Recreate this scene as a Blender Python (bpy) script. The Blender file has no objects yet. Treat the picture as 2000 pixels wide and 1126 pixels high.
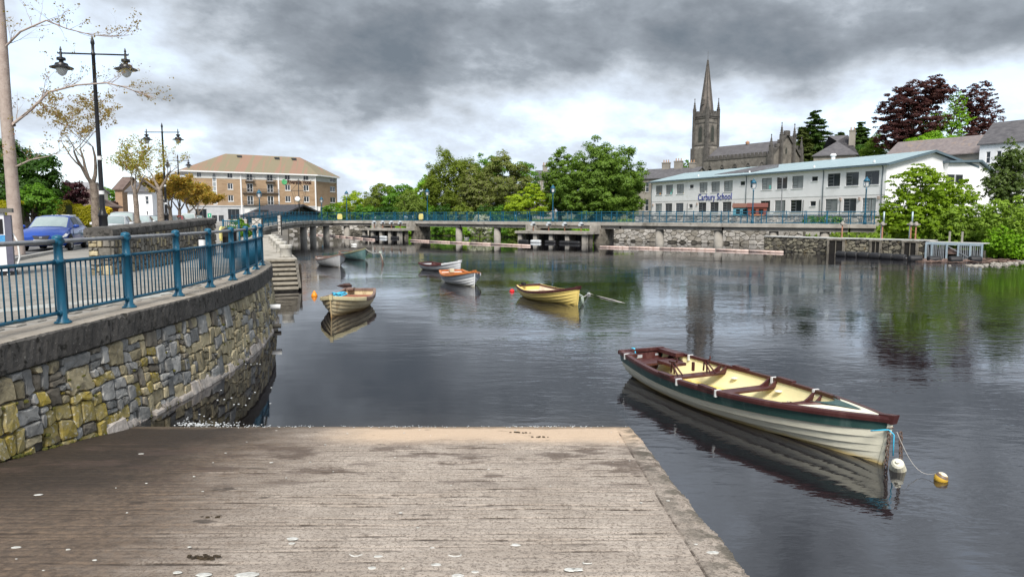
import bpy, math, random
import numpy as np
from mathutils import Vector, noise as mnoise
PI = math.pi
R = math.radians
scn = bpy.context.scene
COL = scn.collection
rnd = random.Random(7)

# ------------------------------------------------------------------ camera
F, PITCH, EYE = 1360.0, R(6), 3.1
cam_d = bpy.data.cameras.new('camera')
cam_d.sensor_width = 36
cam_d.lens = F / 2000 * 36
cam_d.clip_start, cam_d.clip_end = 0.1, 2000
cam = bpy.data.objects.new('camera', cam_d)
cam.location = (0, 0, EYE)
cam.rotation_euler = (PI / 2 - PITCH, 0, 0)
COL.objects.link(cam)
scn.camera = cam

# ------------------------------------------------------------------ sun and exposure
SUN_AZ, SUN_EL = R(178), R(48)        # azimuth clockwise from +Y
sd = bpy.data.lights.new('sun', 'SUN')
sd.energy = 1.5
sd.angle = R(20)
sd.color = (1, .955, .89)
sun = bpy.data.objects.new('sun', sd)
sun.rotation_euler = (PI / 2 - SUN_EL, 0, PI - SUN_AZ)
sun.location = (20, -20, 60)
COL.objects.link(sun)
vs = scn.view_settings
vs.view_transform = 'Standard'
vs.look = 'None'
vs.exposure = 1.88
vs.gamma = 1
vs.use_curve_mapping = False
scn.cycles.max_bounces = 8
scn.cycles.transparent_max_bounces = 12
scn.cycles.caustics_reflective = False
scn.cycles.caustics_refractive = False
scn.cycles.sample_clamp_indirect = 4

# ------------------------------------------------------------------ node helpers
class NT:
    def __init__(s, tree):
        s.t = tree
        s.n = tree.nodes
        s.l = tree.links
    def node(s, typ, **kw):
        n = s.n.new(typ)
        for k, v in kw.items():
            setattr(n, k, v)
        return n
    def set(s, inp, v):
        if isinstance(v, bpy.types.NodeSocket):
            s.l.new(v, inp)
        elif v is not None:
            inp.default_value = v
    def m(s, op, a, b=None, c=None, clamp=False):
        n = s.n.new('ShaderNodeMath')
        n.operation = op
        n.use_clamp = clamp
        for i, v in enumerate((a, b, c)):
            if v is not None:
                s.set(n.inputs[i], v)
        return n.outputs[0]
    def sstep(s, x, a, b):
        n = s.n.new('ShaderNodeMapRange')
        n.interpolation_type = 'SMOOTHSTEP'
        s.set(n.inputs[0], x)
        n.inputs[1].default_value = a
        n.inputs[2].default_value = b
        return n.outputs[0]
    def noise(s, vec, scale, detail=6, rough=.55, dist=0, w=None):
        n = s.n.new('ShaderNodeTexNoise')
        if w is not None:
            n.noise_dimensions = '4D'
            s.set(n.inputs['W'], w)
        s.set(n.inputs['Vector'], vec)
        n.inputs['Scale'].default_value = scale
        n.inputs['Detail'].default_value = detail
        n.inputs['Roughness'].default_value = rough
        n.inputs['Distortion'].default_value = dist
        return n.outputs['Fac']
    def mix(s, f, a, b, typ='MIX'):
        n = s.n.new('ShaderNodeMix')
        n.data_type = 'RGBA'
        n.blend_type = typ
        s.set(n.inputs[0], f)
        s.set(n.inputs[6], tuple(a) + (1,) if isinstance(a, (tuple, list)) and len(a) == 3 else a)
        s.set(n.inputs[7], tuple(b) + (1,) if isinstance(b, (tuple, list)) and len(b) == 3 else b)
        return n.outputs[2]
    def sep(s, v):
        n = s.n.new('ShaderNodeSeparateXYZ')
        s.set(n.inputs[0], v)
        return n.outputs
    def comb(s, x, y, z):
        n = s.n.new('ShaderNodeCombineXYZ')
        for i, v in enumerate((x, y, z)):
            s.set(n.inputs[i], v)
        return n.outputs[0]

# ------------------------------------------------------------------ sky: Nishita seen through broken overcast
world = bpy.data.worlds.new('World')
scn.world = world
world.use_nodes = True
nt = NT(world.node_tree)
nt.n.clear()
skyt = nt.node('ShaderNodeTexSky', sky_type='NISHITA', sun_disc=False)
skyt.sun_elevation = SUN_EL
skyt.sun_rotation = SUN_AZ
tc = nt.node('ShaderNodeTexCoord')
sx, sy, sz = nt.sep(tc.outputs['Generated'])
az = nt.m('ARCTAN2', sx, sy)
el = nt.m('ARCSINE', sz)
elp = nt.m('ABSOLUTE', el)
# wisps are stretched along the horizon and open up towards the zenith
cx = nt.m('MULTIPLY', az, 5.4)
cy = nt.m('MULTIPLY', nt.m('POWER', nt.m('ADD', elp, .02), .85), 9.5)
skew = nt.m('MULTIPLY_ADD', az, .7, cy)
vec = nt.comb(cx, skew, 0.37)
n1 = nt.noise(vec, 1.0, 10, .53, .1)
n2 = nt.noise(vec, 2.6, 10, .60, .12)
n3 = nt.noise(vec, .55, 3, .5)
def lump(a, e, ra, re, amp):
    da = nt.m('DIVIDE', nt.m('SUBTRACT', az, a), ra)
    de = nt.m('DIVIDE', nt.m('SUBTRACT', el, e), re)
    q = nt.m('ADD', nt.m('MULTIPLY', da, da), nt.m('MULTIPLY', de, de))
    return nt.m('MULTIPLY', nt.m('EXPONENT', nt.m('MULTIPLY', q, -1.0)), amp)
LUMPS = [(-.20, .235, .32, .085, .27), (.05, .26, .30, .07, .14), (.47, .222, .34, .058, .30), (-.33, .135, .22, .036, .15), (-.04, .10, .20, .04, -.14),
         (.17, .150, .15, .042, -.34), (-.55, .17, .13, .10, -.40), (-.60, .02, .2, .08, -.16), (.62, .145, .16, .032, -.38), (-.05, .05, .55, .06, -.2), (.40, .08, .3, .05, -.08)]
dens = nt.m('MULTIPLY_ADD', n1, 1.15, -.13)
dens = nt.m('ADD', dens, nt.m('MULTIPLY_ADD', n2, .60, -.30))
dens = nt.m('ADD', dens, nt.m('MULTIPLY_ADD', n3, .3, -.15))
for L in LUMPS:
    dens = nt.m('ADD', dens, lump(*L))
ramp = nt.node('ShaderNodeValToRGB')
nt.l.new(dens, ramp.inputs[0])
er = ramp.color_ramp
er.elements[0].position, er.elements[0].color = .16, (.30, .345, .41, 1)
er.elements[1].position, er.elements[1].color = 1.0, (.064, .077, .092, 1)
for p, c in ((.34, (.255, .285, .325, 1)), (.5, (.195, .214, .238, 1)), (.66, (.122, .137, .155, 1)), (.82, (.090, .102, .117, 1))):
    e = er.elements.new(p)
    e.color = c
cover = nt.sstep(dens, .02, .34)
cover = nt.m('MULTIPLY_ADD', cover, .35, .65)
cloud = nt.mix(1.0, ramp.outputs[0], (8.0, 8.0, 8.0), 'MULTIPLY')
bg = nt.node('ShaderNodeBackground')
bg.inputs[1].default_value = .1
nt.l.new(nt.mix(cover, skyt.outputs[0], cloud), bg.inputs[0])
wo = nt.node('ShaderNodeOutputWorld')
nt.l.new(bg.outputs[0], wo.inputs[0])

# ------------------------------------------------------------------ measuring helpers: a point of the photograph at a depth or on a level plane
CP, SP = math.cos(PITCH), math.sin(PITCH)
def ray(px, py):
    dx, dy = (px - 1000) / F, (563 - py) / F
    return dx, CP + dy * SP, -SP + dy * CP
def at(px, py, Y):
    d = ray(px, py)
    k = Y / d[1]
    return Vector((d[0] * k, Y, EYE + d[2] * k))
def on(px, py, z):
    d = ray(px, py)
    k = (z - EYE) / d[2]
    return Vector((d[0] * k, d[1] * k, z))

# ------------------------------------------------------------------ objects
def put(o, parent=None):
    COL.objects.link(o)
    if parent is not None:
        o.parent = parent
    return o
def tag(o, label=None, cat=None, group=None, kind=None):
    for k, v in (('label', label), ('category', cat), ('group', group), ('kind', kind)):
        if v:
            o[k] = v
    return o
def thing(name, label, cat, loc=(0, 0, 0), rz=0, group=None):
    o = bpy.data.objects.new(name, None)
    o.empty_display_size = .2
    o.location = loc
    o.rotation_euler = (0, 0, rz)
    put(o)
    return tag(o, label, cat, group)
KIDS = {}
def copy_tree(o, parent=None):
    c = o.copy()
    put(c, None)
    c.parent = parent
    for ch in o.children:
        copy_tree(ch, c)
    return c
def dup(o, loc, rz, label, group=None, scale=None):
    c = copy_tree(o)
    c.location = loc
    c.rotation_euler = (0, 0, rz)
    c['label'] = label
    if group:
        c['group'] = group
    if scale:
        c.scale = (scale,) * 3
    return c

class MB:
    def __init__(s):
        s.v, s.f, s.m = [], [], []
    def add(s, vs, fs, mi=0):
        o = len(s.v)
        s.v += [tuple(v) for v in vs]
        s.f += [tuple(i + o for i in f) for f in fs]
        s.m += [mi] * len(fs)
        return s
    def bx(s, x0, x1, y0, y1, z0, z1, mi=0):
        return s.add([(x0, y0, z0), (x1, y0, z0), (x1, y1, z0), (x0, y1, z0), (x0, y0, z1), (x1, y0, z1), (x1, y1, z1), (x0, y1, z1)],
                     [(0, 3, 2, 1), (4, 5, 6, 7), (0, 1, 5, 4), (1, 2, 6, 5), (2, 3, 7, 6), (3, 0, 4, 7)], mi)
    def bar(s, a, b, w, h=None, mi=0, up=(0, 0, 1)):
        a, b = Vector(a), Vector(b)
        h = h or w
        t = (b - a).normalized()
        u = Vector(up)
        if abs(t.dot(u)) > .98:
            u = Vector((0, 1, 0))
        sd_ = t.cross(u).normalized()
        u = sd_.cross(t)
        vs = []
        for p in (a, b):
            for i, j in ((-1, -1), (1, -1), (1, 1), (-1, 1)):
                vs.append(p + sd_ * (i * w / 2) + u * (j * h / 2))
        return s.add(vs, [(0, 1, 2, 3), (7, 6, 5, 4), (0, 4, 5, 1), (1, 5, 6, 2), (2, 6, 7, 3), (3, 7, 4, 0)], mi)
    def tube(s, path, r, n=6, mi=0, cap=True):
        P_ = [Vector(p) for p in path]
        k = len(P_)
        rs = [r] * k if isinstance(r, (int, float)) else list(r)
        t = (P_[1] - P_[0]).normalized()
        ref = Vector((0, 0, 1)) if abs(t.z) < .9 else Vector((1, 0, 0))
        u = t.cross(ref).normalized()
        vs = []
        for i in range(k):
            t = (P_[min(i + 1, k - 1)] - P_[max(i - 1, 0)]).normalized()
            u = (u - t * u.dot(t)).normalized()
            w = t.cross(u)
            for j in range(n):
                a = 2 * PI * j / n
                vs.append(P_[i] + (u * math.cos(a) + w * math.sin(a)) * rs[i])
        fs = [(i * n + j, i * n + (j + 1) % n, (i + 1) * n + (j + 1) % n, (i + 1) * n + j) for i in range(k - 1) for j in range(n)]
        if cap:
            fs += [tuple(range(n))[::-1], tuple((k - 1) * n + j for j in range(n))]
        return s.add(vs, fs, mi)
    def lathe(s, prof, n=12, o=(0, 0, 0), mi=0):
        vs = [(o[0] + r * math.cos(2 * PI * j / n), o[1] + r * math.sin(2 * PI * j / n), o[2] + z) for r, z in prof for j in range(n)]
        k = len(prof)
        fs = [(i * n + j, i * n + (j + 1) % n, (i + 1) * n + (j + 1) % n, (i + 1) * n + j) for i in range(k - 1) for j in range(n)]
        fs += [tuple(range(n))[::-1], tuple((k - 1) * n + j for j in range(n))]
        return s.add(vs, fs, mi)
    def prism(s, pts, vec, mi=0):
        n = len(pts)
        a = [Vector(p) for p in pts]
        vec = Vector(vec)
        vs = a + [p + vec for p in a]
        nrm = sum((a[i].cross(a[(i + 1) % n]) for i in range(n)), Vector())
        fl = nrm.dot(vec) < 0
        fs = [tuple(range(n))[::-1], tuple(range(n, 2 * n))] + [(i, (i + 1) % n, n + (i + 1) % n, n + i) for i in range(n)]
        if fl:
            fs = [f[::-1] for f in fs]
        return s.add(vs, fs, mi)
    def quad(s, a, b, c, d, mi=0):
        return s.add([a, b, c, d], [(0, 1, 2, 3)], mi)
    def mesh(s, name, mats):
        me = bpy.data.meshes.new(name)
        me.from_pydata(s.v, [], s.f)
        for m in (mats if isinstance(mats, (list, tuple)) else [mats]):
            me.materials.append(m)
        if any(s.m):
            me.polygons.foreach_set('material_index', s.m)
        return me
    def build(s, name, mats, parent=None, smooth=False, kind=None, loc=None, label=None):
        me = s.mesh(name, mats)
        if smooth:
            me.polygons.foreach_set('use_smooth', [True] * len(me.polygons))
        o = bpy.data.objects.new(name, me)
        if loc is not None:
            o.location = loc
        put(o, parent)
        if kind:
            o['kind'] = kind
        if label:
            o['label'] = label
        return o
def shape_obj(name, me, parent=None, loc=(0, 0, 0), rot=(0, 0, 0), scale=None):
    o = bpy.data.objects.new(name, me)
    o.location, o.rotation_euler = loc, rot
    if scale:
        o.scale = scale
    return put(o, parent)
def np_mesh(name, V, Q, mat, parent=None, attr=None, kind=None, smooth=False):
    me = bpy.data.meshes.new(name)
    nv, nq = len(V), len(Q)
    me.vertices.add(nv)
    me.vertices.foreach_set('co', np.asarray(V, np.float32).ravel())
    me.loops.add(nq * 4)
    me.loops.foreach_set('vertex_index', np.asarray(Q, np.int32).ravel())
    me.polygons.add(nq)
    me.polygons.foreach_set('loop_start', np.arange(0, nq * 4, 4, dtype=np.int32))
    me.update(calc_edges=True)
    if smooth:
        me.polygons.foreach_set('use_smooth', np.ones(nq, bool))
    if attr is not None:
        a = me.attributes.new('rnd', 'FLOAT', 'FACE')
        a.data.foreach_set('value', np.asarray(attr, np.float32))
    me.materials.append(mat)
    o = bpy.data.objects.new(name, me)
    put(o, parent)
    if kind:
        o['kind'] = kind
    return o

# ------------------------------------------------------------------ materials
def M(name, c1, c2=None, rough=.8, scale=4, bump=0, bscale=40, metal=0, rv=0, spec=.3, c3=None, s3=2, t3=(.52, .66), coat=0, st=(1, 1, 1), c4=None, s4=9, t4=(.6, .7)):
    m = bpy.data.materials.new(name)
    m.use_nodes = True
    t = NT(m.node_tree)
    b = t.n['Principled BSDF']
    b.inputs['Roughness'].default_value = rough
    b.inputs['Metallic'].default_value = metal
    b.inputs['Specular IOR Level'].default_value = spec
    if coat:
        b.inputs['Coat Weight'].default_value = coat
        b.inputs['Coat Roughness'].default_value = .06
    tc_ = t.node('ShaderNodeTexCoord')
    vec_ = tc_.outputs['Object']
    if st != (1, 1, 1):
        mp = t.node('ShaderNodeMapping')
        mp.inputs['Scale'].default_value = st
        t.l.new(vec_, mp.inputs[0])
        vec_ = mp.outputs[0]
    w = None
    if rv:
        oi = t.node('ShaderNodeObjectInfo')
        w = t.m('MULTIPLY', oi.outputs['Random'], 37.0)
    if c2 is None and not rv:
        b.inputs['Base Color'].default_value = tuple(c1) + (1,)
        col = None
    else:
        col = t.mix(t.sstep(t.noise(vec_, scale, 7, .62, 0, w), .3, .7), c1, c2 or c1)
    if c3 is not None:
        col = t.mix(t.sstep(t.noise(vec_, s3, 6, .65, .2, w), *t3), col if col is not None else c1, c3)
    if c4 is not None:
        col = t.mix(t.sstep(t.noise(vec_, s4, 5, .6, .2, w), *t4), col if col is not None else c1, c4)
    if rv:
        hs = t.node('ShaderNodeHueSaturation')
        t.l.new(t.m('MULTIPLY_ADD', oi.outputs['Random'], 2 * rv, 1 - rv), hs.inputs['Value'])
        t.l.new(col, hs.inputs['Color'])
        col = hs.outputs[0]
    if col is not None:
        t.l.new(col, b.inputs['Base Color'])
    if bump:
        bn = t.node('ShaderNodeBump')
        bn.inputs['Strength'].default_value = 1
        bn.inputs['Distance'].default_value = bump
        t.l.new(t.noise(vec_, bscale, 8, .65, 0, w), bn.inputs['Height'])
        t.l.new(bn.outputs[0], b.inputs['Normal'])
    return m
def leafmat(name, c1, c2, c3=None, trans=.42):
    m = bpy.data.materials.new(name)
    m.use_nodes = True
    t = NT(m.node_tree)
    b = t.n['Principled BSDF']
    at_ = t.node('ShaderNodeAttribute', attribute_name='rnd')
    tc_ = t.node('ShaderNodeTexCoord')
    nz = t.noise(tc_.outputs['Object'], .55, 4, .6)
    f_ = t.m('ADD', t.m('MULTIPLY', at_.outputs['Fac'], .38), t.m('MULTIPLY_ADD', nz, 1.2, -.28), clamp=True)
    col = t.mix(f_, c1, c2)
    if c3:
        col = t.mix(t.sstep(at_.outputs['Fac'], .86, .9), col, c3)
    t.l.new(col, b.inputs['Base Color'])
    b.inputs['Roughness'].default_value = .55
    b.inputs['Specular IOR Level'].default_value = .25
    tr = t.node('ShaderNodeBsdfTranslucent')
    t.l.new(t.mix(1.0, col, (1.25, 1.3, .75), 'MULTIPLY'), tr.inputs[0])
    mx = t.node('ShaderNodeMixShader')
    mx.inputs[0].default_value = trans
    t.l.new(b.outputs[0], mx.inputs[1])
    t.l.new(tr.outputs[0], mx.inputs[2])
    t.l.new(mx.outputs[0], t.n['Material Output'].inputs[0])
    return m
def glassmat(name, c, rv=.0, rough=.06):
    m = M(name, c, c, rough=rough, spec=.5, rv=rv, scale=.5)
    return m

CONC = M('concrete', (.30, .28, .25), (.42, .40, .36), .9, 1.5, .006, 30, c3=(.16, .15, .13), s3=.8, t3=(.55, .75))
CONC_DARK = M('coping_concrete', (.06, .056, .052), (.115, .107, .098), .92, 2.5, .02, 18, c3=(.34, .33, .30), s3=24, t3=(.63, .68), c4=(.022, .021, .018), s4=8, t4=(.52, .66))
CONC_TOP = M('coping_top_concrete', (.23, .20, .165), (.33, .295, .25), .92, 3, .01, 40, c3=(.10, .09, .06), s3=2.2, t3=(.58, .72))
BLUE = M('rail_blue_paint', (.004, .075, .135), (.007, .098, .170), .42, 6, .0008, 60, c3=(.085, .10, .035), s3=4, t3=(.58, .70), spec=.4)
GALV = M('galvanised_steel', (.24, .245, .25), (.34, .34, .35), .38, 9, .0006, 80, metal=.6)
BLACK = M('black_iron_paint', (.008, .008, .01), (.015, .015, .017), .4, 8, .0008, 60, spec=.4)
WHITE = M('white_paint', (.70, .70, .69), (.80, .80, .79), .6, 2, .001, 50)
RUBBER = M('black_rubber', (.012, .012, .014), (.025, .025, .027), .55, 8, .001, 60)
MORTAR = M('old_mortar', (.075, .069, .058), (.15, .137, .115), .95, 6, .012, 30)
SLATE = M('roof_slate', (.075, .072, .078), (.125, .12, .125), .75, 1.2, .01, 14, st=(1, 1, 3))
# ================================================================== SETTING
QZ = 1.66                                   # quay level; the river is z = 0
# ---- water
def water_mat():
    m = bpy.data.materials.new('river_water')
    m.use_nodes = True
    t = NT(m.node_tree)
    t.n.clear()
    g = t.node('ShaderNodeNewGeometry')
    px, py, pz = t.sep(g.outputs['Position'])
    v1 = t.comb(t.m('MULTIPLY', px, 1.5), t.m('MULTIPLY', py, 3.4), 0.0)
    a = t.noise(v1, 1.0, 3, .5, .4)
    b = t.noise(t.comb(t.m('MULTIPLY', px, 3.4), t.m('MULTIPLY', py, 7.5), 3.0), 1.0, 3, .5, .3)
    c = t.noise(t.comb(t.m('MULTIPLY', px, .35), t.m('MULTIPLY', py, .55), 8.0), 1.0, 2, .5)
    # cat's paws: patches the wind ruffles, and slick water in the lee of the wall and the slip
    paw = t.sstep(t.noise(t.comb(t.m('MULTIPLY', px, .09), t.m('MULTIPLY', py, .13), 0.0), 1.0, 3, .5, .6), .42, .60)
    open_ = t.sstep(t.m('ADD', t.m('MULTIPLY', py, .5), px), 3.0, 11.0)
    far = t.sstep(py, 44, 62)
    amp = t.m('MULTIPLY', t.m('MULTIPLY_ADD', paw, .75, .25), t.m('MULTIPLY_ADD', open_, .93, .07))
    amp = t.m('MULTIPLY', amp, t.m('MULTIPLY_ADD', far, -.92, 1.0))
    h = t.m('ADD', t.m('MULTIPLY', a, .0135), t.m('MULTIPLY', b, .0072))
    h = t.m('MULTIPLY', h, amp)
    h = t.m('ADD', h, t.m('MULTIPLY', c, .010))
    bp = t.node('ShaderNodeBump')
    bp.inputs['Strength'].default_value = 1
    bp.inputs['Distance'].default_value = 1
    t.l.new(h, bp.inputs['Height'])
    fr = t.node('ShaderNodeFresnel')
    fr.inputs[0].default_value = 1.9
    t.l.new(bp.outputs[0], fr.inputs['Normal'])
    gl = t.node('ShaderNodeBsdfGlossy')
    gl.inputs['Roughness'].default_value = .03
    gl.inputs['Color'].default_value = (.97, .98, 1, 1)
    t.l.new(bp.outputs[0], gl.inputs['Normal'])
    # peat-brown water: clear for a hand's depth over the slip, then opaque
    deep = t.m('MULTIPLY', t.m('SUBTRACT', py, 10.0), .15)
    on_slip = t.m('MULTIPLY', t.sstep(t.m('ADD', px, t.m('MULTIPLY_ADD', py, -.0541, .53)), 1.79, 1.70), t.sstep(px, -6.2, -6.0))
    clear = t.m('MULTIPLY', t.m('EXPONENT', t.m('MULTIPLY', t.m('MAXIMUM', deep, 0.0), -4.5)), on_slip)
    body = t.node('ShaderNodeBsdfDiffuse')
    body.inputs[0].default_value = (.011, .0100, .0115, 1)
    tr = t.node('ShaderNodeBsdfTransparent')
    tr.inputs[0].default_value = (.88, .78, .62, 1)
    m1 = t.node('ShaderNodeMixShader')
    t.l.new(clear, m1.inputs[0])
    t.l.new(body.outputs[0], m1.inputs[1])
    t.l.new(tr.outputs[0], m1.inputs[2])
    m2 = t.node('ShaderNodeMixShader')
    t.l.new(fr.outputs[0], m2.inputs[0])
    t.l.new(m1.outputs[0], m2.inputs[1])
    t.l.new(gl.outputs[0], m2.inputs[2])
    o = t.node('ShaderNodeOutputMaterial')
    t.l.new(m2.outputs[0], o.inputs[0])
    return m
MB().quad((-60, -15, 0), (140, -15, 0), (140, 170, 0), (-60, 170, 0)).build('river_water', water_mat(), kind='structure')

MB().quad((-60, -15, -1.4), (140, -15, -1.4), (140, 170, -1.4), (-60, 170, -1.4)).build('riverbed', M('river_silt', (.02, .016, .011), (.035, .028, .02), .95), kind='structure')

# ---- slipway: a ribbed concrete ramp that runs on under the water
SLX = 1.76
def slip_z(y):
    return 1.5 - .15 * y
def slip_mat():
    m = bpy.data.materials.new('slip_concrete')
    m.use_nodes = True
    t = NT(m.node_tree)
    b = t.n['Principled BSDF']
    b.inputs['Specular IOR Level'].default_value = .25
    g = t.node('ShaderNodeNewGeometry')
    px, py, pz = t.sep(g.outputs['Position'])
    P_ = g.outputs['Position']
    big = t.noise(P_, .55, 6, .6, .3)
    mid = t.noise(P_, 1.7, 6, .65, .2)
    fine = t.noise(P_, 16, 6, .7)
    grit = t.noise(P_, 48, 4, .8)
    streak = t.noise(t.comb(t.m('MULTIPLY', px, 2.0), t.m('MULTIPLY', py, 4.6), 0.0), 1.0, 8, .72)
    col = t.mix(t.sstep(mid, .32, .7), (.325, .275, .23), (.43, .372, .318))
    col = t.mix(t.sstep(fine, .50, .72), col, (.20, .17, .145))
    col = t.mix(t.m('MULTIPLY', t.sstep(grit, .50, .60), .8), col, (.12, .095, .076))
    # bleached sand band along the water line
    sand = t.m('MULTIPLY', t.sstep(t.m('ADD', py, t.m('MULTIPLY_ADD', mid, 1.0, -.5)), 8.3, 9.2), t.sstep(t.m('ADD', px, t.m('MULTIPLY_ADD', big, 2.2, -1.1)), -3.1, -1.7))
    col = t.mix(t.m('MULTIPLY', sand, .85), col, t.mix(fine, (.60, .45, .32), (.50, .375, .265)))
    # silt and algae spreading from the foot of the wall, drawn out along the ribs
    edge = t.m('ADD', t.m('ADD', px, t.m('MULTIPLY', py, .20)), t.m('MULTIPLY_ADD', streak, 2.2, -1.1))
    silt = t.sstep(t.m('ADD', edge, t.m('MULTIPLY_ADD', big, 1.6, -.8)), -.1, -2.2)
    col = t.mix(t.m('MULTIPLY', silt, .9), col, t.mix(t.sstep(fine, .35, .7), (.056, .038, .026), (.15, .104, .070)))
    foot = t.m('MULTIPLY', t.sstep(t.m('ADD', px, t.m('MULTIPLY_ADD', mid, 1.6, -.8)), -2.8, -4.4), t.sstep(py, 4.6, 6.8))
    col = t.mix(t.m('MULTIPLY', foot, .8), col, (.017, .013, .010))
    # scattered oily patches
    pat = t.m('MULTIPLY', t.sstep(t.noise(t.comb(t.m('MULTIPLY', px, 1.0), t.m('MULTIPLY', py, 1.6), 5.0), 1.5, 6, .6), .50, .63), t.sstep(t.m('ABSOLUTE', t.m('SUBTRACT', py, 7.5)), 1.6, .6))
    col = t.mix(t.m('MULTIPLY', pat, .72), col, (.070, .048, .038))
    spots = t.sstep(t.noise(t.comb(px, t.m('MULTIPLY', py, 2.0), 9.0), 2.6, 3, .5), .69, .74)
    col = t.mix(t.m('MULTIPLY', spots, .7), col, (.035, .027, .022))
    # dirt that has settled in the grooves
    gv = t.node('ShaderNodeAttribute', attribute_name='groove')
    col = t.mix(t.m('MULTIPLY', t.sstep(gv.outputs['Fac'], .12, .5), t.m('MULTIPLY', t.m('MULTIPLY_ADD', t.sstep(fine, .30, .52), .6, .4), t.m('MULTIPLY_ADD', t.sstep(t.noise(t.comb(t.m('MULTIPLY', px, 2.6), t.m('MULTIPLY', py, 3.4), 2.0), 1.0, 7, .72), .42, .56), .88, .10))), col, (.045, .033, .025))
    # wet fringe and weed at the edge strip
    wet = t.sstep(t.m('ADD', py, t.m('MULTIPLY_ADD', mid, .5, -.25)), 9.72, 9.92)
    col = t.mix(t.m('MULTIPLY', wet, .7), col, (.12, .09, .062))
    es = t.m('MULTIPLY', t.sstep(t.m('ADD', px, t.m('MULTIPLY_ADD', py, -.0541, .53)), 1.42, 1.70), t.sstep(t.noise(P_, 5, 5, .65), .42, .6))
    col = t.mix(t.m('MULTIPLY', es, .75), col, (.07, .065, .05))
    t.l.new(col, b.inputs['Base Color'])
    t.l.new(t.m('MULTIPLY_ADD', silt, -.25, .92), b.inputs['Roughness'])
    bn = t.node('ShaderNodeBump')
    bn.inputs['Distance'].default_value = .010
    t.l.new(t.m('ADD', fine, t.m('MULTIPLY', grit, .6)), bn.inputs['Height'])
    t.l.new(bn.outputs[0], b.inputs['Normal'])
    return m
def ss_(x, a, b):
    t = np.clip((x - a) / (b - a), 0, 1)
    return t * t * (3 - 2 * t)
def slipway():
    ys = np.concatenate([np.arange(-3, 3.6, .1), np.arange(3.6, 10.4, .0125), np.arange(10.4, 17, .15)])
    xs = np.concatenate([np.linspace(-7.2, 1.5, 110), [1.50, 1.505, 1.52, 1.525], np.linspace(1.56, SLX, 5)])
    X, Y = np.meshgrid(xs, ys)
    rng = np.random.default_rng(3)
    k = np.arange(400)
    cen = np.cumsum(rng.uniform(.065, .135, 400)) - 3
    depth = rng.uniform(.45, 1, 400)
    idx = np.clip(np.searchsorted(cen, Y), 1, 399)
    wob = .012 * np.sin(X * 1.3 + idx * 2.1) + .005 * np.sin(X * 5.1 + idx) + .006 * np.sin(X * 17 + idx * 3) * np.sin(X * 7.7 + idx)
    d = np.minimum(abs(Y + wob - cen[idx]), abs(Y + wob - cen[idx - 1]))
    near = np.where(abs(Y - cen[idx]) < abs(Y - cen[idx - 1]), idx, idx - 1)
    worn = np.clip(.80 + .75 * np.sin(X * 2.3 + near * 1.7) * np.sin(X * .83 + near * 2.6 + 1) + .35 * np.sin(X * 7.1 + near * 3.3), .08, 1)
    bay = np.floor((X + 9) / 2.9).astype(int)
    worn *= rng.uniform(.45, 1, (400, 6))[near, np.clip(bay, 0, 5)]
    gr = np.exp(-(d / .0155) ** 4) * depth[near] * worn
    gr *= (X < 1.49) * np.clip((9.6 - Y) / 1.2, .1, 1)
    Xe = X
    joint = np.exp(-((X - 1.512) / .008) ** 2)
    Z = 1.5 - .15 * Y - .018 * gr - .022 * joint * (Y < 9.6)
    Z += .006 * np.sin(X * 2.3 + Y * .7) * np.sin(Y * 1.9)
    X = X + (.0541 * (Y - 4.04) - .31) * ss_(X, -1.5, 1.4)
    edge = rng.normal(0, .02, len(ys)).cumsum() * .10 + rng.normal(0, .006, len(ys))
    X[:, -1] += np.clip(edge - edge.mean(), -.05, .04)
    Z[:, -2] += rng.normal(0, .004, len(ys))
    Z[:, -1] -= .02
    nr, nc = X.shape
    top = np.stack([X, Y, Z], -1).reshape(-1, 3)
    i = np.arange(nr - 1)[:, None] * nc + np.arange(nc - 1)[None]
    Q = np.stack([i, i + 1, i + nc + 1, i + nc], -1).reshape(-1, 4)
    # right-hand face of the slab
    low = np.stack([X[:, -1] + .03, Y[:, -1], Z[:, -1] - .9], -1)
    V = np.concatenate([top, low])
    j = np.arange(nr - 1)
    a, b_ = j * nc + nc - 1, nr * nc + j
    Q = np.concatenate([Q, np.stack([a, b_, b_ + 1, a + nc], -1)])
    o = np_mesh('slipway', V, Q, slip_mat(), kind='structure', smooth=True)
    at_ = o.data.attributes.new('groove', 'FLOAT', 'POINT')
    at_.data.foreach_set('value', np.concatenate([np.maximum(gr, joint * (Y < 9.6)).ravel(), np.zeros(nr)]).astype(np.float32))
slipway()

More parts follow.
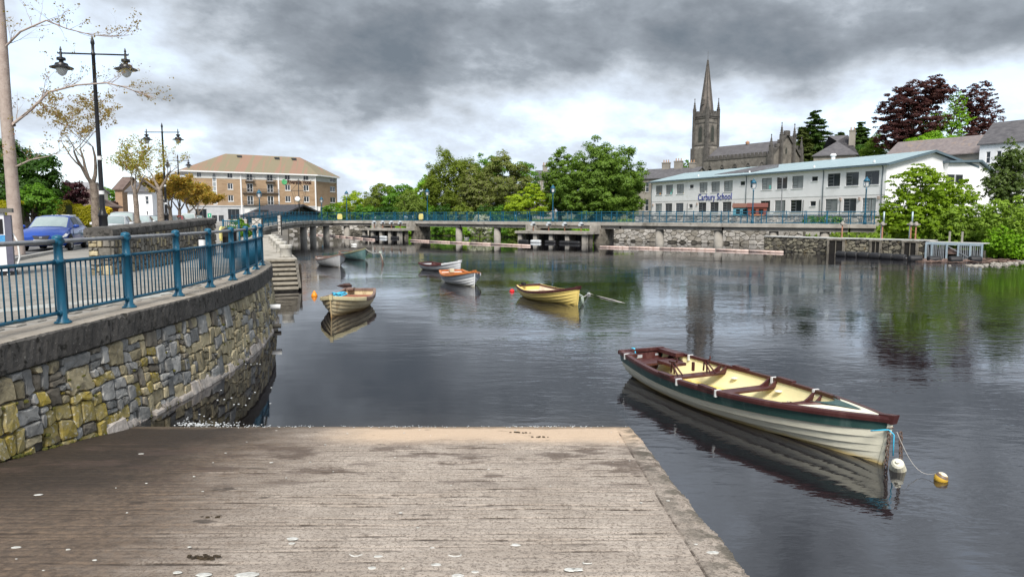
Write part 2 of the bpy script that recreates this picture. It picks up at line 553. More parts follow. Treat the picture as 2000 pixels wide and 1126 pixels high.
# pale droppings and chewing gum, wet leaves and wind-blown down on the slip
def splat(mb, x, y, r, zf, rng, ring=False, h=.005):
    n = 11
    pts = []
    for j in range(n):
        a = 2 * PI * j / n
        q = r * rng.uniform(.8, 1.15)
        X, Y = x + q * 1.35 * math.cos(a), y + q * math.sin(a)
        pts.append((X, Y, zf(Y) + .002))
    vs = pts + [(x + (p[0] - x) * .8, y + (p[1] - y) * .8, p[2] + h) for p in pts]
    fs = [(j, (j + 1) % n, n + (j + 1) % n, n + j) for j in range(n)] + ([] if ring else [tuple(range(n, 2 * n))])
    mb.add(vs, fs)
rng = random.Random(5)
mb = MB()
for px, py, rr, ring in ((571, 1052, .032, 0), (570, 1061, .02, 0), (695, 1083, .036, 1), (739, 1087, .024, 0), (727, 1109, .025, 0), (889, 1084, .034, 1), (853, 1103, .030, 0), (1007, 1064, .026, 0),
                         (1113, 1112, .034, 0), (1127, 1112, .030, 0), (1394, 1079, .034, 0), (928, 1117, .018, 0), (1147, 1099, .024, 1), (894, 1124, .03, 0), (346, 1118, .022, 0), (398, 1122, .035, 0), (482, 1122, .05, 0), (75, 966, .028, 0), (31, 1069, .026, 0), (276, 886, .028, 0), (530, 903, .018, 0)):
    d = ray(px, py)
    k = (1.5 - EYE) / (d[2] + .15 * d[1])
    splat(mb, d[0] * k, d[1] * k, rr, slip_z, rng, bool(ring))
for _ in range(45):
    x, y = rng.uniform(-4, 1.6), rng.uniform(4, 9.8)
    splat(mb, x, y, rng.uniform(.006, .014), slip_z, rng)
mb.build('pale_splats', M('dropping_white', (.56, .56, .53), (.36, .35, .32), .9, 30), kind='stuff')

# white down and foam along the water's edge
V, rng_ = [], np.random.default_rng(8)
pts = []
for _ in range(420):
    x = rng_.uniform(-4.9, 1.75)
    if rng_.random() > (.75 if x < -3 else .40 + .3 * math.sin(x * 3.1)):
        continue
    pts.append((x, 10.0 + rng_.normal(.0, .03), rng_.uniform(.005, .013)))
for _ in range(170):
    a = abs(rng_.normal(0, .42))
    pts.append((-5.02 + a * 1.1, 10.05 + rng_.exponential(.10) * max(.2, 1 - a * .6), rng_.uniform(.006, .016)))
for px, py in ((480, 711), (490, 712), (502, 710), (508, 711), (432, 762), (425, 781), (438, 780), (452, 777), (457, 790), (466, 789), (480, 791), (487, 778), (498, 766), (530, 757), (528, 788)):
    p = on(px, py, 0)
    pts.append((p.x, p.y, .018))
mb = MB()
for x, y, s_ in pts:
    z = max(.004, slip_z(y) + .003)
    mb.lathe([(s_ * .6, 0), (s_, s_ * .2), (s_ * .6, s_ * .45), (s_ * .1, s_ * .5)], 5, (x, y, z - .002))
mb.build('foam_and_down', M('foam_white', (.60, .62, .63), (.42, .44, .45), .8, 30), kind='stuff')
# wet leaves and weed clots on the ramp
LEAFD = M('wet_weed', (.022, .017, .011), (.06, .04, .02), .7, 30, .004, 80)
mb = MB()
for px, py, n in ((1008, 844, 14), (1060, 853, 12), (1025, 845, 9), (413, 1010, 10), (390, 1088, 24), (410, 1090, 14)):
    d = ray(px, py)
    k = (1.5 - EYE) / (d[2] + .15 * d[1])
    for _ in range(n):
        x, y = d[0] * k + rng.gauss(0, .06), d[1] * k + rng.gauss(0, .012)
        splat(mb, x, y, rng.uniform(.005, .014), slip_z, rng, h=rng.uniform(.004, .014))
mb.build('weed_clots', LEAFD, kind='stuff')

# ------------------------------------------------------------------ quay wall curve
CTRL = [(-5.0, -4.0), (-5.55, 1.5), (-5.72, 5.0), (-5.77, 7.74), (-5.74, 8.98), (-5.72, 10.33), (-5.68, 11.71), (-5.73, 13.3), (-6.05, 16.1), (-6.66, 18.9), (-7.25, 20.9), (-8.3, 23.0), (-9.6, 24.6)]
def catmull(C, n=14):
    out = []
    C = [Vector(c) for c in C]
    for i in range(len(C) - 1):
        p0, p1, p2, p3 = C[max(i - 1, 0)], C[i], C[i + 1], C[min(i + 2, len(C) - 1)]
        for j in range(n):
            t = j / n
            out.append(.5 * ((2 * p1) + (p2 - p0) * t + (2 * p0 - 5 * p1 + 4 * p2 - p3) * t * t + (3 * p1 - p0 - 3 * p2 + p3) * t ** 3))
    out.append(C[-1])
    return out
class Curve2:
    def __init__(s, pts):
        s.p = pts
        s.s = [0]
        for a, b in zip(pts, pts[1:]):
            s.s.append(s.s[-1] + (b - a).length)
        s.len = s.s[-1]
    def at(s, d):
        d = min(max(d, 0), s.len)
        i = min(max(int(np.searchsorted(s.s, d)) - 1, 0), len(s.p) - 2)
        t = (d - s.s[i]) / (s.s[i + 1] - s.s[i])
        p = s.p[i].lerp(s.p[i + 1], t)
        a, b = s.p[max(i - 1, 0)], s.p[min(i + 2, len(s.p) - 1)]
        tg = (b - a).normalized()
        return p, tg, Vector((tg.y, -tg.x))      # point, tangent, outward normal (towards the river)
    def of_y(s, y):
        return next(d for p, d in zip(s.p, s.s) if p.y >= y)
QC = Curve2(catmull(CTRL))

# ---- paved quay, street and the land behind them
PAVE = M('quay_paving', (.22, .208, .188), (.295, .28, .255), .9, .6, .004, 30, c3=(.20, .19, .17), s3=.35, t3=(.5, .7), c4=(.22, .20, .17), s4=7, t4=(.55, .7))
ASPH = M('asphalt', (.085, .085, .09), (.13, .13, .132), .92, .8, .004, 60, c3=(.17, .165, .16), s3=.3)
EDGE = [QC.at(QC.s[0] + i * QC.len / 60)[0] for i in range(61)]
EDGE = [p + Vector((-.45, 0)) for p in EDGE]
SHORE_L = [(-10.6, 25.6), (-12.2, 30.6), (-27.2, 70), (-29, 76), (-40, 106), (-32, 113)]
mb = MB()
poly = [(p.x, p.y, QZ) for p in EDGE] + [(x, y, QZ) for x, y in SHORE_L] + [(-32, 330, QZ), (-330, 330, QZ), (-330, -20, QZ), (-6, -20, QZ)]
n = len(poly)
mb.add(poly + [(x, y, -1) for x, y, z in poly], [tuple(range(n))] + [(i, n + i, n + (i + 1) % n, (i + 1) % n) for i in range(n - 4)])
mb.build('quay_pavement', PAVE, kind='structure')
# street runs away to the left, 4 mm above the paving sheet; its kerb stands up beside it
SD = Vector((-.36, .933))                    # street direction
SN = Vector((.933, .36))
def st(along, across, z=QZ):
    o_ = Vector((-18.0, 31.0)) + SD * along + SN * across
    return (o_.x, o_.y, z)
MB().quad(st(-50, -1.2, QZ + .004), st(160, -1.2, QZ + .004), st(160, -13, QZ + .004), st(-50, -13, QZ + .004)).build('street', ASPH, kind='structure')
KERB = M('kerb_stone', (.30, .29, .27), (.38, .37, .35), .9, 2, .004, 30)
mb = MB()
for i in range(-14, 60):
    a, b_ = i * 2.5, i * 2.5 + 2.485
    mb.prism([st(a, -1.2), st(b_, -1.2), st(b_, -1.05), st(a, -1.05)], (0, 0, .11))
mb.build('kerb', KERB, kind='structure')
MB().quad(st(-14, -13.2, QZ + .008), st(-14, -1.9, QZ + .008), st(-8.2, -1.9, QZ + .008), st(-8.2, -13.2, QZ + .008)).build('parking_bay_paint', M('worn_green_paint', (.26, .42, .28), (.33, .46, .34), .9, 2, c3=(.2, .2, .18), s3=3), kind='structure')

# ---- paving setts inside the railing: the nearest 300 stand as pieces, the rest in one sheet
quay = tag(MB().quad((-14, 4, QZ + .003), (-6.3, 4, QZ + .003), (-7.1, 19, QZ + .003), (-14, 19, QZ + .003)).build('paved_walk', MORTAR), kind='structure')
PAVER = M('paver_concrete', (.20, .19, .17), (.265, .25, .225), .92, 3, .003, 50, rv=.14, c3=(.20, .19, .165), s3=2.5)
pm = MB()
pm.add([(-.147, -.097, 0), (.147, -.097, 0), (.147, .097, 0), (-.147, .097, 0), (-.14, -.09, .014), (.14, -.09, .014), (.14, .09, .014), (-.14, .09, .014)],
       [(4, 5, 6, 7), (0, 1, 5, 4), (1, 2, 6, 5), (2, 3, 7, 6), (3, 0, 4, 7)])
pme = pm.mesh('paver', PAVER)
cells = []
for j in range(75):
    y = 4.2 + j * .2
    p, tg, nn = QC.at(QC.of_y(y))
    lim = p.x - .55
    for i in range(26):
        x = -6.25 - i * .3 - (j % 2) * .15
        if x + .16 < lim and x > -13.8:
            cells.append((x, y))
drain = lambda x, y: abs((y - 8.0) - (x + 9.2) * 1.55) < .42
cells = [c for c in cells if not drain(*c)]
vis = [c for c in cells if abs(c[0] / c[1]) < .76]
vis.sort(key=lambda c: c[1] ** 2 + c[0] ** 2)
ind = set(vis[:300])
mb = MB()
for x, y in cells:
    rz = rnd.uniform(-.012, .012)
    z = QZ + .004 + rnd.uniform(0, .004)
    if (x, y) in ind:
        shape_obj('paver', pme, quay, (x, y, z), (0, 0, rz))
    else:
        mb.add([(x + a, y + b_, z + c) for a, b_, c in pm.v], pm.f)
mb.build('paver_field', PAVER, quay, kind='stuff')
# pale drainage setts crossing the walk
SETT = M('pale_sett', (.30, .31, .29), (.40, .40, .38), .85, 6, .004, 50, rv=.1)
sm = MB()
sm.add([(-.11, -.055, 0), (.11, -.055, 0), (.11, .055, 0), (-.11, .055, 0), (-.10, -.045, .02), (.10, -.045, .02), (.10, .045, .02), (-.10, .045, .02)],
       [(4, 5, 6, 7), (0, 1, 5, 4), (1, 2, 6, 5), (2, 3, 7, 6), (3, 0, 4, 7)])
sme = sm.mesh('sett', SETT)
dd = Vector((1, 1.55)).normalized()
dn = Vector((dd.y, -dd.x))
for r_ in (-.16, 0, .16):
    for i in range(-20, 42):
        p = Vector((-9.2, 8.0)) + dd * (i * .235 + r_) + dn * r_
        wall_x = QC.at(QC.of_y(min(max(p.y, 1), 22)))[0].x
        if p.x < wall_x - .6 and p.y > 4.2 and p.x > -13.8:
            shape_obj('sett', sme, quay, (p.x, p.y, QZ + .006), (0, 0, math.atan2(dd.y, dd.x)))

# ---- lower quay with the mooring bollards
QD = Vector((-.354, .935))                   # its edge direction
QN = Vector((.935, .354))
LQ = Vector((-9.45, 30.6))
def lq(a, c, z):
    v = LQ + QD * a + QN * c
    return (v.x, v.y, z)
LOWZ = 1.2
mb = MB()
mb.prism([lq(0, 0, -1), lq(44, 0, -1), lq(44, -4.2, -1), lq(0, -4.2, -1)], (0, 0, 1 + LOWZ))
mb.build('lower_quay', M('quay_stone', (.30, .275, .235), (.40, .37, .32), .9, 1.2, .01, 14, c3=(.16, .15, .12), s3=.7), kind='structure')

# ---- land beyond the river
LAND = [(-40, 106), (-32, 113), (-22, 112), (-15, 108), (-6, 104), (3, 98), (10, 87.5), (14, 84), (25, 75.5), (30, 71.5), (33, 66), (33.5, 58), (33.2, 52), (36, 49.5), (45, 46.5), (70, 44), (140, 40), (300, 40), (300, 360), (-40, 360)]
def sdist(X, Y):
    d = np.full(X.shape, 1e9)
    ins = np.zeros(X.shape, bool)
    n_ = len(LAND)
    for i in range(n_):
        x0, y0 = LAND[i]
        x1, y1 = LAND[(i + 1) % n_]
        ex, ey = x1 - x0, y1 - y0
        t = np.clip(((X - x0) * ex + (Y - y0) * ey) / (ex * ex + ey * ey), 0, 1)
        if i < 17:
            d = np.minimum(d, np.hypot(X - x0 - t * ex, Y - y0 - t * ey))
        c = ((y0 > Y) != (y1 > Y)) & (X < ex * (Y - y0) / (ey if ey else 1e-9) + x0)
        ins ^= c
    return np.where(ins, d, -d)
def ss(x, a, b):
    t = np.clip((x - a) / (b - a), 0, 1)
    return t * t * (3 - 2 * t)
def land_h(X, Y):
    d = sdist(X, Y)
    h = -.7 + .8 * ss(d, -1.5, .6) + 2.1 * ss(d, .4, 6)
    east = ss(X, 12, 40)
    back = (X - 28) * .93 + (Y - 140) * .37
    h = h + east * (.6 * ss(d, 5, 14) + 9.0 * ss(back, 17, 60))
    h = h + .10 * np.sin(X * .7) * np.sin(Y * .6) * ss(d, 0, 5)
    return h
def hz(x, y):
    return float(land_h(np.array([[float(x)]]), np.array([[float(y)]]))[0, 0])
xs = np.concatenate([np.arange(-40, 60, 1.0), np.arange(60, 300, 6.0)])
ys = np.concatenate([np.arange(40, 125, 1.0), np.arange(125, 350, 5.0)])
X, Y = np.meshgrid(xs, ys)
Z = land_h(X, Y)
i = np.arange(len(ys) - 1)[:, None] * len(xs) + np.arange(len(xs) - 1)[None]
Q = np.stack([i, i + 1, i + len(xs) + 1, i + len(xs)], -1).reshape(-1, 4)
V = np.stack([X, Y, Z], -1).reshape(-1, 3)
keep = (V[Q][:, :, 2].max(1) > -.65)
np_mesh('riverbank', V, Q[keep], M('bank_earth', (.055, .075, .025), (.10, .11, .05), .95, .35, .05, 3, c3=(.16, .135, .10), s3=.25), kind='structure', smooth=True)
# ================================================================== STONEWORK
def stone_cells(L, H, rmin, rmax, ax, seed, n=9000, keepf=None):
    """Power-diagram cells of random sizes over a strip L x H; returns convex polygons."""
    g = random.Random(seed)
    S = []
    grid = {}
    cs = rmax * 2
    for k in range(n):
        r = rmax - (rmax - rmin) * (k / n) ** .6
        r *= g.uniform(.8, 1.1)
        x, y = g.uniform(0, L), g.uniform(-.1, H + .1)
        ok = True
        gx, gy = int(x / cs), int((y * ax + 5) / cs)
        for a in (-1, 0, 1):
            for b_ in (-1, 0, 1):
                for (X, Yy, rr) in grid.get((gx + a, gy + b_), ()):
                    if math.hypot(x - X, (y - Yy) * ax) < (r + rr) * .93:
                        ok = False
        if ok:
            grid.setdefault((gx, gy), []).append((x, y, r))
            S.append((x, y, r))
    out = []
    for (x, y, r) in S:
        if not 0 < x < L or not 0 < y < H:
            continue
        poly = [(max(x - .8, 0), max(y - .8, 0)), (min(x + .8, L), max(y - .8, 0)), (min(x + .8, L), min(y + .8, H)), (max(x - .8, 0), min(y + .8, H))]
        for (X, Yy, rr) in S:
            dx, dy = X - x, (Yy - y) * ax
            d2 = dx * dx + dy * dy
            if d2 == 0 or d2 > (4 * rmax) ** 2:
                continue
            c = (d2 + r * r - rr * rr) / 2         # keep q . d <= c  (scaled space)
            np_ = []
            for i in range(len(poly)):
                a, b_ = poly[i], poly[(i + 1) % len(poly)]
                fa = (a[0] - x) * dx + (a[1] - y) * ax * dy - c
                fb = (b_[0] - x) * dx + (b_[1] - y) * ax * dy - c
                if fa <= 0:
                    np_.append(a)
                if (fa < 0) != (fb < 0) and fa != fb:
                    t = fa / (fa - fb)
                    np_.append((a[0] + (b_[0] - a[0]) * t, a[1] + (b_[1] - a[1]) * t))
            poly = np_
            if len(poly) < 3:
                break
        if len(poly) >= 3:
            out.append(poly)
    return out
def rubble_cells(L, H, seed, wr, hr, amp=.035):
    """squared rubble: a strip split again and again into blocks of drawn sizes, then warped so no joint runs straight"""
    g = random.Random(seed)
    out = []
    def warp(x, y):
        v = mnoise.noise_vector(Vector((x * 3.1, y * 3.1, seed))) * amp + mnoise.noise_vector(Vector((x * 9, y * 9, seed + 5))) * amp * .42
        e = min(1, y / .12, (H - y) / .12, x / .1, (L - x) / .1)
        return (x + v.x * max(e, 0), y + v.y * max(e, 0))
    def emit(x0, x1, y0, y1):
        c = [min(.3 * (x1 - x0), g.uniform(.008, .045)) for _ in range(4)]
        d = [min(.3 * (y1 - y0), g.uniform(.008, .04)) for _ in range(4)]
        pts = []
        def run(a, b_):
            l = math.hypot(b_[0] - a[0], b_[1] - a[1])
            k = max(1, int(l / .13))
            for i in range(k):
                pts.append((a[0] + (b_[0] - a[0]) * i / k, a[1] + (b_[1] - a[1]) * i / k))
        run((x0 + c[0], y0), (x1 - c[1], y0))
        run((x1 - c[1], y0), (x1, y0 + d[1]))
        run((x1, y0 + d[1]), (x1, y1 - d[2]))
        run((x1, y1 - d[2]), (x1 - c[2], y1))
        run((x1 - c[2], y1), (x0 + c[3], y1))
        run((x0 + c[3], y1), (x0, y1 - d[3]))
        run((x0, y1 - d[3]), (x0, y0 + d[0]))
        run((x0, y0 + d[0]), (x0 + c[0], y0))
        out.append([warp(*p) for p in pts])
    def split(x0, x1, y0, y1):
        w, h = x1 - x0, y1 - y0
        k = g.choice((.55, .8, 1, 1, 1.25, 1.5))
        tw, th = g.uniform(*wr) * k, g.uniform(*hr) * k
        if w > 1.35 * tw and (w / tw >= h / th or h <= 1.35 * th):
            m_ = x0 + w * (g.uniform(.3, .7) if w < 3 * tw else g.uniform(.42, .58))
            split(x0, m_, y0, y1)
            split(m_, x1, y0, y1)
        elif h > 1.35 * th:
            m_ = y0 + h * g.uniform(.3, .7)
            split(x0, x1, y0, m_)
            split(x0, x1, m_, y1)
        else:
            emit(x0, x1, y0, y1)
    x = 0
    while x < L - .01:
        e = min(L, x + g.uniform(.5, 1.3))
        if L - e < .35:
            e = L
        split(x, e, 0, H)
        x = e
    return out
def area(p):
    return abs(sum(p[i][0] * p[(i + 1) % len(p)][1] - p[(i + 1) % len(p)][0] * p[i][1] for i in range(len(p)))) / 2
def stone_solid(poly, g, gap, d, face=.55):
    """Ring of a roughened polygon pulled out from the wall plane: returns verts as (s, z, out) and faces."""
    cx = sum(p[0] for p in poly) / len(poly)
    cy = sum(p[1] for p in poly) / len(poly)
    q = []
    for i in range(len(poly)):
        a, b_ = poly[i], poly[(i + 1) % len(poly)]
        l = math.hypot(b_[0] - a[0], b_[1] - a[1])
        if l < .006:
            continue
        q.append((a[0] + (cx - a[0]) * .015, a[1] + (cy - a[1]) * .015))
        if l > .14:
            t = g.uniform(.35, .65)
            j = g.uniform(-.012, .016)
            q.append((a[0] + (b_[0] - a[0]) * t + (cx - a[0]) * j / l * 1.5, a[1] + (b_[1] - a[1]) * t + (cy - a[1]) * j / l * 1.5))
    n = len(q)
    if n < 3:
        return None
    def ins(k):
        r = []
        for (a, b_) in q:
            l = math.hypot(a - cx, b_ - cy) or 1e-6
            f_ = max(0, 1 - k / l)
            r.append((cx + (a - cx) * f_, cy + (b_ - cy) * f_))
        return r
    sz = math.sqrt(area(poly))
    A, B, C = ins(gap), ins(gap + .004), ins(gap + min(.018, .10 * sz))
    tx, ty = g.uniform(-.10, .10), g.uniform(-.10, .10)
    vs = [(a, b_, -.02) for a, b_ in A] + [(a, b_, d * .55 + g.uniform(-.004, .004)) for a, b_ in B] + [(a, b_, d + (a - cx) * tx + (b_ - cy) * ty + g.uniform(-.006, .006)) for a, b_ in C]
    vs.append((cx + g.uniform(-.02, .02), cy + g.uniform(-.02, .02), d + g.uniform(.0, .012)))
    fs = []
    for k in (0, 1):
        fs += [(k * n + i, k * n + (i + 1) % n, (k + 1) * n + (i + 1) % n, (k + 1) * n + i) for i in range(n)]
    fs += [(2 * n + i, 2 * n + (i + 1) % n, 3 * n) for i in range(n)]
    return vs, fs, (cx, cy)
ST_GREY = M('stone_bluegrey', (.185, .185, .178), (.335, .33, .315), .85, 6, .014, 18, rv=.3, c3=(.40, .39, .36), s3=5, t3=(.55, .68), c4=(.07, .065, .055), s4=9, t4=(.62, .72))
ST_BUFF = M('stone_buff', (0.286, 0.240, 0.150), (0.468, 0.403, 0.260), .88, 5, .014, 18, rv=.28, c3=(.15, .13, .09), s3=4, t3=(.52, .66), c4=(.46, .44, .38), s4=16, t4=(.6, .7))
ST_LICH = M('stone_yellow_lichen', (0.345, 0.259, 0.040), (0.287, 0.247, 0.138), .9, 5, .012, 20, rv=.22, c3=(.50, .47, .38), s3=22, t3=(.55, .64), c4=(.16, .13, .08), s4=6, t4=(.60, .72))
ST_DARK = M('stone_dark', (0.115, 0.101, 0.081), (0.230, 0.203, 0.162), .9, 6, .014, 18, rv=.3, c3=(.26, .23, .17), s3=6, t3=(.58, .7))
ST_PALE = M('stone_pale_toe', (0.310, 0.276, 0.247), (0.437, 0.397, 0.362), .88, 6, .02, 14, rv=.22, c3=(.11, .095, .08), s3=5, t3=(.55, .68))

# ---- the curved quay wall
qw = thing('quay_wall', 'curved rubble stone quay wall with concrete coping beside the slipway', 'wall')
s_near, s_end = QC.of_y(.5), QC.len
def qpt(s_, z, out):
    p, t, n_ = QC.at(s_)
    bat = .10 * (1.3 - z)
    q = p + n_ * (out + bat - .05)
    return (q.x, q.y, z)
def strip_mesh(s0, s1, ds, prof, cap=True):
    """sweep profile [(out, z)] along the quay curve"""
    m_ = MB()
    k = max(2, int((s1 - s0) / ds))
    np_ = len(prof)
    for i in range(k + 1):
        p, t, n_ = QC.at(s0 + (s1 - s0) * i / k)
        for o_, z in prof:
            q = p + n_ * o_
            m_.v.append((q.x, q.y, z))
    for i in range(k):
        for j in range(np_ - 1):
            a = i * np_ + j
            m_.f.append((a, a + np_, a + np_ + 1, a + 1))
            m_.m.append(0)
    return m_
core = strip_mesh(0, s_end, .25, [(-.065, 1.34), (.02, .5), (.07, -.2), (.12, -1.2)])
core.build('mortar_core', MORTAR, qw)
# coping: cast lengths with a rough broken arris
def coping(s0, s1, g):
    k = max(2, int((s1 - s0) / .06))
    m_ = MB()
    for i in range(k + 1):
        p, t, n_ = QC.at(s0 + (s1 - s0) * i / k)
        ch = .012 + abs(g.gauss(0, .010)) + (.03 if g.random() < .06 else 0)
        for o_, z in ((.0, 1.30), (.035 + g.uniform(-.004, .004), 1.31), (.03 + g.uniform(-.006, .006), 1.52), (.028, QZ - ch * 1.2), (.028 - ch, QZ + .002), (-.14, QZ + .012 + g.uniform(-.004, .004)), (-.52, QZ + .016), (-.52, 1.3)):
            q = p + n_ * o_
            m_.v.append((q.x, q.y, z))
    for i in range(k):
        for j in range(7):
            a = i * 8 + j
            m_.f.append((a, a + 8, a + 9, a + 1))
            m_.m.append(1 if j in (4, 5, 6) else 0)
    m_.f += [tuple(range(8)), tuple(range(k * 8, k * 8 + 8))[::-1]]
    m_.m += [0, 0]
    return m_
g = random.Random(12)
s_ = QC.of_y(-3)
while s_ < s_end - .2:
    l = g.uniform(2.6, 3.4)
    e = min(s_ + l, s_end)
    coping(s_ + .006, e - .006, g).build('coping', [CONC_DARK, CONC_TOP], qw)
    s_ = e
L = s_end - s_near
cells = rubble_cells(L, 1.28, 21, (.16, .38), (.13, .32), .06)
info = []
for c in cells:
    cx = sum(p[0] for p in c) / len(c)
    cy = sum(p[1] for p in c) / len(c)
    p, t, n_ = QC.at(s_near + cx)
    if cy < slip_z(p.y) - .08:
        continue
    vis = Vector((-p.x, -p.y)).normalized().dot(n_) > .02 and abs(p.x / p.y) < .78
    info.append((c, p, vis, area(c) / (p.y ** 2 + 30)))
seen = sorted((q for q in info if q[2]), key=lambda q: -q[3])
single = set(id(q[0]) for q in seen[:258])
rest = {}
for c, p, vis, w in info:
    r = stone_solid(c, g, .005, g.uniform(.028, .065))
    if not r:
        continue
    vs, fs, (cx, cy) = r
    # yellow lichen on the low, sheltered stones near the ramp; greyer up under the coping and buff further along
    u = g.random()
    ly = max(0, min(.50, (12.0 - p.y) * .11)) * (1.0 if cy < .85 else .25) * (1.35 if area(c) > .035 else .6)
    if u < ly:
        mt = ST_LICH
    elif u < ly + (1 - ly) * (.50 if p.y < 12 else .20):
        mt = ST_GREY
    elif u < ly + (1 - ly) * (.86 if p.y < 12 else .90):
        mt = ST_BUFF
    else:
        mt = ST_DARK
    W = [Vector(qpt(s_near + a, b_, o_)) for a, b_, o_ in vs]
    if id(c) in single:
        ct = Vector(qpt(s_near + cx, cy, 0))
        m_ = MB()
        m_.add([w_ - ct for w_ in W], fs)
        m_.build('stone', mt, qw, loc=ct)
    else:
        rest.setdefault(mt.name, (mt, MB()))[1].add(W, fs)
for nm, (mt, m_) in rest.items():
    m_.build('small_stones', mt, qw, kind='stuff')
# pale toe course at the water line, round the bend
sa = QC.of_y(9.3)
x = sa
while x < s_end - .3:
    l = g.uniform(.20, .55)
    h0, h1 = -.35, g.uniform(.0, .20)
    dd_ = g.uniform(-.05, .03)
    m_ = MB()
    ring = []
    for k in range(5):
        s2 = x + .02 + (l - .04) * k / 4
        for o_, z in ((.02, h1 + .02), (.065 + dd_ * .5, h1 + g.uniform(-.03, .01)), (.085 + dd_ * .5 + g.uniform(-.012, .012), .04), (.11 + dd_ * .5, h0)):
            m_.v.append(Vector(qpt(s2, z, o_)))
    for k in range(4):
        for j in range(3):
            a = k * 4 + j
            m_.f.append((a, a + 4, a + 5, a + 1))
    m_.f += [(0, 1, 2, 3), (19, 18, 17, 16)]
    m_.m = [0] * len(m_.f)
    ct = Vector(qpt(x + l / 2, 0, .1))
    m_.v = [tuple(v - ct) for v in m_.v]
    m_.build('toe_stone', ST_PALE, qw, loc=ct)
    x += l
# moss and fern tufts in the joints, and along the foot
MOSS = leafmat('moss_green', (.07, .075, .012), (.13, .12, .02))
mossd = M('moss_cushion', (.05, .055, .012), (.12, .11, .02), .95, 20, .01, 60)
m_ = MB()
for _ in range(150):
    s2 = g.uniform(QC.of_y(5.5), QC.of_y(15))
    p = QC.at(s2)[0]
    zb = max(slip_z(p.y) + .01, .02) if g.random() < .7 else g.uniform(.3, 1.25)
    r_ = g.uniform(.012, .04)
    q = qpt(s2, zb, .045)
    m_.lathe([(r_, -r_ * .4), (r_ * .95, r_ * .2), (r_ * .5, r_ * .55), (.001, r_ * .6)], 6, q)
m_.build('moss', mossd, qw, kind='stuff')

# ---- railing on the coping
rail = thing('quay_railing', 'blue tubular railing with grey steel handrail on the curved quay wall', 'railing')
ps0 = QC.of_y(9.15)
POST = MB().lathe([(.105, 0), (.105, .018), (.075, .03), (.075, .05), (.058, .065), (.055, .80), (.062, .805), (.062, .83), (.055, .835), (.053, 1.03), (.062, 1.04), (.066, 1.075), (.06, 1.10), (.066, 1.115), (.066, 1.135), (.055, 1.155), (.03, 1.165), (.001, 1.17)], 16)
pme_ = POST.mesh('post', BLUE)
pme_.polygons.foreach_set('use_smooth', [True] * len(pme_.polygons))
BAR = MB().lathe([(.0105, 0), (.0105, .70)], 7).mesh('baluster', BLUE)
BAR.polygons.foreach_set('use_smooth', [True] * len(BAR.polygons))
PS = 1.56
def rpt(s_, z, off=-.24):
    p, t, n_ = QC.at(s_)
    q = p + n_ * off
    return Vector((q.x, q.y, z))
i0, i1 = -4, 9
RZ = QZ + .015
for i in range(i0, i1):
    a = ps0 + i * PS
    if a > QC.len - .1:
        break
    po = shape_obj('post', pme_, rail, rpt(a, RZ))
    cm = MB()
    p, t, n_ = QC.at(a)
    for z in (.145, .815, 1.085):
        v = rpt(a, RZ + z)
        cm.tube([v - Vector((t.x, t.y, 0)) * .085, v + Vector((t.x, t.y, 0)) * .085], .038 if z < 1 else .043, 10)
    for k in range(4):
        an = PI / 4 + k * PI / 2
        cm.lathe([(.012, .018), (.012, .03), (.001, .032)], 6, (rpt(a, RZ) + Vector((math.cos(an), math.sin(an), 0)) * .085))
    cm.v = [tuple(Vector(v) - rpt(a, RZ)) for v in cm.v]
    cm.build('collar', BLUE, po, smooth=True)
    if i + 1 < i1 and a + PS <= QC.len - .05:
        for z, r_, mt, nm in ((1.085, .031, GALV, 'handrail'), (.815, .025, BLUE, 'middle_rail'), (.145, .025, BLUE, 'bottom_rail')):
            ct = rpt(a + PS / 2, RZ + z)
            MB().tube([rpt(a + .06 + (PS - .12) * k / 6, RZ + z) - ct for k in range(7)], r_, 10).build(nm, mt, rail, smooth=True, loc=ct)
        for k in range(13):
            shape_obj('baluster', BAR, rail, rpt(a + .12 + (PS - .24) * k / 12, RZ + .13), (0, 0, rnd.uniform(0, 3)))

# ---- outlet pipe stubs low on the bend
for py, z, r_, mt, lb in ((601, .62, .075, WHITE, 'white plastic outlet pipe poking from the bend of the quay wall'), (648, .10, .06, MORTAR, 'dark outlet stub just above water at the bend of the quay wall')):
    p, t, n_ = QC.at(QC.of_y(18.6))
    d = Vector((n_.x, n_.y, 0))
    a = Vector((p.x, p.y, z)) - d * .1
    m_ = MB().tube([a, a + d * .42], r_, 12, cap=False).tube([a + d * .42, a + d * .02], r_ * .86, 12)
    tag(m_.build('outlet_pipe', mt, smooth=True), lb, 'pipe')

# ---- stone steps going down to the water
stp = thing('stone_steps', 'stone steps leading down from the lower quay into the river', 'steps')
stair_m = M('step_stone', (.23, .205, .165), (.33, .30, .245), .9, 3, .008, 25, c3=(.07, .065, .045), s3=1.8, rv=.1)
for i in range(8):
    z = LOWZ - .012 - i * .172
    a0 = -.32 * i
    m_ = MB().prism([lq(a0 - .34, -.12, 0), lq(a0 + .02, -.12, 0), lq(a0 + .02, -1.9, 0), lq(a0 - .34, -1.9, 0)], (0, 0, .075))
    m_.build('tread', stair_m, stp, loc=(0, 0, z - .075))
    MB().prism([lq(a0 - .27, -.14, -.4), lq(a0 + .0, -.14, -.4), lq(a0 + .0, -1.88, -.4), lq(a0 - .27, -1.88, -.4)], (0, 0, .4 + z - .077)).build('riser', MORTAR, stp)
cheek = MB().prism([lq(0, .0, -.6), lq(-.5, .0, -.6), lq(-2.1, 0, .12), lq(-.55, 0, 1.0), lq(0, 0, LOWZ - .02)], (-QN.x * .115, -QN.y * .115, 0))
cheek.build('cheek_wall', MORTAR, stp)
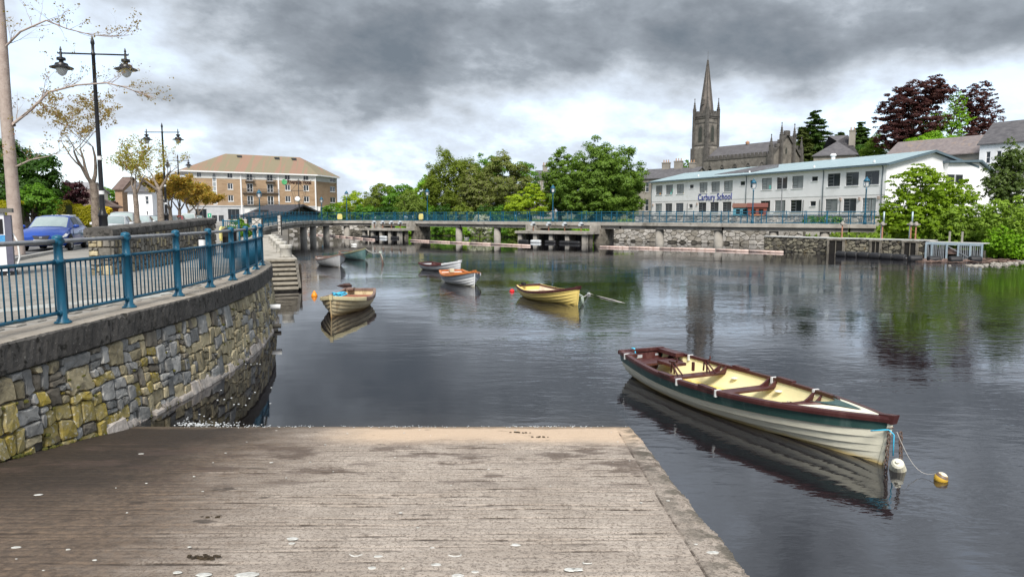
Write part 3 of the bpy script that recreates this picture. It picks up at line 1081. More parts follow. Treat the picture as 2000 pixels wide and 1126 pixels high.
fend = MB().prism([lq(-.55, .03, -.3), lq(-.30, .03, -.3), lq(-.30, .03, 1.0), lq(-.55, .03, 1.0)], (QN.x * .10, QN.y * .10, 0))
fend.build('timber_fender', M('wet_timber', (.03, .025, .02), (.06, .05, .04), .8, 5, .006, 30), stp)

# ---- mooring bollards on the lower quay
BOLL = M('bollard_granite', (.40, .385, .345), (.50, .48, .44), .85, 4, .006, 40, c3=(.25, .24, .2), s3=3, c4=(.30, .27, .10), s4=4, t4=(.64, .75))
bm = MB().lathe([(.255, 0), (.26, .03), (.245, .36), (.27, .38), (.28, .41), (.28, .52), (.265, .55), (.001, .565)], 18)
bme = bm.mesh('shaft', BOLL)
bme.polygons.foreach_set('use_smooth', [True] * len(bme.polygons))
pl = MB().lathe([(.33, 0), (.33, .03), (.001, .03)], 4).mesh('plinth', CONC)
names = ['nearest of the five stone mooring bollards, just above the river steps', 'second stone mooring bollard counting from the river steps', 'middle one of the five stone mooring bollards on the lower quay',
         'fourth stone mooring bollard counting from the river steps', 'farthest stone mooring bollard on the lower quay, nearest the footbridge']
for i, lb in enumerate(names):
    b_ = thing('mooring_bollard', lb, 'bollard', lq(1.0 + i * 4.4, -.42, LOWZ), 1.9, 'stone bollards along the lower quay')
    shape_obj('shaft', bme, b_, (0, 0, .03))
    shape_obj('plinth', pl, b_, (0, 0, 0), (0, 0, PI / 4))

# ---- free-standing rubble wall with a dark cap, on the quay behind the railing
fw = thing('rubble_wall', 'short freestanding rubble wall with dark concrete cap behind the railing', 'wall')
WA, WB = Vector((-9.55, 16.6)), Vector((-10.9, 25.6))
wu = (WB - WA).normalized()
wn = Vector((wu.y, -wu.x))
wl = (WB - WA).length
def fwp(s_, o_, z):
    q = WA + wu * s_ + wn * o_
    return Vector((q.x, q.y, z))
def wtop(s_):
    return QZ + .93 + .20 * s_ / wl
m_ = MB()
m_.add([fwp(0, 0, QZ), fwp(wl, 0, QZ), fwp(wl, -.5, QZ), fwp(0, -.5, QZ), fwp(0, 0, wtop(0)), fwp(wl, 0, wtop(wl)), fwp(wl, -.5, wtop(wl)), fwp(0, -.5, wtop(0))], [(4, 5, 6, 7), (0, 1, 5, 4), (1, 2, 6, 5), (2, 3, 7, 6), (3, 0, 4, 7)])
m_.build('mortar_core', MORTAR, fw)
x = 0
while x < wl:
    e = min(x + 1.5, wl)
    x0, e0 = x - (.05 if x == 0 else -.004), e - .004
    ring = []
    m_ = MB()
    k = 8
    for i in range(k + 1):
        s2 = x0 + (e0 - x0) * i / k
        for o_, z in ((.07, 0), (.08, .06), (.07, .17), (.02, .205), (-.52, .215), (-.57, .16), (-.57, 0)):
            m_.v.append(tuple(fwp(s2, o_ + g.uniform(-.006, .006), wtop(min(max(s2, 0), wl)) + z + g.uniform(-.006, .006))))
    for i in range(k):
        for j in range(6):
            a = i * 7 + j
            m_.f.append((a, a + 7, a + 8, a + 1))
    m_.f += [tuple(range(7)), tuple(range(k * 7, k * 7 + 7))[::-1]]
    m_.m = [0] * len(m_.f)
    m_.build('cap', CONC_DARK, fw)
    x = e
FW_M = [M('rubble_grey', (.15, .14, .12), (.25, .232, .20), .9, 6, .012, 18, rv=.3, c3=(.09, .08, .065), s3=5), ST_BUFF, ST_DARK]
cells = rubble_cells(wl, .95, 31, (.07, .15), (.14, .32), .035)
k_ = 0
big = sorted(cells, key=area, reverse=True)[:215]
bigs = set(map(id, big))
small = MB()
for c in cells:
    r = stone_solid(c, g, .009, g.uniform(.02, .06))
    if not r:
        continue
    vs, fs, (cx, cy) = r
    W = [fwp(a, o_, QZ + b_ * wtop(a) / (QZ + .93) * 1.0 if False else QZ + b_ * (wtop(min(max(a, 0), wl)) - QZ) / .95) for a, b_, o_ in vs]
    if id(c) in bigs:
        ct = fwp(cx, 0, QZ + cy)
        mm = MB()
        mm.add([w_ - ct for w_ in W], fs)
        mm.build('stone', g.choices(FW_M, (.62, .23, .15))[0], fw, loc=ct)
    else:
        small.add(W, fs)
small.build('small_stones', FW_M[0], fw, kind='stuff')
# its end face
for c in rubble_cells(.5, .95, 33, (.12, .24), (.12, .24), .02):
    r = stone_solid(c, g, .009, g.uniform(.02, .06))
    if r:
        vs, fs, (cx, cy) = r
        P0 = fwp(0, -.5, QZ)
        ct = P0 + Vector((wn.x, wn.y, 0)) * cx + Vector((0, 0, cy))
        mm = MB()
        mm.add([P0 + Vector((wn.x, wn.y, 0)) * a - Vector((wu.x, wu.y, 0)) * o_ + Vector((0, 0, b_)) - ct for a, b_, o_ in vs], fs)
        mm.build('stone', g.choice(FW_M[:2]), fw, loc=ct)
# ================================================================== BOATS
def boat_paint(name, c, c2, dirt=(.30, .22, .10), rough=.45, wl=.10, amt=.75, grain=.0, stain=None):
    """Paint with weathering, and the tannin stain the river leaves along the water line (local z)."""
    m = bpy.data.materials.new(name)
    m.use_nodes = True
    t = NT(m.node_tree)
    b = t.n['Principled BSDF']
    tc_ = t.node('ShaderNodeTexCoord')
    v = tc_.outputs['Object']
    x, y, z = t.sep(v)
    nz = t.noise(v, 2.2, 6, .6)
    fine = t.noise(t.comb(t.m('MULTIPLY', x, 6.0), t.m('MULTIPLY', y, 6.0), t.m('MULTIPLY', z, 1.6)), 1.0, 6, .6)
    col = t.mix(t.sstep(nz, .3, .7), c, c2)
    if stain:
        col = t.mix(t.m('MULTIPLY', t.sstep(fine, .52, .68), .75), col, stain)
    w = t.sstep(t.m('ADD', z, t.m('MULTIPLY_ADD', nz, .10, -.05)), wl, .0)
    col = t.mix(t.m('MULTIPLY', w, amt), col, dirt)
    t.l.new(col, b.inputs['Base Color'])
    b.inputs['Roughness'].default_value = rough
    b.inputs['Specular IOR Level'].default_value = .4
    bn = t.node('ShaderNodeBump')
    bn.inputs['Distance'].default_value = .0025 + grain
    t.l.new(t.noise(t.comb(t.m('MULTIPLY', x, 4.0), t.m('MULTIPLY', y, 25.0), t.m('MULTIPLY', z, 25.0)), 1.0, 5, .6), bn.inputs['Height'])
    t.l.new(bn.outputs[0], b.inputs['Normal'])
    return m

class Hull:
    def __init__(s, L, B, mid, bow, stern, draft, tr, rake=.28, full=.45):
        s.L, s.B, s.mid, s.bow, s.stern, s.draft, s.tr, s.rake, s.full = L, B, mid, bow, stern, draft, tr, rake, full
    def hb(s, t):
        t = min(max(t, 0), 1)
        if t < s.full:
            k = s.tr + (1 - s.tr) * math.sin(PI / 2 * t / s.full)
        else:
            q = (t - s.full) / (1 - s.full)
            k = max(0, 1 - q ** 2.15)
        return s.B / 2 * k
    def sheer(s, t):
        z = s.mid
        if t > .30:
            z += (s.bow - s.mid) * ((t - .30) / .70) ** 1.9
        else:
            z += (s.stern - s.mid) * ((.30 - t) / .30) ** 1.6
        return z
    def keel(s, t):
        z = -s.draft
        if t < .3:
            z += s.draft * .75 * ((.3 - t) / .3) ** 2
        if t > .88:
            z += .04 * ((t - .88) / .12) ** 2
        return z
    def pt(s, t, u, side=1, off=0):
        v = max(0, (t - .45) / .55) ** 1.3
        e = .12 + v * .78
        def yz(u):
            u = min(max(u, 0), 1)
            a, b_ = math.sin(PI / 2 * u) ** .8, 1 - math.cos(PI / 2 * u)
            lin = u ** .95
            y = s.hb(t) * (a * (1 - e) + lin * e)
            z = s.keel(t) + (s.sheer(t) - s.keel(t)) * (b_ * (1 - e) + u * e)
            return y, z
        y, z = yz(u)
        if off:
            y0, z0 = yz(u - .03)
            y1, z1 = yz(u + .03)
            dy, dz = y1 - y0, z1 - z0
            l = math.hypot(dy, dz) or 1
            y, z = max(y + dz / l * off, 0), z - dy / l * off
        w = max(0, (t - .55) / .45) ** 2.2
        x = s.L * t - s.rake * w * (1 - min(1, max(0, (z - s.keel(1)) / (s.sheer(1) - s.keel(1))))) ** 1.2
        x += .10 * (1 - t) ** 6 * (1 - u)
        return Vector((x, side * y, z))
    def u_at_z(s, t, z):
        lo, hi = 0, 1
        for _ in range(22):
            m_ = (lo + hi) / 2
            if s.pt(t, m_).z < z:
                lo = m_
            else:
                hi = m_
        return (lo + hi) / 2
    def inner(s, t, z, off=-.03):
        return abs(s.pt(t, s.u_at_z(t, z), 1, off).y)

def build_boat(name, label, loc, rz, H, mats, N=5, lap=.016, gun=(.055, .075), thwarts=(), floor=.05, deck=None, group=None, heel=0, trim=0, knees=False, stern_deck=None, TN=26, fade=True, usx=None):
    """mats: hull (list from keel strake to sheer strake), gunwale, inner, floor, thwart, transom"""
    bt = thing(name, label, 'boat', loc, rz, group)
    bt.rotation_euler = (heel, trim, rz)
    T = [i / TN for i in range(TN + 1)]
    us = [0] + [.26 + (1 - .26) * (i / (N - 1)) ** .95 for i in range(N)]
    if usx:
        us = usx
    for sd_ in (1, -1):
        for i in range(N):
            m_ = MB()
            for t in T:
                k = lap
                if fade:
                    k *= min(1, max(.0, (1 - t) / .10))
                m_.v += [H.pt(t, us[i], sd_, -.008), H.pt(t, us[i], sd_, k), H.pt(t, (us[i] + us[i + 1]) / 2, sd_, k * .5 + .0005), H.pt(t, us[i + 1], sd_, .0015)]
            for k in range(TN):
                for j in range(3):
                    a = k * 4 + j
                    f = (a, a + 4, a + 5, a + 1)
                    m_.f.append(f if sd_ < 0 else f[::-1])
            m_.m = [0] * len(m_.f)
            m_.build('strake', mats['hull'][min(i, len(mats['hull']) - 1)], bt, smooth=False)
    # stem and keel
    m_ = MB()
    path = [H.pt(1, u) + Vector((.012, 0, 0)) for u in (1.0, .85, .7, .55, .4, .25, .1, .0)] + [H.pt(t, 0) for t in (.95, .85, .7, .5, .3, .12)]
    for a, b_ in zip(path, path[1:]):
        m_.bar(a, b_, .036, .05, up=(1, 0, .3))
    m_.build('stem', mats['hull'][0], bt)
    # transom
    ring = [H.pt(0, u, 1) for u in [i / 10 for i in range(11)]] + [H.pt(0, u, -1) for u in [1 - i / 10 for i in range(10)]]
    m_ = MB().prism([r_ + Vector((.0, 0, 0)) for r_ in ring], (.035, 0, 0))
    m_.build('transom', mats.get('transom', mats['inner']), bt)
    # lining
    m_ = MB()
    NI = 6
    tt = [.015 + .965 * i / TN for i in range(TN + 1)]
    for sd_ in (1, -1):
        o_ = len(m_.v)
        for t in tt:
            u0 = H.u_at_z(t, floor - .02)
            for j in range(NI + 1):
                m_.v.append(H.pt(t, u0 + (.985 - u0) * j / NI, sd_, -.022))
        for k in range(TN):
            for j in range(NI):
                a = o_ + k * (NI + 1) + j
                f = (a, a + 1, a + NI + 2, a + NI + 1)
                m_.f.append(f if sd_ < 0 else f[::-1])
    m_.m = [0] * len(m_.f)
    m_.build('inner_hull', mats['inner'], bt, smooth=True)
    # bottom boards
    m_ = MB()
    ft = [.02 + .90 * i / 20 for i in range(21)]
    for t in ft:
        w = H.inner(t, floor)
        x = H.pt(t, H.u_at_z(t, floor)).x
        m_.v += [(x, -w, floor), (x, w, floor)]
    m_.f = [(2 * k, 2 * k + 2, 2 * k + 3, 2 * k + 1) for k in range(20)]
    m_.m = [0] * 20
    m_.build('bottom_boards', mats['floor'], bt)
    # gunwales: capped rail outside and inside the sheer
    go, gh = gun
    for sd_ in (1, -1):
        m_ = MB()
        G = [i / 40 for i in range(41)]
        for t in G:
            p = H.pt(t, 1, sd_)
            inw = min(go, H.hb(t) * .9)
            y0, y1 = p.y + sd_ * .022, p.y - sd_ * inw
            for y, z in ((y0, p.z - gh), (y0 + sd_ * .006, p.z - gh * .3), (y0, p.z + .014), (y1, p.z + .018), (y1, p.z - gh * .55)):
                m_.v.append((p.x + (.02 if t == 1 else 0), y, z))
        for k in range(40):
            for j in range(4):
                a = k * 5 + j
                f = (a, a + 1, a + 6, a + 5)
                m_.f.append(f if sd_ < 0 else f[::-1])
        m_.f += [tuple(range(5)), tuple(range(200, 205))]
        m_.m = [0] * len(m_.f)
        gm = mats['gunwale'] if isinstance(mats['gunwale'], list) else [mats['gunwale']]
        if len(gm) > 1:
            for k in range(40):
                if G[k] >= mats.get('gsplit', .7):
                    for j in range(4):
                        m_.m[k * 4 + j] = 1
        m_.build('gunwale', gm, bt)
    # transom cap
    p = H.pt(0, 1)
    MB().bx(-.012, .07, -abs(p.y) - .02, abs(p.y) + .02, p.z - gh * .6, p.z + .02).build('transom_cap', (mats['gunwale'][0] if isinstance(mats['gunwale'], list) else mats['gunwale']), bt)
    for t, drop, w in thwarts:
        z = H.sheer(t) - drop
        x = H.L * t
        h0 = H.inner(t - w / H.L / 2, z)
        h1 = H.inner(t + w / H.L / 2, z)
        MB().prism([(x - w / 2, -h0, z - .035), (x + w / 2, -h1, z - .035), (x + w / 2, h1, z - .035), (x - w / 2, h0, z - .035)], (0, 0, .037)).build('thwart', mats['thwart'], bt)
        if knees:
            for sd_ in (1, -1):
                for dx in (-.07, .09):
                    m2 = MB()
                    pts = []
                    for k in range(7):
                        q = k / 6
                        yy = H.inner(t, z) * (1 - .26 * (1 - q) ** 1.0)
                        yy = H.hb(t) - .03 - .26 * (1 - q) - .02 * math.sin(q * PI)
                        zz = z + .004 + (H.sheer(t) - z + .0) * q ** 2.2
                        pts.append((x + dx, sd_ * yy, zz))
                    base = [(x + dx, sd_ * (H.hb(t) - .025), H.sheer(t) - .01), (x + dx, sd_ * (H.inner(t, z) - .0), z)]
                    m2.prism(pts + base, (.032, 0, 0))
                    m2.build('knee', mats['thwart'], bt)
    if deck:
        t0, mt, arch = deck
        m_ = MB()
        K, J = 14, 8
        for k in range(K + 1):
            t = t0 + (.995 - t0) * k / K
            hb_ = H.hb(t) - .03
            hb_ = max(hb_, .004)
            for j in range(J + 1):
                y = -1 + 2 * j / J
                tt_ = t + (0.075 * (1 - y * y) * (1 - k / K))
                hh = max(H.hb(tt_) - .03, .004) if k else hb_
                m_.v.append((H.L * tt_, y * max(H.hb(t) - .03, .004), H.sheer(t) + .004 + arch * (1 - y * y) * min(1, hb_ / .4)))
        for k in range(K):
            for j in range(J):
                a = k * (J + 1) + j
                m_.f.append((a, a + J + 1, a + J + 2, a + 1))
        m_.m = [0] * len(m_.f)
        fd = m_.build('foredeck', mt, bt, smooth=True)
        edge = [Vector(m_.v[j]) + Vector((0, 0, .006)) for j in range(J + 1)]
        m_ = MB().tube(edge, .017, 8)
        m_.build('deck_trim', mats['thwart'], bt, smooth=True)
    # stem head
    tip = H.pt(1, 1)
    MB().prism([(tip.x - .16, -.05, tip.z - gh - .01), (tip.x + .045, -.028, tip.z - gh - .01), (tip.x + .075, -.024, tip.z + .05), (tip.x - .13, -.045, tip.z + .022)], (0, .09, 0)).build('stem_head', (mats['gunwale'][-1] if isinstance(mats['gunwale'], list) else mats['gunwale']), bt)
    return bt

MAROON = boat_paint('maroon_boat_paint', (.050, .014, .014), (.075, .024, .022), rough=.38, amt=0, stain=(.11, .05, .045))
CREAM = boat_paint('cream_boat_paint', (.80, .77, .62), (.74, .71, .57), (.62, .44, .14), .35, .085, .85)
GREENB = boat_paint('green_boat_paint', (.022, .058, .052), (.034, .082, .074), rough=.4, amt=0, stain=(.09, .14, .13))
CREAM_IN = boat_paint('cream_lining', (.80, .72, .42), (.74, .66, .38), (.62, .52, .22), .55, .16, .6)
YEL_FL = boat_paint('yellow_floor', (.72, .56, .12), (.66, .55, .22), rough=.6, amt=0, stain=(.70, .62, .36))

# ---- the long cream boat in front
bow, stern = Vector((4.66, 8.36)), Vector((2.52, 13.42))
ax_ = (bow - stern)
H1 = Hull(ax_.length, 1.52, .44, .62, .50, .14, .62, rake=.13, full=.42)
b1 = build_boat('rowing_boat', 'long cream clinker boat with green top strake and maroon gunwales beside the slipway', (stern.x, stern.y, 0), math.atan2(ax_.y, ax_.x), H1,
                dict(hull=[CREAM, CREAM, CREAM, CREAM, CREAM, GREENB], gunwale=MAROON, inner=CREAM_IN, floor=YEL_FL, thwart=MAROON, transom=MAROON),
                N=6, lap=.026, usx=[0, .24, .375, .51, .645, .78, 1.0], gun=(.052, .060), thwarts=((.075, .13, .42), (.285, .12, .20), (.50, .13, .21), (.695, .15, .20)), floor=.07, deck=(.765, CREAM, .055), knees=True)
# green strip painted under a cream moulding on the sheer strake
mould = MB()
for sd_ in (1, -1):
    mould.tube([H1.pt(t, .985, sd_, .012) for t in [i / 40 for i in range(40)]], .012, 6)
mould.build('rubbing_strip', CREAM, b1, smooth=True)
# green kite on the foredeck
def deckz(x, y):
    t = x / H1.L
    hb_ = max(H1.hb(min(t, .99)) - .03, .02)
    return H1.sheer(min(t, 1)) + .004 + .055 * max(0, 1 - (y / hb_) ** 2) * min(1, hb_ / .4) + .009
kite = MB()
kp = [(.835, 0), (.80, .24), (.795, .28), (.87, .16), (.935, .0), (.87, -.16), (.795, -.28), (.80, -.24)]
for a, b_ in [(k / 10, 0) for k in range(11)]:
    t = .838 + (.925 - .838) * a
    w = .22 * (1 - a) ** .9
    for j in range(-3, 4):
        y = w * j / 3
        tq = t - .035 * (abs(j) / 3) ** 2 * (1 - a)
        kite.v.append((H1.L * tq, y, deckz(H1.L * tq, y)))
for k in range(10):
    for j in range(6):
        a = k * 7 + j
        kite.f.append((a, a + 7, a + 8, a + 1))
kite.m = [0] * len(kite.f)
kite.build('deck_panel', GREENB, b1)
# white tie clips round the gunwales
CLIP = M('white_strap', (.56, .57, .56), (.70, .70, .69), .6, 20)
for t, sd_ in ((.055, -1), (.14, 1), (.405, -1), (.505, 1), (.57, -1), (.685, 1)):
    p = H1.pt(t, 1, sd_)
    m_ = MB().bx(-.017, .017, -.075, .034, -.085, .022)
    o = m_.build('strap', CLIP, b1, loc=(p.x, p.y, p.z))
    o.rotation_euler = (0, 0, 0 if sd_ > 0 else PI)
# rowlock pads, reserve blocks and stickers
for t, sd_ in ((.36, 1), (.555, 1), (.345, -1), (.535, -1)):
    p = H1.pt(t, 1, sd_)
    MB().bx(-.17, .17, -.05, .035, .016, .045).build('rowlock_pad', MAROON, b1, loc=(p.x, p.y, p.z))
    MB().lathe([(.0, 0), (.055, .0), (.06, .012), (.03, .02), (.001, .03)], 10).build('cleat', CLIP, b1, loc=(p.x - .05, sd_ * (H1.inner(t, p.z - .17) - .03), p.z - .17))
INK = M('black_tape', (.01, .01, .01), None, .5)
FOIL = M('silver_tag', (.55, .58, .62), (.65, .67, .70), .3, metal=.4)
for t, y, z, mt in ((.40, -.40, .16, INK), (.435, .44, .20, FOIL), (.45, .46, .21, INK), (.47, .47, .21, FOIL), (.60, .44, .19, FOIL), (.613, .445, .195, INK), (.578, -.10, .078, INK), (.596, -.06, .078, FOIL)):
    yy = y
    if abs(y) > .3:
        yy = math.copysign(H1.inner(t, z) - .008, y)
    MB().bx(-.035, .035, -.006, .006, -.03, .035).build('tag', mt, b1, loc=(H1.L * t, yy, z))
# swivel fishing-seat brackets on the after thwarts
def bracket(x, y, z, s_=1):
    m_ = MB()
    for dx in (-.05, .05):
        m_.bar((x + dx, y, z), (x + dx * .6, y, z + .20), .022)
    m_.bar((x + .22, y - .05, z + .01), (x, y - .02, z + .18), .02).bar((x + .22, y + .05, z + .01), (x, y + .02, z + .18), .02)
    m_.bar((x - .09, y, z + .20), (x + .10, y, z + .215), .05, .03)
    m_.tube([(x + .08, y, z + .21), (x + .13, y, z + .26), (x + .12, y, z + .30)], .014, 6)
    m_.build('rod_rest', MAROON, b1)
zt = H1.sheer(.26) - .115
bracket(H1.L * .25, -.24, zt)
bracket(H1.L * .265, .40, zt)
MB().bx(-.02, .02, -.02, .02, 0, .16).build('peg', MAROON, b1, loc=(H1.L * .245, .22, zt))
MB().bx(-.20, .23, -.17, .17, 0, .05).build('lifting_seat', MAROON, b1, loc=(H1.L * .15, .12, H1.sheer(.15) - .10))
MB().bx(-.30, .34, -.09, .09, -.05, .02).build('quarter_knee', MAROON, b1, loc=(.32, H1.hb(.05) - .09, H1.sheer(.05)))
MB().bx(-.22, .22, -.08, .08, -.05, .02).build('quarter_knee', MAROON, b1, loc=(.18, -H1.hb(.05) + .11, H1.sheer(.05)))
SKYROPE = M('sky_blue_plastic', (.05, .42, .66), (.08, .50, .72), .55, 12, .004, 60)
zt0 = H1.sheer(0)
MB().bx(.045, .056, -.13, .0, zt0 - .21, zt0 - .10).bx(.045, .054, .30, .38, zt0 - .2, zt0 - .1).build('maker_plate', FOIL, b1)
rope = MB().tube([(.05, -.14, zt0 - .16), (.06, -.17, zt0 - .05), (.05, -.18, zt0 + .03), (-.01, -.19, zt0 + .03), (-.03, -.19, zt0 - .04)], .018, 6)
tag(rope.build('rope_loop', SKYROPE, loc=(stern.x, stern.y, 0), smooth=True), 'short loop of blue rope over the stern board of the long cream boat', 'rope').rotation_euler = (0, 0, math.atan2(ax_.y, ax_.x))
bail = MB().lathe([(.11, 0), (.17, .03), (.175, .10), (.165, .10), (.12, .03), (.001, .025)], 16)
uxy = ax_.normalized()
vxy = Vector((-uxy.y, uxy.x))
q = stern + uxy * (H1.L * .60) - vxy * .14
tag(bail.build('bailer', SKYROPE, smooth=True, loc=(q.x, q.y, .075)), 'sky blue plastic bailer lying on the yellow floor of the long boat', 'bailer')

# chain, rope and floats at its bow
LINK = M('rusty_chain', (.10, .045, .028), (.20, .17, .15), .7, 12, .003, 60, metal=.4)
lk = MB().tube([(.019 * math.cos(a), 0, .034 * math.sin(a)) for a in [2 * PI * i / 10 for i in range(11)]], .009, 5, cap=False).mesh('link', LINK)
tipw = H1.pt(1, .80)
def bw(p):
    c, s_ = math.cos(math.atan2(ax_.y, ax_.x)), math.sin(math.atan2(ax_.y, ax_.x))
    return Vector((stern.x + c * p[0] - s_ * p[1], stern.y + s_ * p[0] + c * p[1], p[2]))
for lb, dx, dy, n_ in (('rusty mooring chain hanging nearer the stem of the long cream boat', .03, -.02, 10), ('outer mooring chain hanging clear of the bow beside the white float', .13, .05, 10)):
    top = bw((tipw.x + dx, dy, tipw.z))
    ch = thing('mooring_chain', lb, 'chain', top, 0, 'mooring chains at the bow of the long boat')
    for i in range(n_):
        shape_obj('link', lk, ch, (rnd.gauss(0, .004) - .002 * i * (1 if dx < .1 else -1), rnd.gauss(0, .004), -.03 - i * .047), (0, rnd.gauss(0, .12), PI / 2 * (i % 2) + .3))
ring = MB().tube([(tipw.x + .02 + .035 * math.sin(a), .035 * math.cos(a), tipw.z + .02 + .02 * math.sin(a)) for a in [2 * PI * i / 12 for i in range(13)]], .01, 6, cap=False)
ring.build('bow_ring', LINK, b1, smooth=True)
rp = MB().tube([bw(p) for p in ((tipw.x - .12, -.16, tipw.z - .03), (tipw.x + .03, -.03, tipw.z + .01), (tipw.x + .08, .0, tipw.z - .04), (tipw.x + .085, .0, .16))], .009, 6)
tag(rp.build('bow_rope', SKYROPE, smooth=True), 'bright blue rope tied round the bow chain of the long boat', 'rope')
FLOATW = M('float_white', (.72, .70, .60), (.66, .62, .48), .5, 5, c3=(.6, .5, .12), s3=3, t3=(.6, .7))
q = on(1752, 912, .06)
fl = MB().lathe([(.001, -.14), (.115, -.135), (.12, -.10), (.085, .10), (.06, .13), (.03, .14), (.028, .17), (.001, .17)], 14)
o = fl.build('plastic_jug_float', FLOATW, smooth=False, loc=(q.x + .03, q.y + .04, .055))
o.rotation_euler = (R(38), R(-28), 0)
o.scale = (.82,) * 3
tag(o, 'white plastic jug floating against the chain below the bow', 'float')
q = on(1838, 934, .02)
def ball(r, n=16, k=9):
    return MB().lathe([(max(.0008, r * math.sin(PI * i / k)), -r * math.cos(PI * i / k)) for i in range(k + 1)], n)
BY = bpy.data.materials.new('ball_buoy_paint')
BY.use_nodes = True
t = NT(BY.node_tree)
tc_ = t.node('ShaderNodeTexCoord')
x, y, z = t.sep(tc_.outputs['Object'])
col = t.mix(t.sstep(z, .055, .06), (.58, .36, .04), (.66, .60, .47))
col = t.mix(t.m('MULTIPLY', t.sstep(z, .022, .026), t.sstep(z, .057, .053)), col, (.13, .09, .07))
col = t.mix(t.sstep(t.noise(tc_.outputs['Object'], 22, 5, .6), .58, .64), col, (.20, .13, .03))
t.l.new(col, t.n['Principled BSDF'].inputs['Base Color'])
t.n['Principled BSDF'].inputs['Roughness'].default_value = .5
o = ball(.076).build('ball_buoy', BY, smooth=True, loc=(q.x, q.y, .022))
o.rotation_euler = (R(10), R(18), 0)
tag(o, 'round yellow and white mooring buoy right of the long cream boat', 'buoy')
CORD = M('pale_cord', (.38, .36, .33), (.5, .48, .45), .8)
a, b_ = bw((tipw.x + .10, .02, tipw.z)), Vector((q.x, q.y, .10))
pth = [a.lerp(b_, k / 10) - Vector((0, 0, .22 * math.sin(PI * k / 10))) for k in range(11)]
tag(MB().tube(pth, .0035, 5).build('mooring_line', CORD, smooth=True), 'thin pale line from the long boat to the yellow ball buoy', 'rope')

# ---- the smaller moored boats
def place(bow_xy, stern_xy):
    b_, s_ = Vector(bow_xy), Vector(stern_xy)
    d = b_ - s_
    return (s_.x, s_.y, 0), math.atan2(d.y, d.x), d.length
OLDWOOD = boat_paint('grey_old_wood', (.16, .105, .085), (.24, .165, .135), rough=.8, amt=0, stain=(.09, .055, .045), grain=.004)
REDWOOD = boat_paint('red_brown_boards', (.25, .085, .05), (.32, .14, .09), rough=.7, amt=0, stain=(.17, .10, .08))
BUFFP = boat_paint('buff_boat_paint', (.58, .48, .30), (.48, .38, .22), (.28, .16, .05), .5, .20, .85, stain=(.33, .24, .13))
BUFFD = boat_paint('buff_gunwale', (.70, .62, .38), (.62, .53, .31), rough=.55, amt=0, stain=(.45, .36, .22))
YELP = boat_paint('yellow_boat_paint', (.80, .62, .20), (.76, .58, .19), (.58, .42, .10), .42, .08, .6)
PALEIN = boat_paint('pale_lining', (.70, .58, .45), (.62, .50, .38), rough=.6, amt=0, stain=(.50, .37, .26))
ORANGE = boat_paint('orange_varnish', (.46, .14, .035), (.54, .20, .06), rough=.4, amt=0, stain=(.35, .10, .03))
WHITEB = boat_paint('white_boat_paint', (.74, .75, .75), (.68, .69, .69), (.50, .46, .30), .4, .12, .7)
GREYB = boat_paint('blue_grey_paint', (.19, .22, .25), (.25, .28, .31), rough=.5, amt=0)
GREYW = boat_paint('weathered_grey_white', (.40, .41, .42), (.50, .50, .50), (.20, .16, .11), .6, .10, .7, stain=(.28, .28, .28))
TEAL = boat_paint('weathered_teal', (.075, .16, .16), (.13, .23, .225), (.09, .08, .06), .6, .10, .7, stain=(.22, .28, .27))
SILVER = boat_paint('silver_grey_paint', (.50, .51, .53), (.56, .57, .58), (.30, .27, .22), .5, .08, .6)
GRP = 'small clinker boats moored on the river'

l, rz, ln = place((-5.50, 20.95), (-5.42, 24.7))
H2 = Hull(ln, 1.55, .40, .66, .50, .13, .70, rake=.10, full=.45)
b2 = build_boat('rowing_boat', 'buff clinker boat with bleached yellow bow rails and blue rope inside', l, rz, H2, dict(hull=[BUFFP], gunwale=[OLDWOOD, BUFFD], gsplit=.60, inner=OLDWOOD, floor=REDWOOD, thwart=REDWOOD, transom=BUFFP), N=6, lap=.026, gun=(.07, .10),
                thwarts=((.12, .14, .5), (.36, .12, .24), (.60, .12, .24)), floor=.26, group=GRP, fade=False)
MB().bx(-.3, .9, -.30, .30, 0, .02).build('hatch_board', REDWOOD, b2, loc=(1.6, -.08, .33))
MB().bx(-.16, .16, -.12, .12, 0, .06).build('stern_block', OLDWOOD, b2, loc=(.12, -.30, H2.sheer(0) - .02))
ropem = MB()
g = random.Random(4)
for k in range(7):
    r_ = .16 + g.uniform(-.05, .04)
    cx, cy = g.uniform(-.08, .08), g.uniform(-.08, .08)
    ropem.tube([(cx + r_ * math.cos(a), cy + r_ * math.sin(a) * .8, .03 + k * .018 + .03 * math.sin(a * 2 + k)) for a in [2 * PI * i / 14 for i in range(15)]], .016, 5, cap=False)
p = Vector((l[0], l[1])) + Vector((math.cos(rz), math.sin(rz))) * ln * .40 + Vector((-math.sin(rz), math.cos(rz))) * -.34
tag(ropem.build('rope_coil', SKYROPE, loc=(p.x, p.y, .37), smooth=True), 'coil of blue rope heaped inside the buff clinker boat', 'rope')

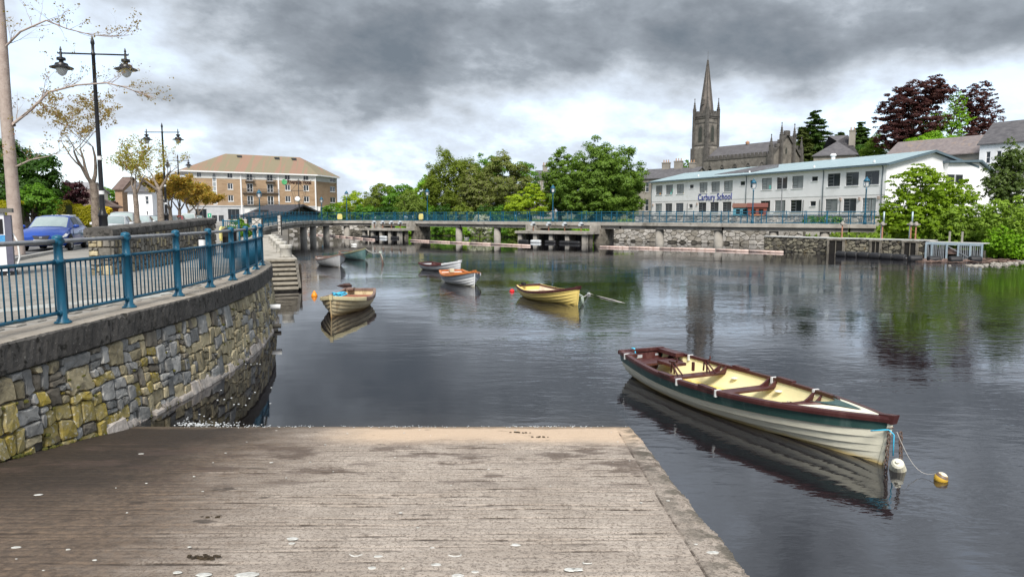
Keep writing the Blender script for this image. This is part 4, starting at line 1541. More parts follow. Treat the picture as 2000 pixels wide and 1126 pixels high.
l, rz, ln = place((2.30, 23.86), (.62, 26.95))
H3 = Hull(ln, 1.58, .33, .64, .42, .12, .66, rake=.12, full=.45)
b3 = build_boat('rowing_boat', 'bright yellow clinker boat with brown rub rail in mid river', l, rz, H3, dict(hull=[YELP], gunwale=MAROON, inner=PALEIN, floor=PALEIN, thwart=PALEIN, transom=YELP), N=6, lap=.028, gun=(.05, .07),
                thwarts=((.10, .14, .40), (.40, .14, .24), (.66, .14, .22)), floor=.10, deck=(.80, YELP, .03), group=GRP)
inset = MB()
for sd_ in (1, -1):
    for k in range(30):
        t0, t1 = k / 30, (k + 1) / 30
        a, b_ = H3.pt(t0, 1, sd_), H3.pt(t1, 1, sd_)
        inset.quad((a.x, a.y - sd_ * .05, a.z + .022), (a.x, a.y + sd_ * .012, a.z + .018), (b_.x, b_.y + sd_ * .012, b_.z + .018), (b_.x, b_.y - sd_ * .05, b_.z + .022))
inset.build('gunwale_top', YELP, b3)
MB().bx(-.7, .5, -.11, .11, 0, .03).build('dark_plank', OLDWOOD, b3, loc=(1.5, .12, .24))
m_ = MB().tube([(2.5, -.2, .12), (2.55, -.15, .36), (2.5, .10, .46), (2.48, .3, .46)], .02, 6).tube([(2.5, .0, .14), (2.62, .1, .3), (2.5, .22, .16)], .018, 6)
m_.build('white_lashing', CLIP, b3, smooth=True)
for t in (.70, .745):
    for sd_ in (1,):
        p = H3.pt(t, 1, sd_)
        MB().bx(-.06, .06, -.20, .02, .018, .05).build('cleat', MAROON, b3, loc=(p.x, p.y, p.z))
MB().bx(-.10, .10, -.05, .05, 0, .10).build('stern_cleat', RUBBER, b3, loc=(.10, -.25, H3.sheer(0)))
# bow lines
tp = Vector((l[0], l[1], 0)) + Vector((math.cos(rz), math.sin(rz), 0)) * (ln - .03)
PALEG = M('green_white_rope', (.40, .50, .42), (.55, .60, .55), .8)
m_ = MB()
for k in range(3):
    m_.tube([tp + Vector((.0, 0, .42)), tp + Vector((.10 + .03 * k, -.03 * k, .33)), tp + Vector((.14 + .03 * k, -.05, .06 - .05 * k))], .014, 5)
tag(m_.build('bow_rope', PALEG, smooth=True), 'frayed pale green rope hanging off the bow of the yellow boat', 'rope')

l, rz, ln = place((-1.62, 30.05), (-2.92, 33.2))
H4 = Hull(ln, 1.60, .40, .70, .50, .12, .72, rake=.10, full=.45)
b4 = build_boat('rowing_boat', 'white clinker boat with orange gunwales and grey top strake', l, rz, H4, dict(hull=[WHITEB, WHITEB, WHITEB, WHITEB, GREYB], gunwale=ORANGE, inner=GREYB, floor=GREYB, thwart=ORANGE, transom=WHITEB), N=5, usx=[0, .3, .46, .60, .72, 1.0], lap=.026, gun=(.08, .07),
                thwarts=((.06, .08, .34), (.30, .12, .24), (.62, .12, .24)), floor=.14, group=GRP, fade=False)
ball(.10).build('white_fender', CLIP, b4, smooth=True, loc=(1.35, .20, .28))
MB().bx(-.12, .12, -.10, .10, 0, .16).build('stern_locker', M('cream_cushion', (.6, .52, .36), (.5, .43, .3), .8), b4, loc=(.25, -.05, H4.sheer(0) - .08))
MB().bx(-.5, .5, -.025, .025, 0, .012).build('painted_strip', CLIP, b4, loc=(2.9, .30, H4.sheer(.75) + .02)).rotation_euler = (0, -.05, -.33)
MB().bx(-.05, .05, -.02, .02, -.06, .06).build('bow_tag', FOIL, b4, loc=(ln * .83, H4.hb(.83) + .02, .50))

l, rz, ln = place((-2.85, 38.4), (-5.05, 40.3))
ln2 = 3.9
d = (Vector((-2.80, 38.4)) - Vector((-5.25, 40.5)))
H5 = Hull(ln, 1.50, .33, .60, .40, .10, .66, rake=.08, full=.45)
b5 = build_boat('rowing_boat', 'pale grey clinker boat with maroon gunwales behind the orange trimmed one', l, rz, H5, dict(hull=[SILVER], gunwale=[MAROON, SILVER], gsplit=.68, inner=MAROON, floor=PALEIN, thwart=SILVER, transom=SILVER), N=5, lap=.022, gun=(.06, .08),
                thwarts=((.14, .12, .5), (.42, .12, .24), (.64, .12, .22)), floor=.12, deck=(.74, SILVER, .02), group=GRP, fade=False)
MB().bx(-.9, .9, -.09, .09, 0, .03).build('loose_plank', PALEIN, b5, loc=(1.7, .05, .28)).rotation_euler = (0, 0, .12)

l, rz, ln = place((-10.25, 41.4), (-12.0, 44.4))
H6 = Hull(ln, 1.55, .42, .80, .50, .12, .66, rake=.08, full=.45)
b6 = build_boat('rowing_boat', 'weathered grey clinker boat with rusty rail nearest the lower quay', l, rz, H6, dict(hull=[GREYW], gunwale=OLDWOOD, inner=OLDWOOD, floor=REDWOOD, thwart=REDWOOD, transom=GREYW), N=7, lap=.030, gun=(.06, .07),
                thwarts=((.12, .12, .4), (.40, .12, .24), (.64, .12, .22)), floor=.16, group=GRP, fade=False)
l, rz, ln = place((-10.1, 47.9), (-12.3, 51.4))
H7 = Hull(ln, 1.55, .40, .84, .48, .12, .66, rake=.10, full=.45)
MOSSY = boat_paint('mossy_rail', (.16, .17, .10), (.24, .22, .13), rough=.85, amt=0, stain=(.10, .12, .05))
b7 = build_boat('rowing_boat', 'weathered teal clinker boat with mossy rail tied to the leaning post', l, rz, H7, dict(hull=[TEAL], gunwale=[OLDWOOD, MOSSY], gsplit=.5, inner=OLDWOOD, floor=REDWOOD, thwart=OLDWOOD, transom=TEAL), N=7, lap=.030, gun=(.06, .08),
                thwarts=((.12, .12, .4), (.40, .12, .24), (.64, .12, .22)), floor=.18, group=GRP, fade=False)

# ---- buoys, floating log, mooring post
def small_buoy(px, py, r, label, mt, name='mooring_buoy', tip_=False):
    p = on(px, py, 0)
    m_ = MB().lathe([(.001, -r * .5), (r * .8, -r * .4), (r, r * .15), (r * .8, r * .6), (r * .45, r * 1.2 if tip_ else r * .9), (r * .22, r * 1.6 if tip_ else r), (.001, r * 1.75 if tip_ else r * 1.02)], 14)
    return tag(m_.build(name, mt, smooth=True, loc=p), label, 'buoy')
small_buoy(614, 578, .125, 'pear shaped orange buoy left of the buff boat', M('orange_buoy', (.75, .22, .01), (.8, .28, .02), .4), tip_=True)
small_buoy(1000, 569, .105, 'round red buoy off the stern of the yellow boat', M('red_buoy', (.62, .012, .015), (.7, .02, .02), .4))
small_buoy(1150, 575, .085, 'small white buoy with a dark eye on the line right of the yellow boat', M('white_buoy', (.5, .52, .53), (.3, .31, .32), .5, 9))
a = on(1150, 575, 0)
b_ = on(1222, 592, 0)
tag(MB().tube([tp + Vector((.0, 0, .35)), tp.lerp(a, .5) + Vector((0, 0, .10)), a + Vector((0, 0, .05)), a.lerp(b_, .35) + Vector((0, 0, .02)), a.lerp(b_, .7) + Vector((0, 0, .012)), b_ - Vector((0, 0, .02))], .02, 5).build('mooring_line', CORD, smooth=True), 'grey mooring line trailing right from the bow of the yellow boat', 'rope')
p = on(672, 558, 0)
m_ = MB().tube([(-.33, 0, -.02), (-.15, 0, .02), (.05, .0, .05), (.22, .0, .05), (.34, 0, 0)], [.02, .045, .075, .085, .03], 9)
tag(m_.build('floating_log', M('sodden_log', (.04, .022, .02), (.075, .04, .035), .6, 6, .006, 30), smooth=True, loc=p), 'dark sodden log floating behind the buff boat', 'log')
p = on(745, 515, 0)
mp = thing('mooring_post', 'leaning wooden mooring post wound with old rope in mid river', 'post', p)
MB().tube([(.10, 0, -.4), (.05, 0, .3), (-.06, 0, .80)], [.055, .05, .045], 8).build('stake', OLDWOOD, mp, smooth=True)
MB().tube([(.16, 0, -.2), (.08, .03, .35), (-.05, .03, .74)], [.03, .03, .025], 6).build('stay', OLDWOOD, mp, smooth=True)
m_ = MB()
for k in range(4):
    m_.tube([(-.05 + .07 * math.cos(a), .07 * math.sin(a), .70 + k * .03) for a in [2 * PI * i / 10 for i in range(11)]], .016, 5, cap=False)
m_.tube([(-.03, -.06, .70), (.09, -.08, .42), (.16, -.06, .10)], .014, 5)
m_.build('rope_turns', PALEG, mp, smooth=True)
bp = Vector((-10.1, 47.9, .82))
e = p + Vector((-.06, 0, .74))
tag(MB().tube([bp.lerp(e, k / 8) - Vector((0, 0, .16 * math.sin(PI * k / 8))) for k in range(9)], .022, 5).build('mooring_line', CORD, smooth=True), 'slack pale rope from the teal boat to the leaning post', 'rope')
# ================================================================== FOOTBRIDGE
BP = [(505, 66), (560, 78), (610, 93), (660, 101), (740, 99.5), (900, 90), (1050, 83), (1240, 75.5), (1400, 70), (1560, 66), (1712, 63.5)]
BC = Curve2(catmull([(at(px, 430, Y).x, Y) for px, Y in BP], 10))
DECK = 2.30
CONCB = M('bridge_concrete', (.27, .25, .22), (.40, .375, .335), .9, .8, .008, 14, c3=(.12, .11, .09), s3=.5, t3=(.5, .7), c4=(.42, .40, .36), s4=2.5, t4=(.62, .74))
br = thing('footbridge', 'long low concrete footbridge with blue railings crossing the whole river', 'footbridge')
def dz(s_):
    q = s_ / BC.len
    return DECK - .45 * max(0, (.16 - q) / .16) ** 1.3 - .05 * max(0, (q - .8) / .2)
def sweep(prof, s0=0, s1=None, ds=2.0, closed=True):
    s1 = s1 or BC.len
    k = max(2, int((s1 - s0) / ds))
    n_ = len(prof)
    m_ = MB()
    for i in range(k + 1):
        s_ = s0 + (s1 - s0) * i / k
        p, t, nn = BC.at(s_)
        for o_, z in prof:
            q = p + nn * o_
            m_.v.append((q.x, q.y, dz(s_) + z))
    for i in range(k):
        for j in range(n_ if closed else n_ - 1):
            a, b_ = i * n_ + j, i * n_ + (j + 1) % n_
            m_.f.append((a, a + n_, b_ + n_, b_))
    m_.f += [tuple(range(n_)), tuple(range(k * n_, k * n_ + n_))[::-1]]
    m_.m = [0] * len(m_.f)
    return m_
# deck cast in lengths with an upstand, girder set back below
s_ = 0
while s_ < BC.len - 1:
    e = min(s_ + 11.5, BC.len)
    sweep([(.06, -.34), (.06, .0), (-.28, .02), (-.28, -.02), (-2.3, -.02), (-2.3, .02), (-2.62, 0), (-2.62, -.34)], s_, e - .02).build('deck', CONCB, br)
    sweep([(-.22, -.72), (-.16, -.342), (-2.4, -.342), (-2.35, -.72)], s_ + .1, e - .1).build('girder', CONCB, br)
    s_ = e
# railings
POSTW = .075
PITCHR = 1.95
n_ = int(BC.len / PITCHR)
RT = MB().bx(-.035, .035, -.035, .035, 0, 1.22).bx(-.045, .045, -.045, .045, 1.2, 1.25).mesh('railing_post', BLUE)
bars = MB()
for off in (-.10, -2.46):
    for i in range(n_ + 1):
        s_ = .2 + i * PITCHR
        p, t, nn = BC.at(s_)
        q = p + nn * off
        shape_obj('railing_post', RT, br, (q.x, q.y, dz(s_)), (0, 0, math.atan2(t.y, t.x)))
    for z, h in ((1.16, .06), (.90, .05), (.10, .05)):
        sweep([(off - .025, z - h / 2), (off - .025, z + h / 2), (off + .025, z + h / 2), (off + .025, z - h / 2)]).build('railing_rail', BLUE, br)
    k = int(BC.len / .135)
    for i in range(k):
        s_ = .1 + i * .135
        p, t, nn = BC.at(s_)
        q = p + nn * off
        w = .011
        z0, z1 = dz(s_) + .1, dz(s_) + .9
        a, b_ = (q - t * w), (q + t * w)
        c = q + nn * w * 1.4
        bars.add([(a.x, a.y, z0), (b_.x, b_.y, z0), (c.x, c.y, z0), (a.x, a.y, z1), (b_.x, b_.y, z1), (c.x, c.y, z1)], [(0, 1, 4, 3), (1, 2, 5, 4), (2, 0, 3, 5)])
bars.build('railing_bars', BLUE, br, kind='stuff')
# round columns
def s_px(px):
    best = min(range(800), key=lambda i: abs(1000 + F * BC.at(BC.len * i / 800)[0].x / (BC.at(BC.len * i / 800)[0].y * CP) - px))
    return BC.len * best / 800
colm = MB().lathe([(.47, -1.2), (.45, .2), (.43, 1.9)], 16).mesh('column', CONCB)
colm.polygons.foreach_set('use_smooth', [True] * len(colm.polygons))
for px in (534, 603, 621, 645, 675, 711, 889, 964, 1283, 1399, 1511, 1612):
    s_ = s_px(px)
    p, t, nn = BC.at(s_)
    for off in (-.75,) if px not in (889, 964, 1283, 1399) else (-.75,):
        q = p + nn * off
        shape_obj('column', colm, br, (q.x, q.y, dz(s_) - .73 - 1.9))
# sluice platforms under the bridge
SLMETAL = M('gate_motor_grey', (.42, .45, .48), (.55, .57, .58), .5, 5)
RUST = M('rust_red_steel', (.20, .085, .055), (.30, .15, .10), .7, 6)
BOOM = M('boom_pink_plastic', (.50, .36, .31), (.60, .47, .42), .6, 1.2, .002, 20, c3=(.34, .24, .20), s3=2)
RUBL_ = M('pier_stone', (.13, .118, .095), (.25, .225, .19), .92, 1.4, .05, 5, c3=(.07, .062, .05), s3=2)
def sluice(pxa, pxb, label, nfl, seed):
    g = random.Random(seed)
    sa, sb = s_px(pxa), s_px(pxb)
    p0, t0, n0 = BC.at((sa + sb) / 2)
    hw = (sb - sa) / 2
    r = thing('sluice_gate', label, 'sluice gate', (p0.x, p0.y, 0), math.atan2(t0.y, t0.x))
    # local: x along the bridge, y away from the viewer
    m_ = MB().bx(-hw - .5, hw + .5, -3.1, .5, 1.02, 1.30)
    m_.build('platform', CONCB, r)
    for i in range(5):
        x = -hw + 2 * hw * i / 4
        MB().bx(x - .24, x + .24, -2.85, -2.3, -.8, 1.02).build('pier', CONCB, r)
        MB().bx(x - .15, x + .15, -1.7, -1.1, -.8, 1.02).build('inner_pier', RUBL_, r)
        if i < 4:
            xg = x + hw / 4
            MB().bx(x + .262, x + hw / 2 - .262, -1.4, -1.3, -.8, .95).build('gate_leaf', RUBBER, r)
            MB().tube([(xg, -1.6, 1.3), (xg, -1.6, DECK - .2)], .06, 8).build('lifting_stem', RUST, r)
            mo = MB().bx(xg - .22, xg + .22, -1.85, -1.4, DECK - .40, DECK - .16).lathe([(.2, 0), (.24, .05), (.24, .14), (.1, .2), (.001, .2)], 10, (xg, -1.62, DECK - .17)).build('lifting_motor', SLMETAL, r)
            MB().tube([(xg + .1, -1.8, DECK - .28), (xg + .42, -1.8, DECK - .28)], .09, 10).build('motor_barrel', RUBBER, mo)
    for x in (-hw - .05, hw + .05):
        MB().bx(x - .45, x + .45, -.9, .5, 1.3, DECK - .345).build('bridge_pier', CONCB, r)
        MB().bx(x - .25, x + .85, -.2, 2.4, -.8, DECK - .73).build('abutment', RUBL_, r)
    for i in range(nfl):
        x = -hw + .9 + (2 * hw - 1.6) * i / max(nfl - 1, 1) + g.uniform(-.3, .3)
        a = g.uniform(-.12, .12)
        o = MB().lathe([(.06, -.68), (.19, -.66), (.21, -.5), (.21, .5), (.19, .66), (.06, .68)], 12).build('trash_float', RUBBER if g.random() < .85 else SLMETAL, None, smooth=True, loc=(0, 0, 0))
        v = Vector((p0.x, p0.y, 0)) + Vector((t0.x, t0.y, 0)) * x + Vector((n0.x, n0.y, 0)) * (3.0 + g.uniform(-.1, .3))
        o.location = (v.x, v.y, .10)
        o.rotation_euler = (PI / 2, 0, math.atan2(t0.y, t0.x) + PI / 2 + a)
        yield o
FLN = ['first', 'second', 'third', 'fourth', 'fifth']
for nm, a, b_, nf, sd_, lb in (('left', 738, 806, 4, 3, 'concrete sluice platform with four gates left of mid bridge'), ('right', 1042, 1166, 5, 9, 'wider concrete sluice platform with four gates near the middle of the bridge')):
    for i, o in enumerate(sluice(a, b_, lb, nf, sd_)):
        tag(o, '%s float from the left in front of the %s' % (FLN[i], 'narrower left hand sluice platform' if nm == 'left' else 'wider middle sluice platform'), 'float', 'drum floats in front of the sluice platforms')
# floating pipe booms
for pts, lb in (([(588, 457.5), (640, 460.5), (690, 465), (732, 469)], 'pink floating pipe boom below the left end of the bridge'),
                ([(802, 470), (880, 474), (960, 477.5), (1038, 481)], 'long pink floating pipe boom between the two sluice platforms'),
                ([(1172, 483), (1290, 486), (1400, 489), (1532, 494)], 'pink floating pipe boom right of the wider sluice platform')):
    P_ = [on(x, y, 0) for x, y in pts]
    m_ = MB()
    k = 0
    bm_ = thing('floating_boom', lb, 'boom', (0, 0, 0), 0, 'floating booms upstream of the bridge')
    for a, b_ in zip(P_, P_[1:]):
        l = (b_ - a).length
        n2 = max(1, int(l / 3))
        for i in range(n2):
            q0, q1 = a.lerp(b_, i / n2), a.lerp(b_, (i + .97) / n2)
            c = (q0 + q1) / 2
            z = Vector((0, 0, .06))
            MB().tube([q0 - c + z, q1 - c + z], .11, 8).build('boom_pipe', BOOM, bm_, smooth=True, loc=c)
# lifebuoy boxes on the railing
YBOX = M('yellow_housing', (.72, .62, .16), (.66, .60, .30), .5, 3)
def lifebox(loc, rz, label, group=None):
    b_ = thing('lifebuoy_box', label, 'lifebuoy box', loc, rz, group)
    MB().prism([(-.30, 0, 0), (.30, 0, 0), (.36, 0, .12), (.36, 0, .62), (.2, 0, .80), (-.2, 0, .80), (-.36, 0, .62), (-.36, 0, .12)], (0, -.16, 0)).build('housing', YBOX, b_)
    MB().prism([(-.24, -.162, .14), (.24, -.162, .14), (.24, -.162, .60), (-.24, -.162, .60)], (0, -.012, 0)).build('door', YBOX, b_)
    MB().bar((-.0, .04, -.4), (0, .04, .5), .05).build('bracket', BLUE, b_)
    return b_
for px, lb in ((663, 'yellow lifebuoy box on the bridge railing near the hotel end'), (823, 'pale yellow lifebuoy box on the bridge railing right of the narrower sluice platform')):
    s_ = s_px(px)
    p, t, nn = BC.at(s_)
    q = p + nn * .02
    lifebox((q.x, q.y, dz(s_) + .2), math.atan2(t.y, t.x), lb, 'lifebuoy boxes on the bridge')

# blue lantern posts
LGLASS = M('lantern_glass', (.55, .58, .60), (.65, .67, .68), .25, 3)
def blue_lamp(loc, label, H=4.3, first=[None]):
    if first[0] is None:
        r = thing('lantern_post', label, 'street lamp', loc, 0, 'blue lantern posts by the river')
        MB().lathe([(.16, 0), (.16, .25), (.11, .32), (.09, 1.0), (.065, 1.1), (.055, 3.15), (.09, 3.2), (.05, 3.25), (.05, 3.4)], 10).build('pole', BLUE, r, smooth=True)
        MB().lathe([(.12, 0), (.2, .40)], 8).build('lantern_pane', LGLASS, r, loc=(0, 0, 3.5))
        m_ = MB().lathe([(.22, .0), (.28, .03), (.26, .12), (.17, .26), (.07, .34), (.05, .42), (.001, .48)], 12)
        m_.build('lantern_cap', BLUE, r, smooth=True, loc=(0, 0, 3.9))
        m_ = MB()
        for k in (0, 1):
            s_ = 1 if k else -1
            m_.tube([(0, 0, 3.35), (.18 * s_, 0, 3.42), (.27 * s_, 0, 3.6), (.27 * s_, 0, 3.95)], .022, 6)
        m_.build('yoke', BLUE, r, smooth=True)
        first[0] = r
        return r
    return dup(first[0], loc, 0, label)
for px, ytop, lb in ((677, 396, 'blue lantern post on the bridge beside the hotel corner'), (831, 381, 'blue lantern post on the bridge before the willow trees'), (1076, 371, 'blue lantern post on the bridge before the great round chestnut tree'),
                     (1467, 355, 'blue lantern post on the bridge right of the school name'), (1690, 363, 'blue lantern post at the right hand end of the bridge')):
    s_ = s_px(px)
    p, t, nn = BC.at(s_)
    q = p + nn * -.35
    blue_lamp((q.x, q.y, dz(s_) - .02), lb)
for px, Y, lb in ((508, 80, 'small blue lantern post in front of the white hotel shopfront'), (629, 112, 'blue lantern post before the air conditioning units of the hotel')):
    p = at(px, 430, Y)
    blue_lamp((p.x, p.y, QZ), lb)

# ---- bank walls under the bridge
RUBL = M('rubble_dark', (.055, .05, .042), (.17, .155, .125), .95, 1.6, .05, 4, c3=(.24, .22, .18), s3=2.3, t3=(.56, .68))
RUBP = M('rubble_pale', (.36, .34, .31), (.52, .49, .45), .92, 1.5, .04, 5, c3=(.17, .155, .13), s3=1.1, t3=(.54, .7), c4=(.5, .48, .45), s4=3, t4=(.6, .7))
def face_wall(name, pts, h, th, mt, label, seed, rmin=.16, rmax=.42, mats=None, top=None, lean=.0, group=None):
    """low rubble wall on a polyline, its stones proud of the core"""
    w = thing(name, label, 'wall', (pts[0][0], pts[0][1], 0), 0, group)
    o_ = Vector((pts[0][0], pts[0][1]))
    g = random.Random(seed)
    core = MB()
    stones = [MB(), MB()]
    z0 = -.6
    for a, b_ in zip(pts, pts[1:]):
        a, b_ = Vector(a[:2]) - o_, Vector(b_[:2]) - o_
        u = (b_ - a).normalized()
        nn = Vector((u.y, -u.x))
        l = (b_ - a).length
        core.prism([(a.x, a.y, z0), (b_.x, b_.y, z0), (b_.x - nn.x * th, b_.y - nn.y * th, z0), (a.x - nn.x * th, a.y - nn.y * th, z0)], (0, 0, h - z0))
        for c in stone_cells(l, h, rmin, rmax, 1.5, seed, int(260 * l)):
            r = stone_solid(c, g, .025, g.uniform(.04, .14))
            if r:
                vs, fs, _ = r
                stones[g.random() < .35].add([(a.x + u.x * s_ + nn.x * q, a.y + u.y * s_ + nn.y * q, z) for s_, z, q in vs], fs)
    core.build('core', MORTAR, w)
    mm = mats or (mt, mt)
    for k in (0, 1):
        if stones[k].v:
            stones[k].build('facing_stones', mm[k], w, kind='stuff')
    if top:
        m_ = MB()
        for a, b_ in zip(pts, pts[1:]):
            a, b_ = Vector(a[:2]) - o_, Vector(b_[:2]) - o_
            u = (b_ - a).normalized()
            nn = Vector((u.y, -u.x)) * .12
            bk = nn * -((th + .1) / .12)
            m_.prism([(a.x + nn.x, a.y + nn.y, h), (b_.x + nn.x, b_.y + nn.y, h), (b_.x + bk.x, b_.y + bk.y, h), (a.x + bk.x, a.y + bk.y, h)], (0, 0, .07))
        m_.build('cap', top, w)
    return w
face_wall('river_wall', [(-28.2, 74), (-31, 83), (-39, 104)], 1.60, .8, RUBL, 'dark stone river wall under the left end of the bridge', 41)
face_wall('river_wall', [(-35, 109.5), (-30.5, 112), (-23, 111)], 2.0, .8, RUBL, 'rough stone bank wall behind the bridge columns left of the sluice', 42, mats=(RUBL, RUBP))
face_wall('river_wall', [(11.0, 85.8), (14.2, 83.3), (24.6, 75.3), (29.6, 71.0)], 1.45, .8, RUBP, 'pale stained retaining wall behind the bridge below the school', 43, mats=(RUBP, M('rubble_pale_stained', (.24, .22, .185), (.36, .33, .29), .92, 1.5, .04, 5)))
p0, p1 = at(1240, 425, 88), at(1716, 425, 69.5)
def yard_wall():
    w = thing('boundary_wall', 'rubble wall with dark coping between the school and the bridge', 'wall')
    a, b_ = Vector((p0.x, p0.y)), Vector((p1.x, p1.y))
    u = (b_ - a).normalized()
    nn = Vector((u.y, -u.x))
    l = (b_ - a).length
    z0, h = 1.9, 1.05
    m_ = MB().prism([(a.x, a.y, z0 - 1), (b_.x, b_.y, z0 - 1), (b_.x - nn.x * .4, b_.y - nn.y * .4, z0 - 1), (a.x - nn.x * .4, a.y - nn.y * .4, z0 - 1)], (0, 0, h + 1))
    m_.build('core', RUBP, w)
    s2 = [MB(), MB()]
    g = random.Random(3)
    for c in stone_cells(l, h, .11, .28, 1.4, 47, 9000):
        r = stone_solid(c, g, .02, g.uniform(.03, .09))
        if r:
            vs, fs, _ = r
            s2[g.random() < .4].add([(a.x + u.x * q + nn.x * o_, a.y + u.y * q + nn.y * o_, z0 + z) for q, z, o_ in vs], fs)
    s2[0].build('facing_stones', RUBP, w, kind='stuff')
    s2[1].build('facing_stones', M('rubble_grey_far', (.17, .165, .155), (.28, .27, .255), .9, 2, .03, 6), w, kind='stuff')
    q = nn * .08
    b2 = nn * -.5
    MB().prism([(a.x + q.x, a.y + q.y, z0 + h), (b_.x + q.x, b_.y + q.y, z0 + h), (b_.x + b2.x, b_.y + b2.y, z0 + h), (a.x + b2.x, a.y + b2.y, z0 + h)], (0, 0, .12)).build('cap', CONC_DARK, w)
yard_wall()

# ---- low jetty wall with sluice openings, right of the bridge
JP = [on(1492, 489, 0), on(1625, 495.5, 0), on(1735, 500, 0), on(1815, 503.5, 0)]
J2 = [(p.x, p.y) for p in JP]
jw = face_wall('jetty_wall', J2, 1.22, 1.3, RUBL, 'low mossy stone jetty wall with a white cap right of the bridge', 51, .10, .26, mats=(M('jetty_stone', (.17, .155, .115), (.30, .275, .21), .92, 2, .04, 8, c3=(.28, .17, .035), s3=1.1, t3=(.56, .68), c4=(.09, .08, .06), s4=2.2, t4=(.55, .68)), RUBL),
               top=M('white_cap', (.42, .42, .40), (.52, .52, .50), .8, 3, c3=(.26, .25, .23), s3=2))
def jpt(px, off=.0):
    """point on the jetty face at pixel column px"""
    for a, b_ in zip(JP, JP[1:]):
        k = (px - 1000) / F * CP
        u = b_ - a
        den = u.x - k * u.y
        t_ = (k * a.y - a.x) / den
        if -.02 <= t_ <= 1.02:
            q = a + u * t_
            un = Vector((u.x, u.y, 0)).normalized()
            nn = Vector((un.y, -un.x, 0))
            return q + nn * off, un, nn
    q = JP[-1]
    un = (JP[-1] - JP[-2]).normalized()
    return q + un * ((px - 1815) * .034), un, Vector((un.y, -un.x, 0))
def oriented(m_, name, mt, parent, q, un, z=0, smooth=False):
    o = m_.build(name, mt, parent, smooth=smooth)
    o.location = (q.x, q.y, z)
    o.rotation_euler = (0, 0, math.atan2(un.y, un.x))
    return o
DARKV = M('dark_opening', (.012, .011, .01), (.02, .018, .016), .9)
STEELB = M('pale_blue_steel', (.33, .42, .48), (.42, .50, .55), .5, 5, metal=.3)
for i, (px, w, lb) in enumerate(((1637, 1.05, 'wide dark sluice opening in the jetty wall, first from the bridge'), (1715, .55, 'narrow sluice opening framed in concrete in the middle of the jetty wall'), (1783, .8, 'sluice opening with a pale post near the metal fish trap'))):
    q, un, nn = jpt(px, .06)
    r = thing('sluice_opening', lb, 'sluice opening', (q.x, q.y, 0), math.atan2(un.y, un.x))
    MB().bx(-w / 2, w / 2, -.10, .4, -.5, 1.08).build('opening_shade', DARKV, r)  # solid near-black block: the shade inside the opening, given as colour
    for x in (-w / 2 - .08, w / 2 + .08):
        MB().bx(x - .08, x + .08, -.16, .3, -.5, 1.2).build('jamb', RUBL_, r)
    MB().bx(-w / 2 - .2, w / 2 + .2, -.17, .3, 1.085, 1.215).build('lintel', RUBL_, r)
    MB().bx(-.03, .03, -.15, -.11, -.4, 1.1).build('gate_rod', RUBL_, r)
WN = ['leftmost valve stand on the jetty, plain and rusty', 'valve stand with a pale blue tube right at the end of the bridge', 'valve stand with a blue tube half hidden by the bright green tree', 'rusty valve stand with wheel cap left of the fish trap']
for i, (px, off, tall) in enumerate(((1640, -.6, 0), (1720, -.5, 1), (1763, -1.6, 1), (1786, -.4, 0))):
    q, un, nn = jpt(px, off)
    r = thing('valve_stand', WN[i], 'valve stand', (q.x, q.y, 1.32), math.atan2(un.y, un.x), 'valve stands on the jetty')
    MB().lathe([(.10, 0), (.10, .03), (.055, .05), (.05, 1.0)], 8).build('stem', RUST, r, smooth=True)
    m_ = MB().lathe([(.09, .98), (.17, 1.02), (.17, 1.16), (.10, 1.2), (.10, 1.28), (.001, 1.3)], 10)
    m_.bar((-.28, 0, 1.1), (.28, 0, 1.1), .09).bar((0, -.2, 1.1), (0, .2, 1.1), .07)
    m_.build('gearbox', CONCB, r)
    if tall:
        MB().tube([(.06, 0, 1.2), (.06, 0, 2.05)], .065, 8).build('stem_cover', STEELB, r, smooth=True)
        MB().bar((-.1, .05, 0), (-.1, .05, 1.0), .06).build('strut', STEELB, r)
# fish trap of galvanised bars
q0, un, nn = jpt(1816, .10)
ft = thing('fish_trap', 'metal barred fish trap cage at the end of the jetty', 'fish trap', (q0.x, q0.y, 0), math.atan2(un.y, un.x))
FTL = 3.55
MB().bx(-.1, FTL, .0, 1.2, 1.12, 1.18).build('top_slab', M('trap_slab', (.40, .40, .39), (.5, .5, .48), .8, 3), ft)
MB().bx(-.1, FTL, -.08, -.002, .98, 1.16).build('top_beam', STEELB, ft)
MB().bx(-.1, FTL - .3, 1.2, 1.5, -.4, .62).build('back_wall', RUBL, ft)
GALB = M('weathered_galvanised', (.24, .26, .28), (.38, .40, .42), .5, 5, metal=.4)
brm = MB().bx(-.022, .022, -.022, .022, -.3, .98).mesh('bar', GALB)
x = .0
g = random.Random(6)
while x < FTL:
    if not (1.35 < x < 2.0):
        shape_obj('bar', brm, ft, (x, -.04, 0), (g.uniform(-.03, .03), g.uniform(-.03, .03), 0))
    x += g.uniform(.09, .13)
for x in (-.05, .35, 1.32, 2.05, 2.8, FTL - .05):
    MB().bx(x - .05, x + .05, -.12, -.02, -.4, 1.1).build('upright', STEELB, ft)
MB().bx(1.36, 2.0, .02, .08, .35, .75).build('timber_board', OLDWOOD, ft)
MB().bar((1.36, -.06, .9), (2.75, -.06, .15), .05).build('brace', GALB, ft)
for x in (1.3, 2.1):
    MB().bx(x - .05, x + .05, .3, .4, 1.2, 1.95).build('tall_post', CONCB, ft)
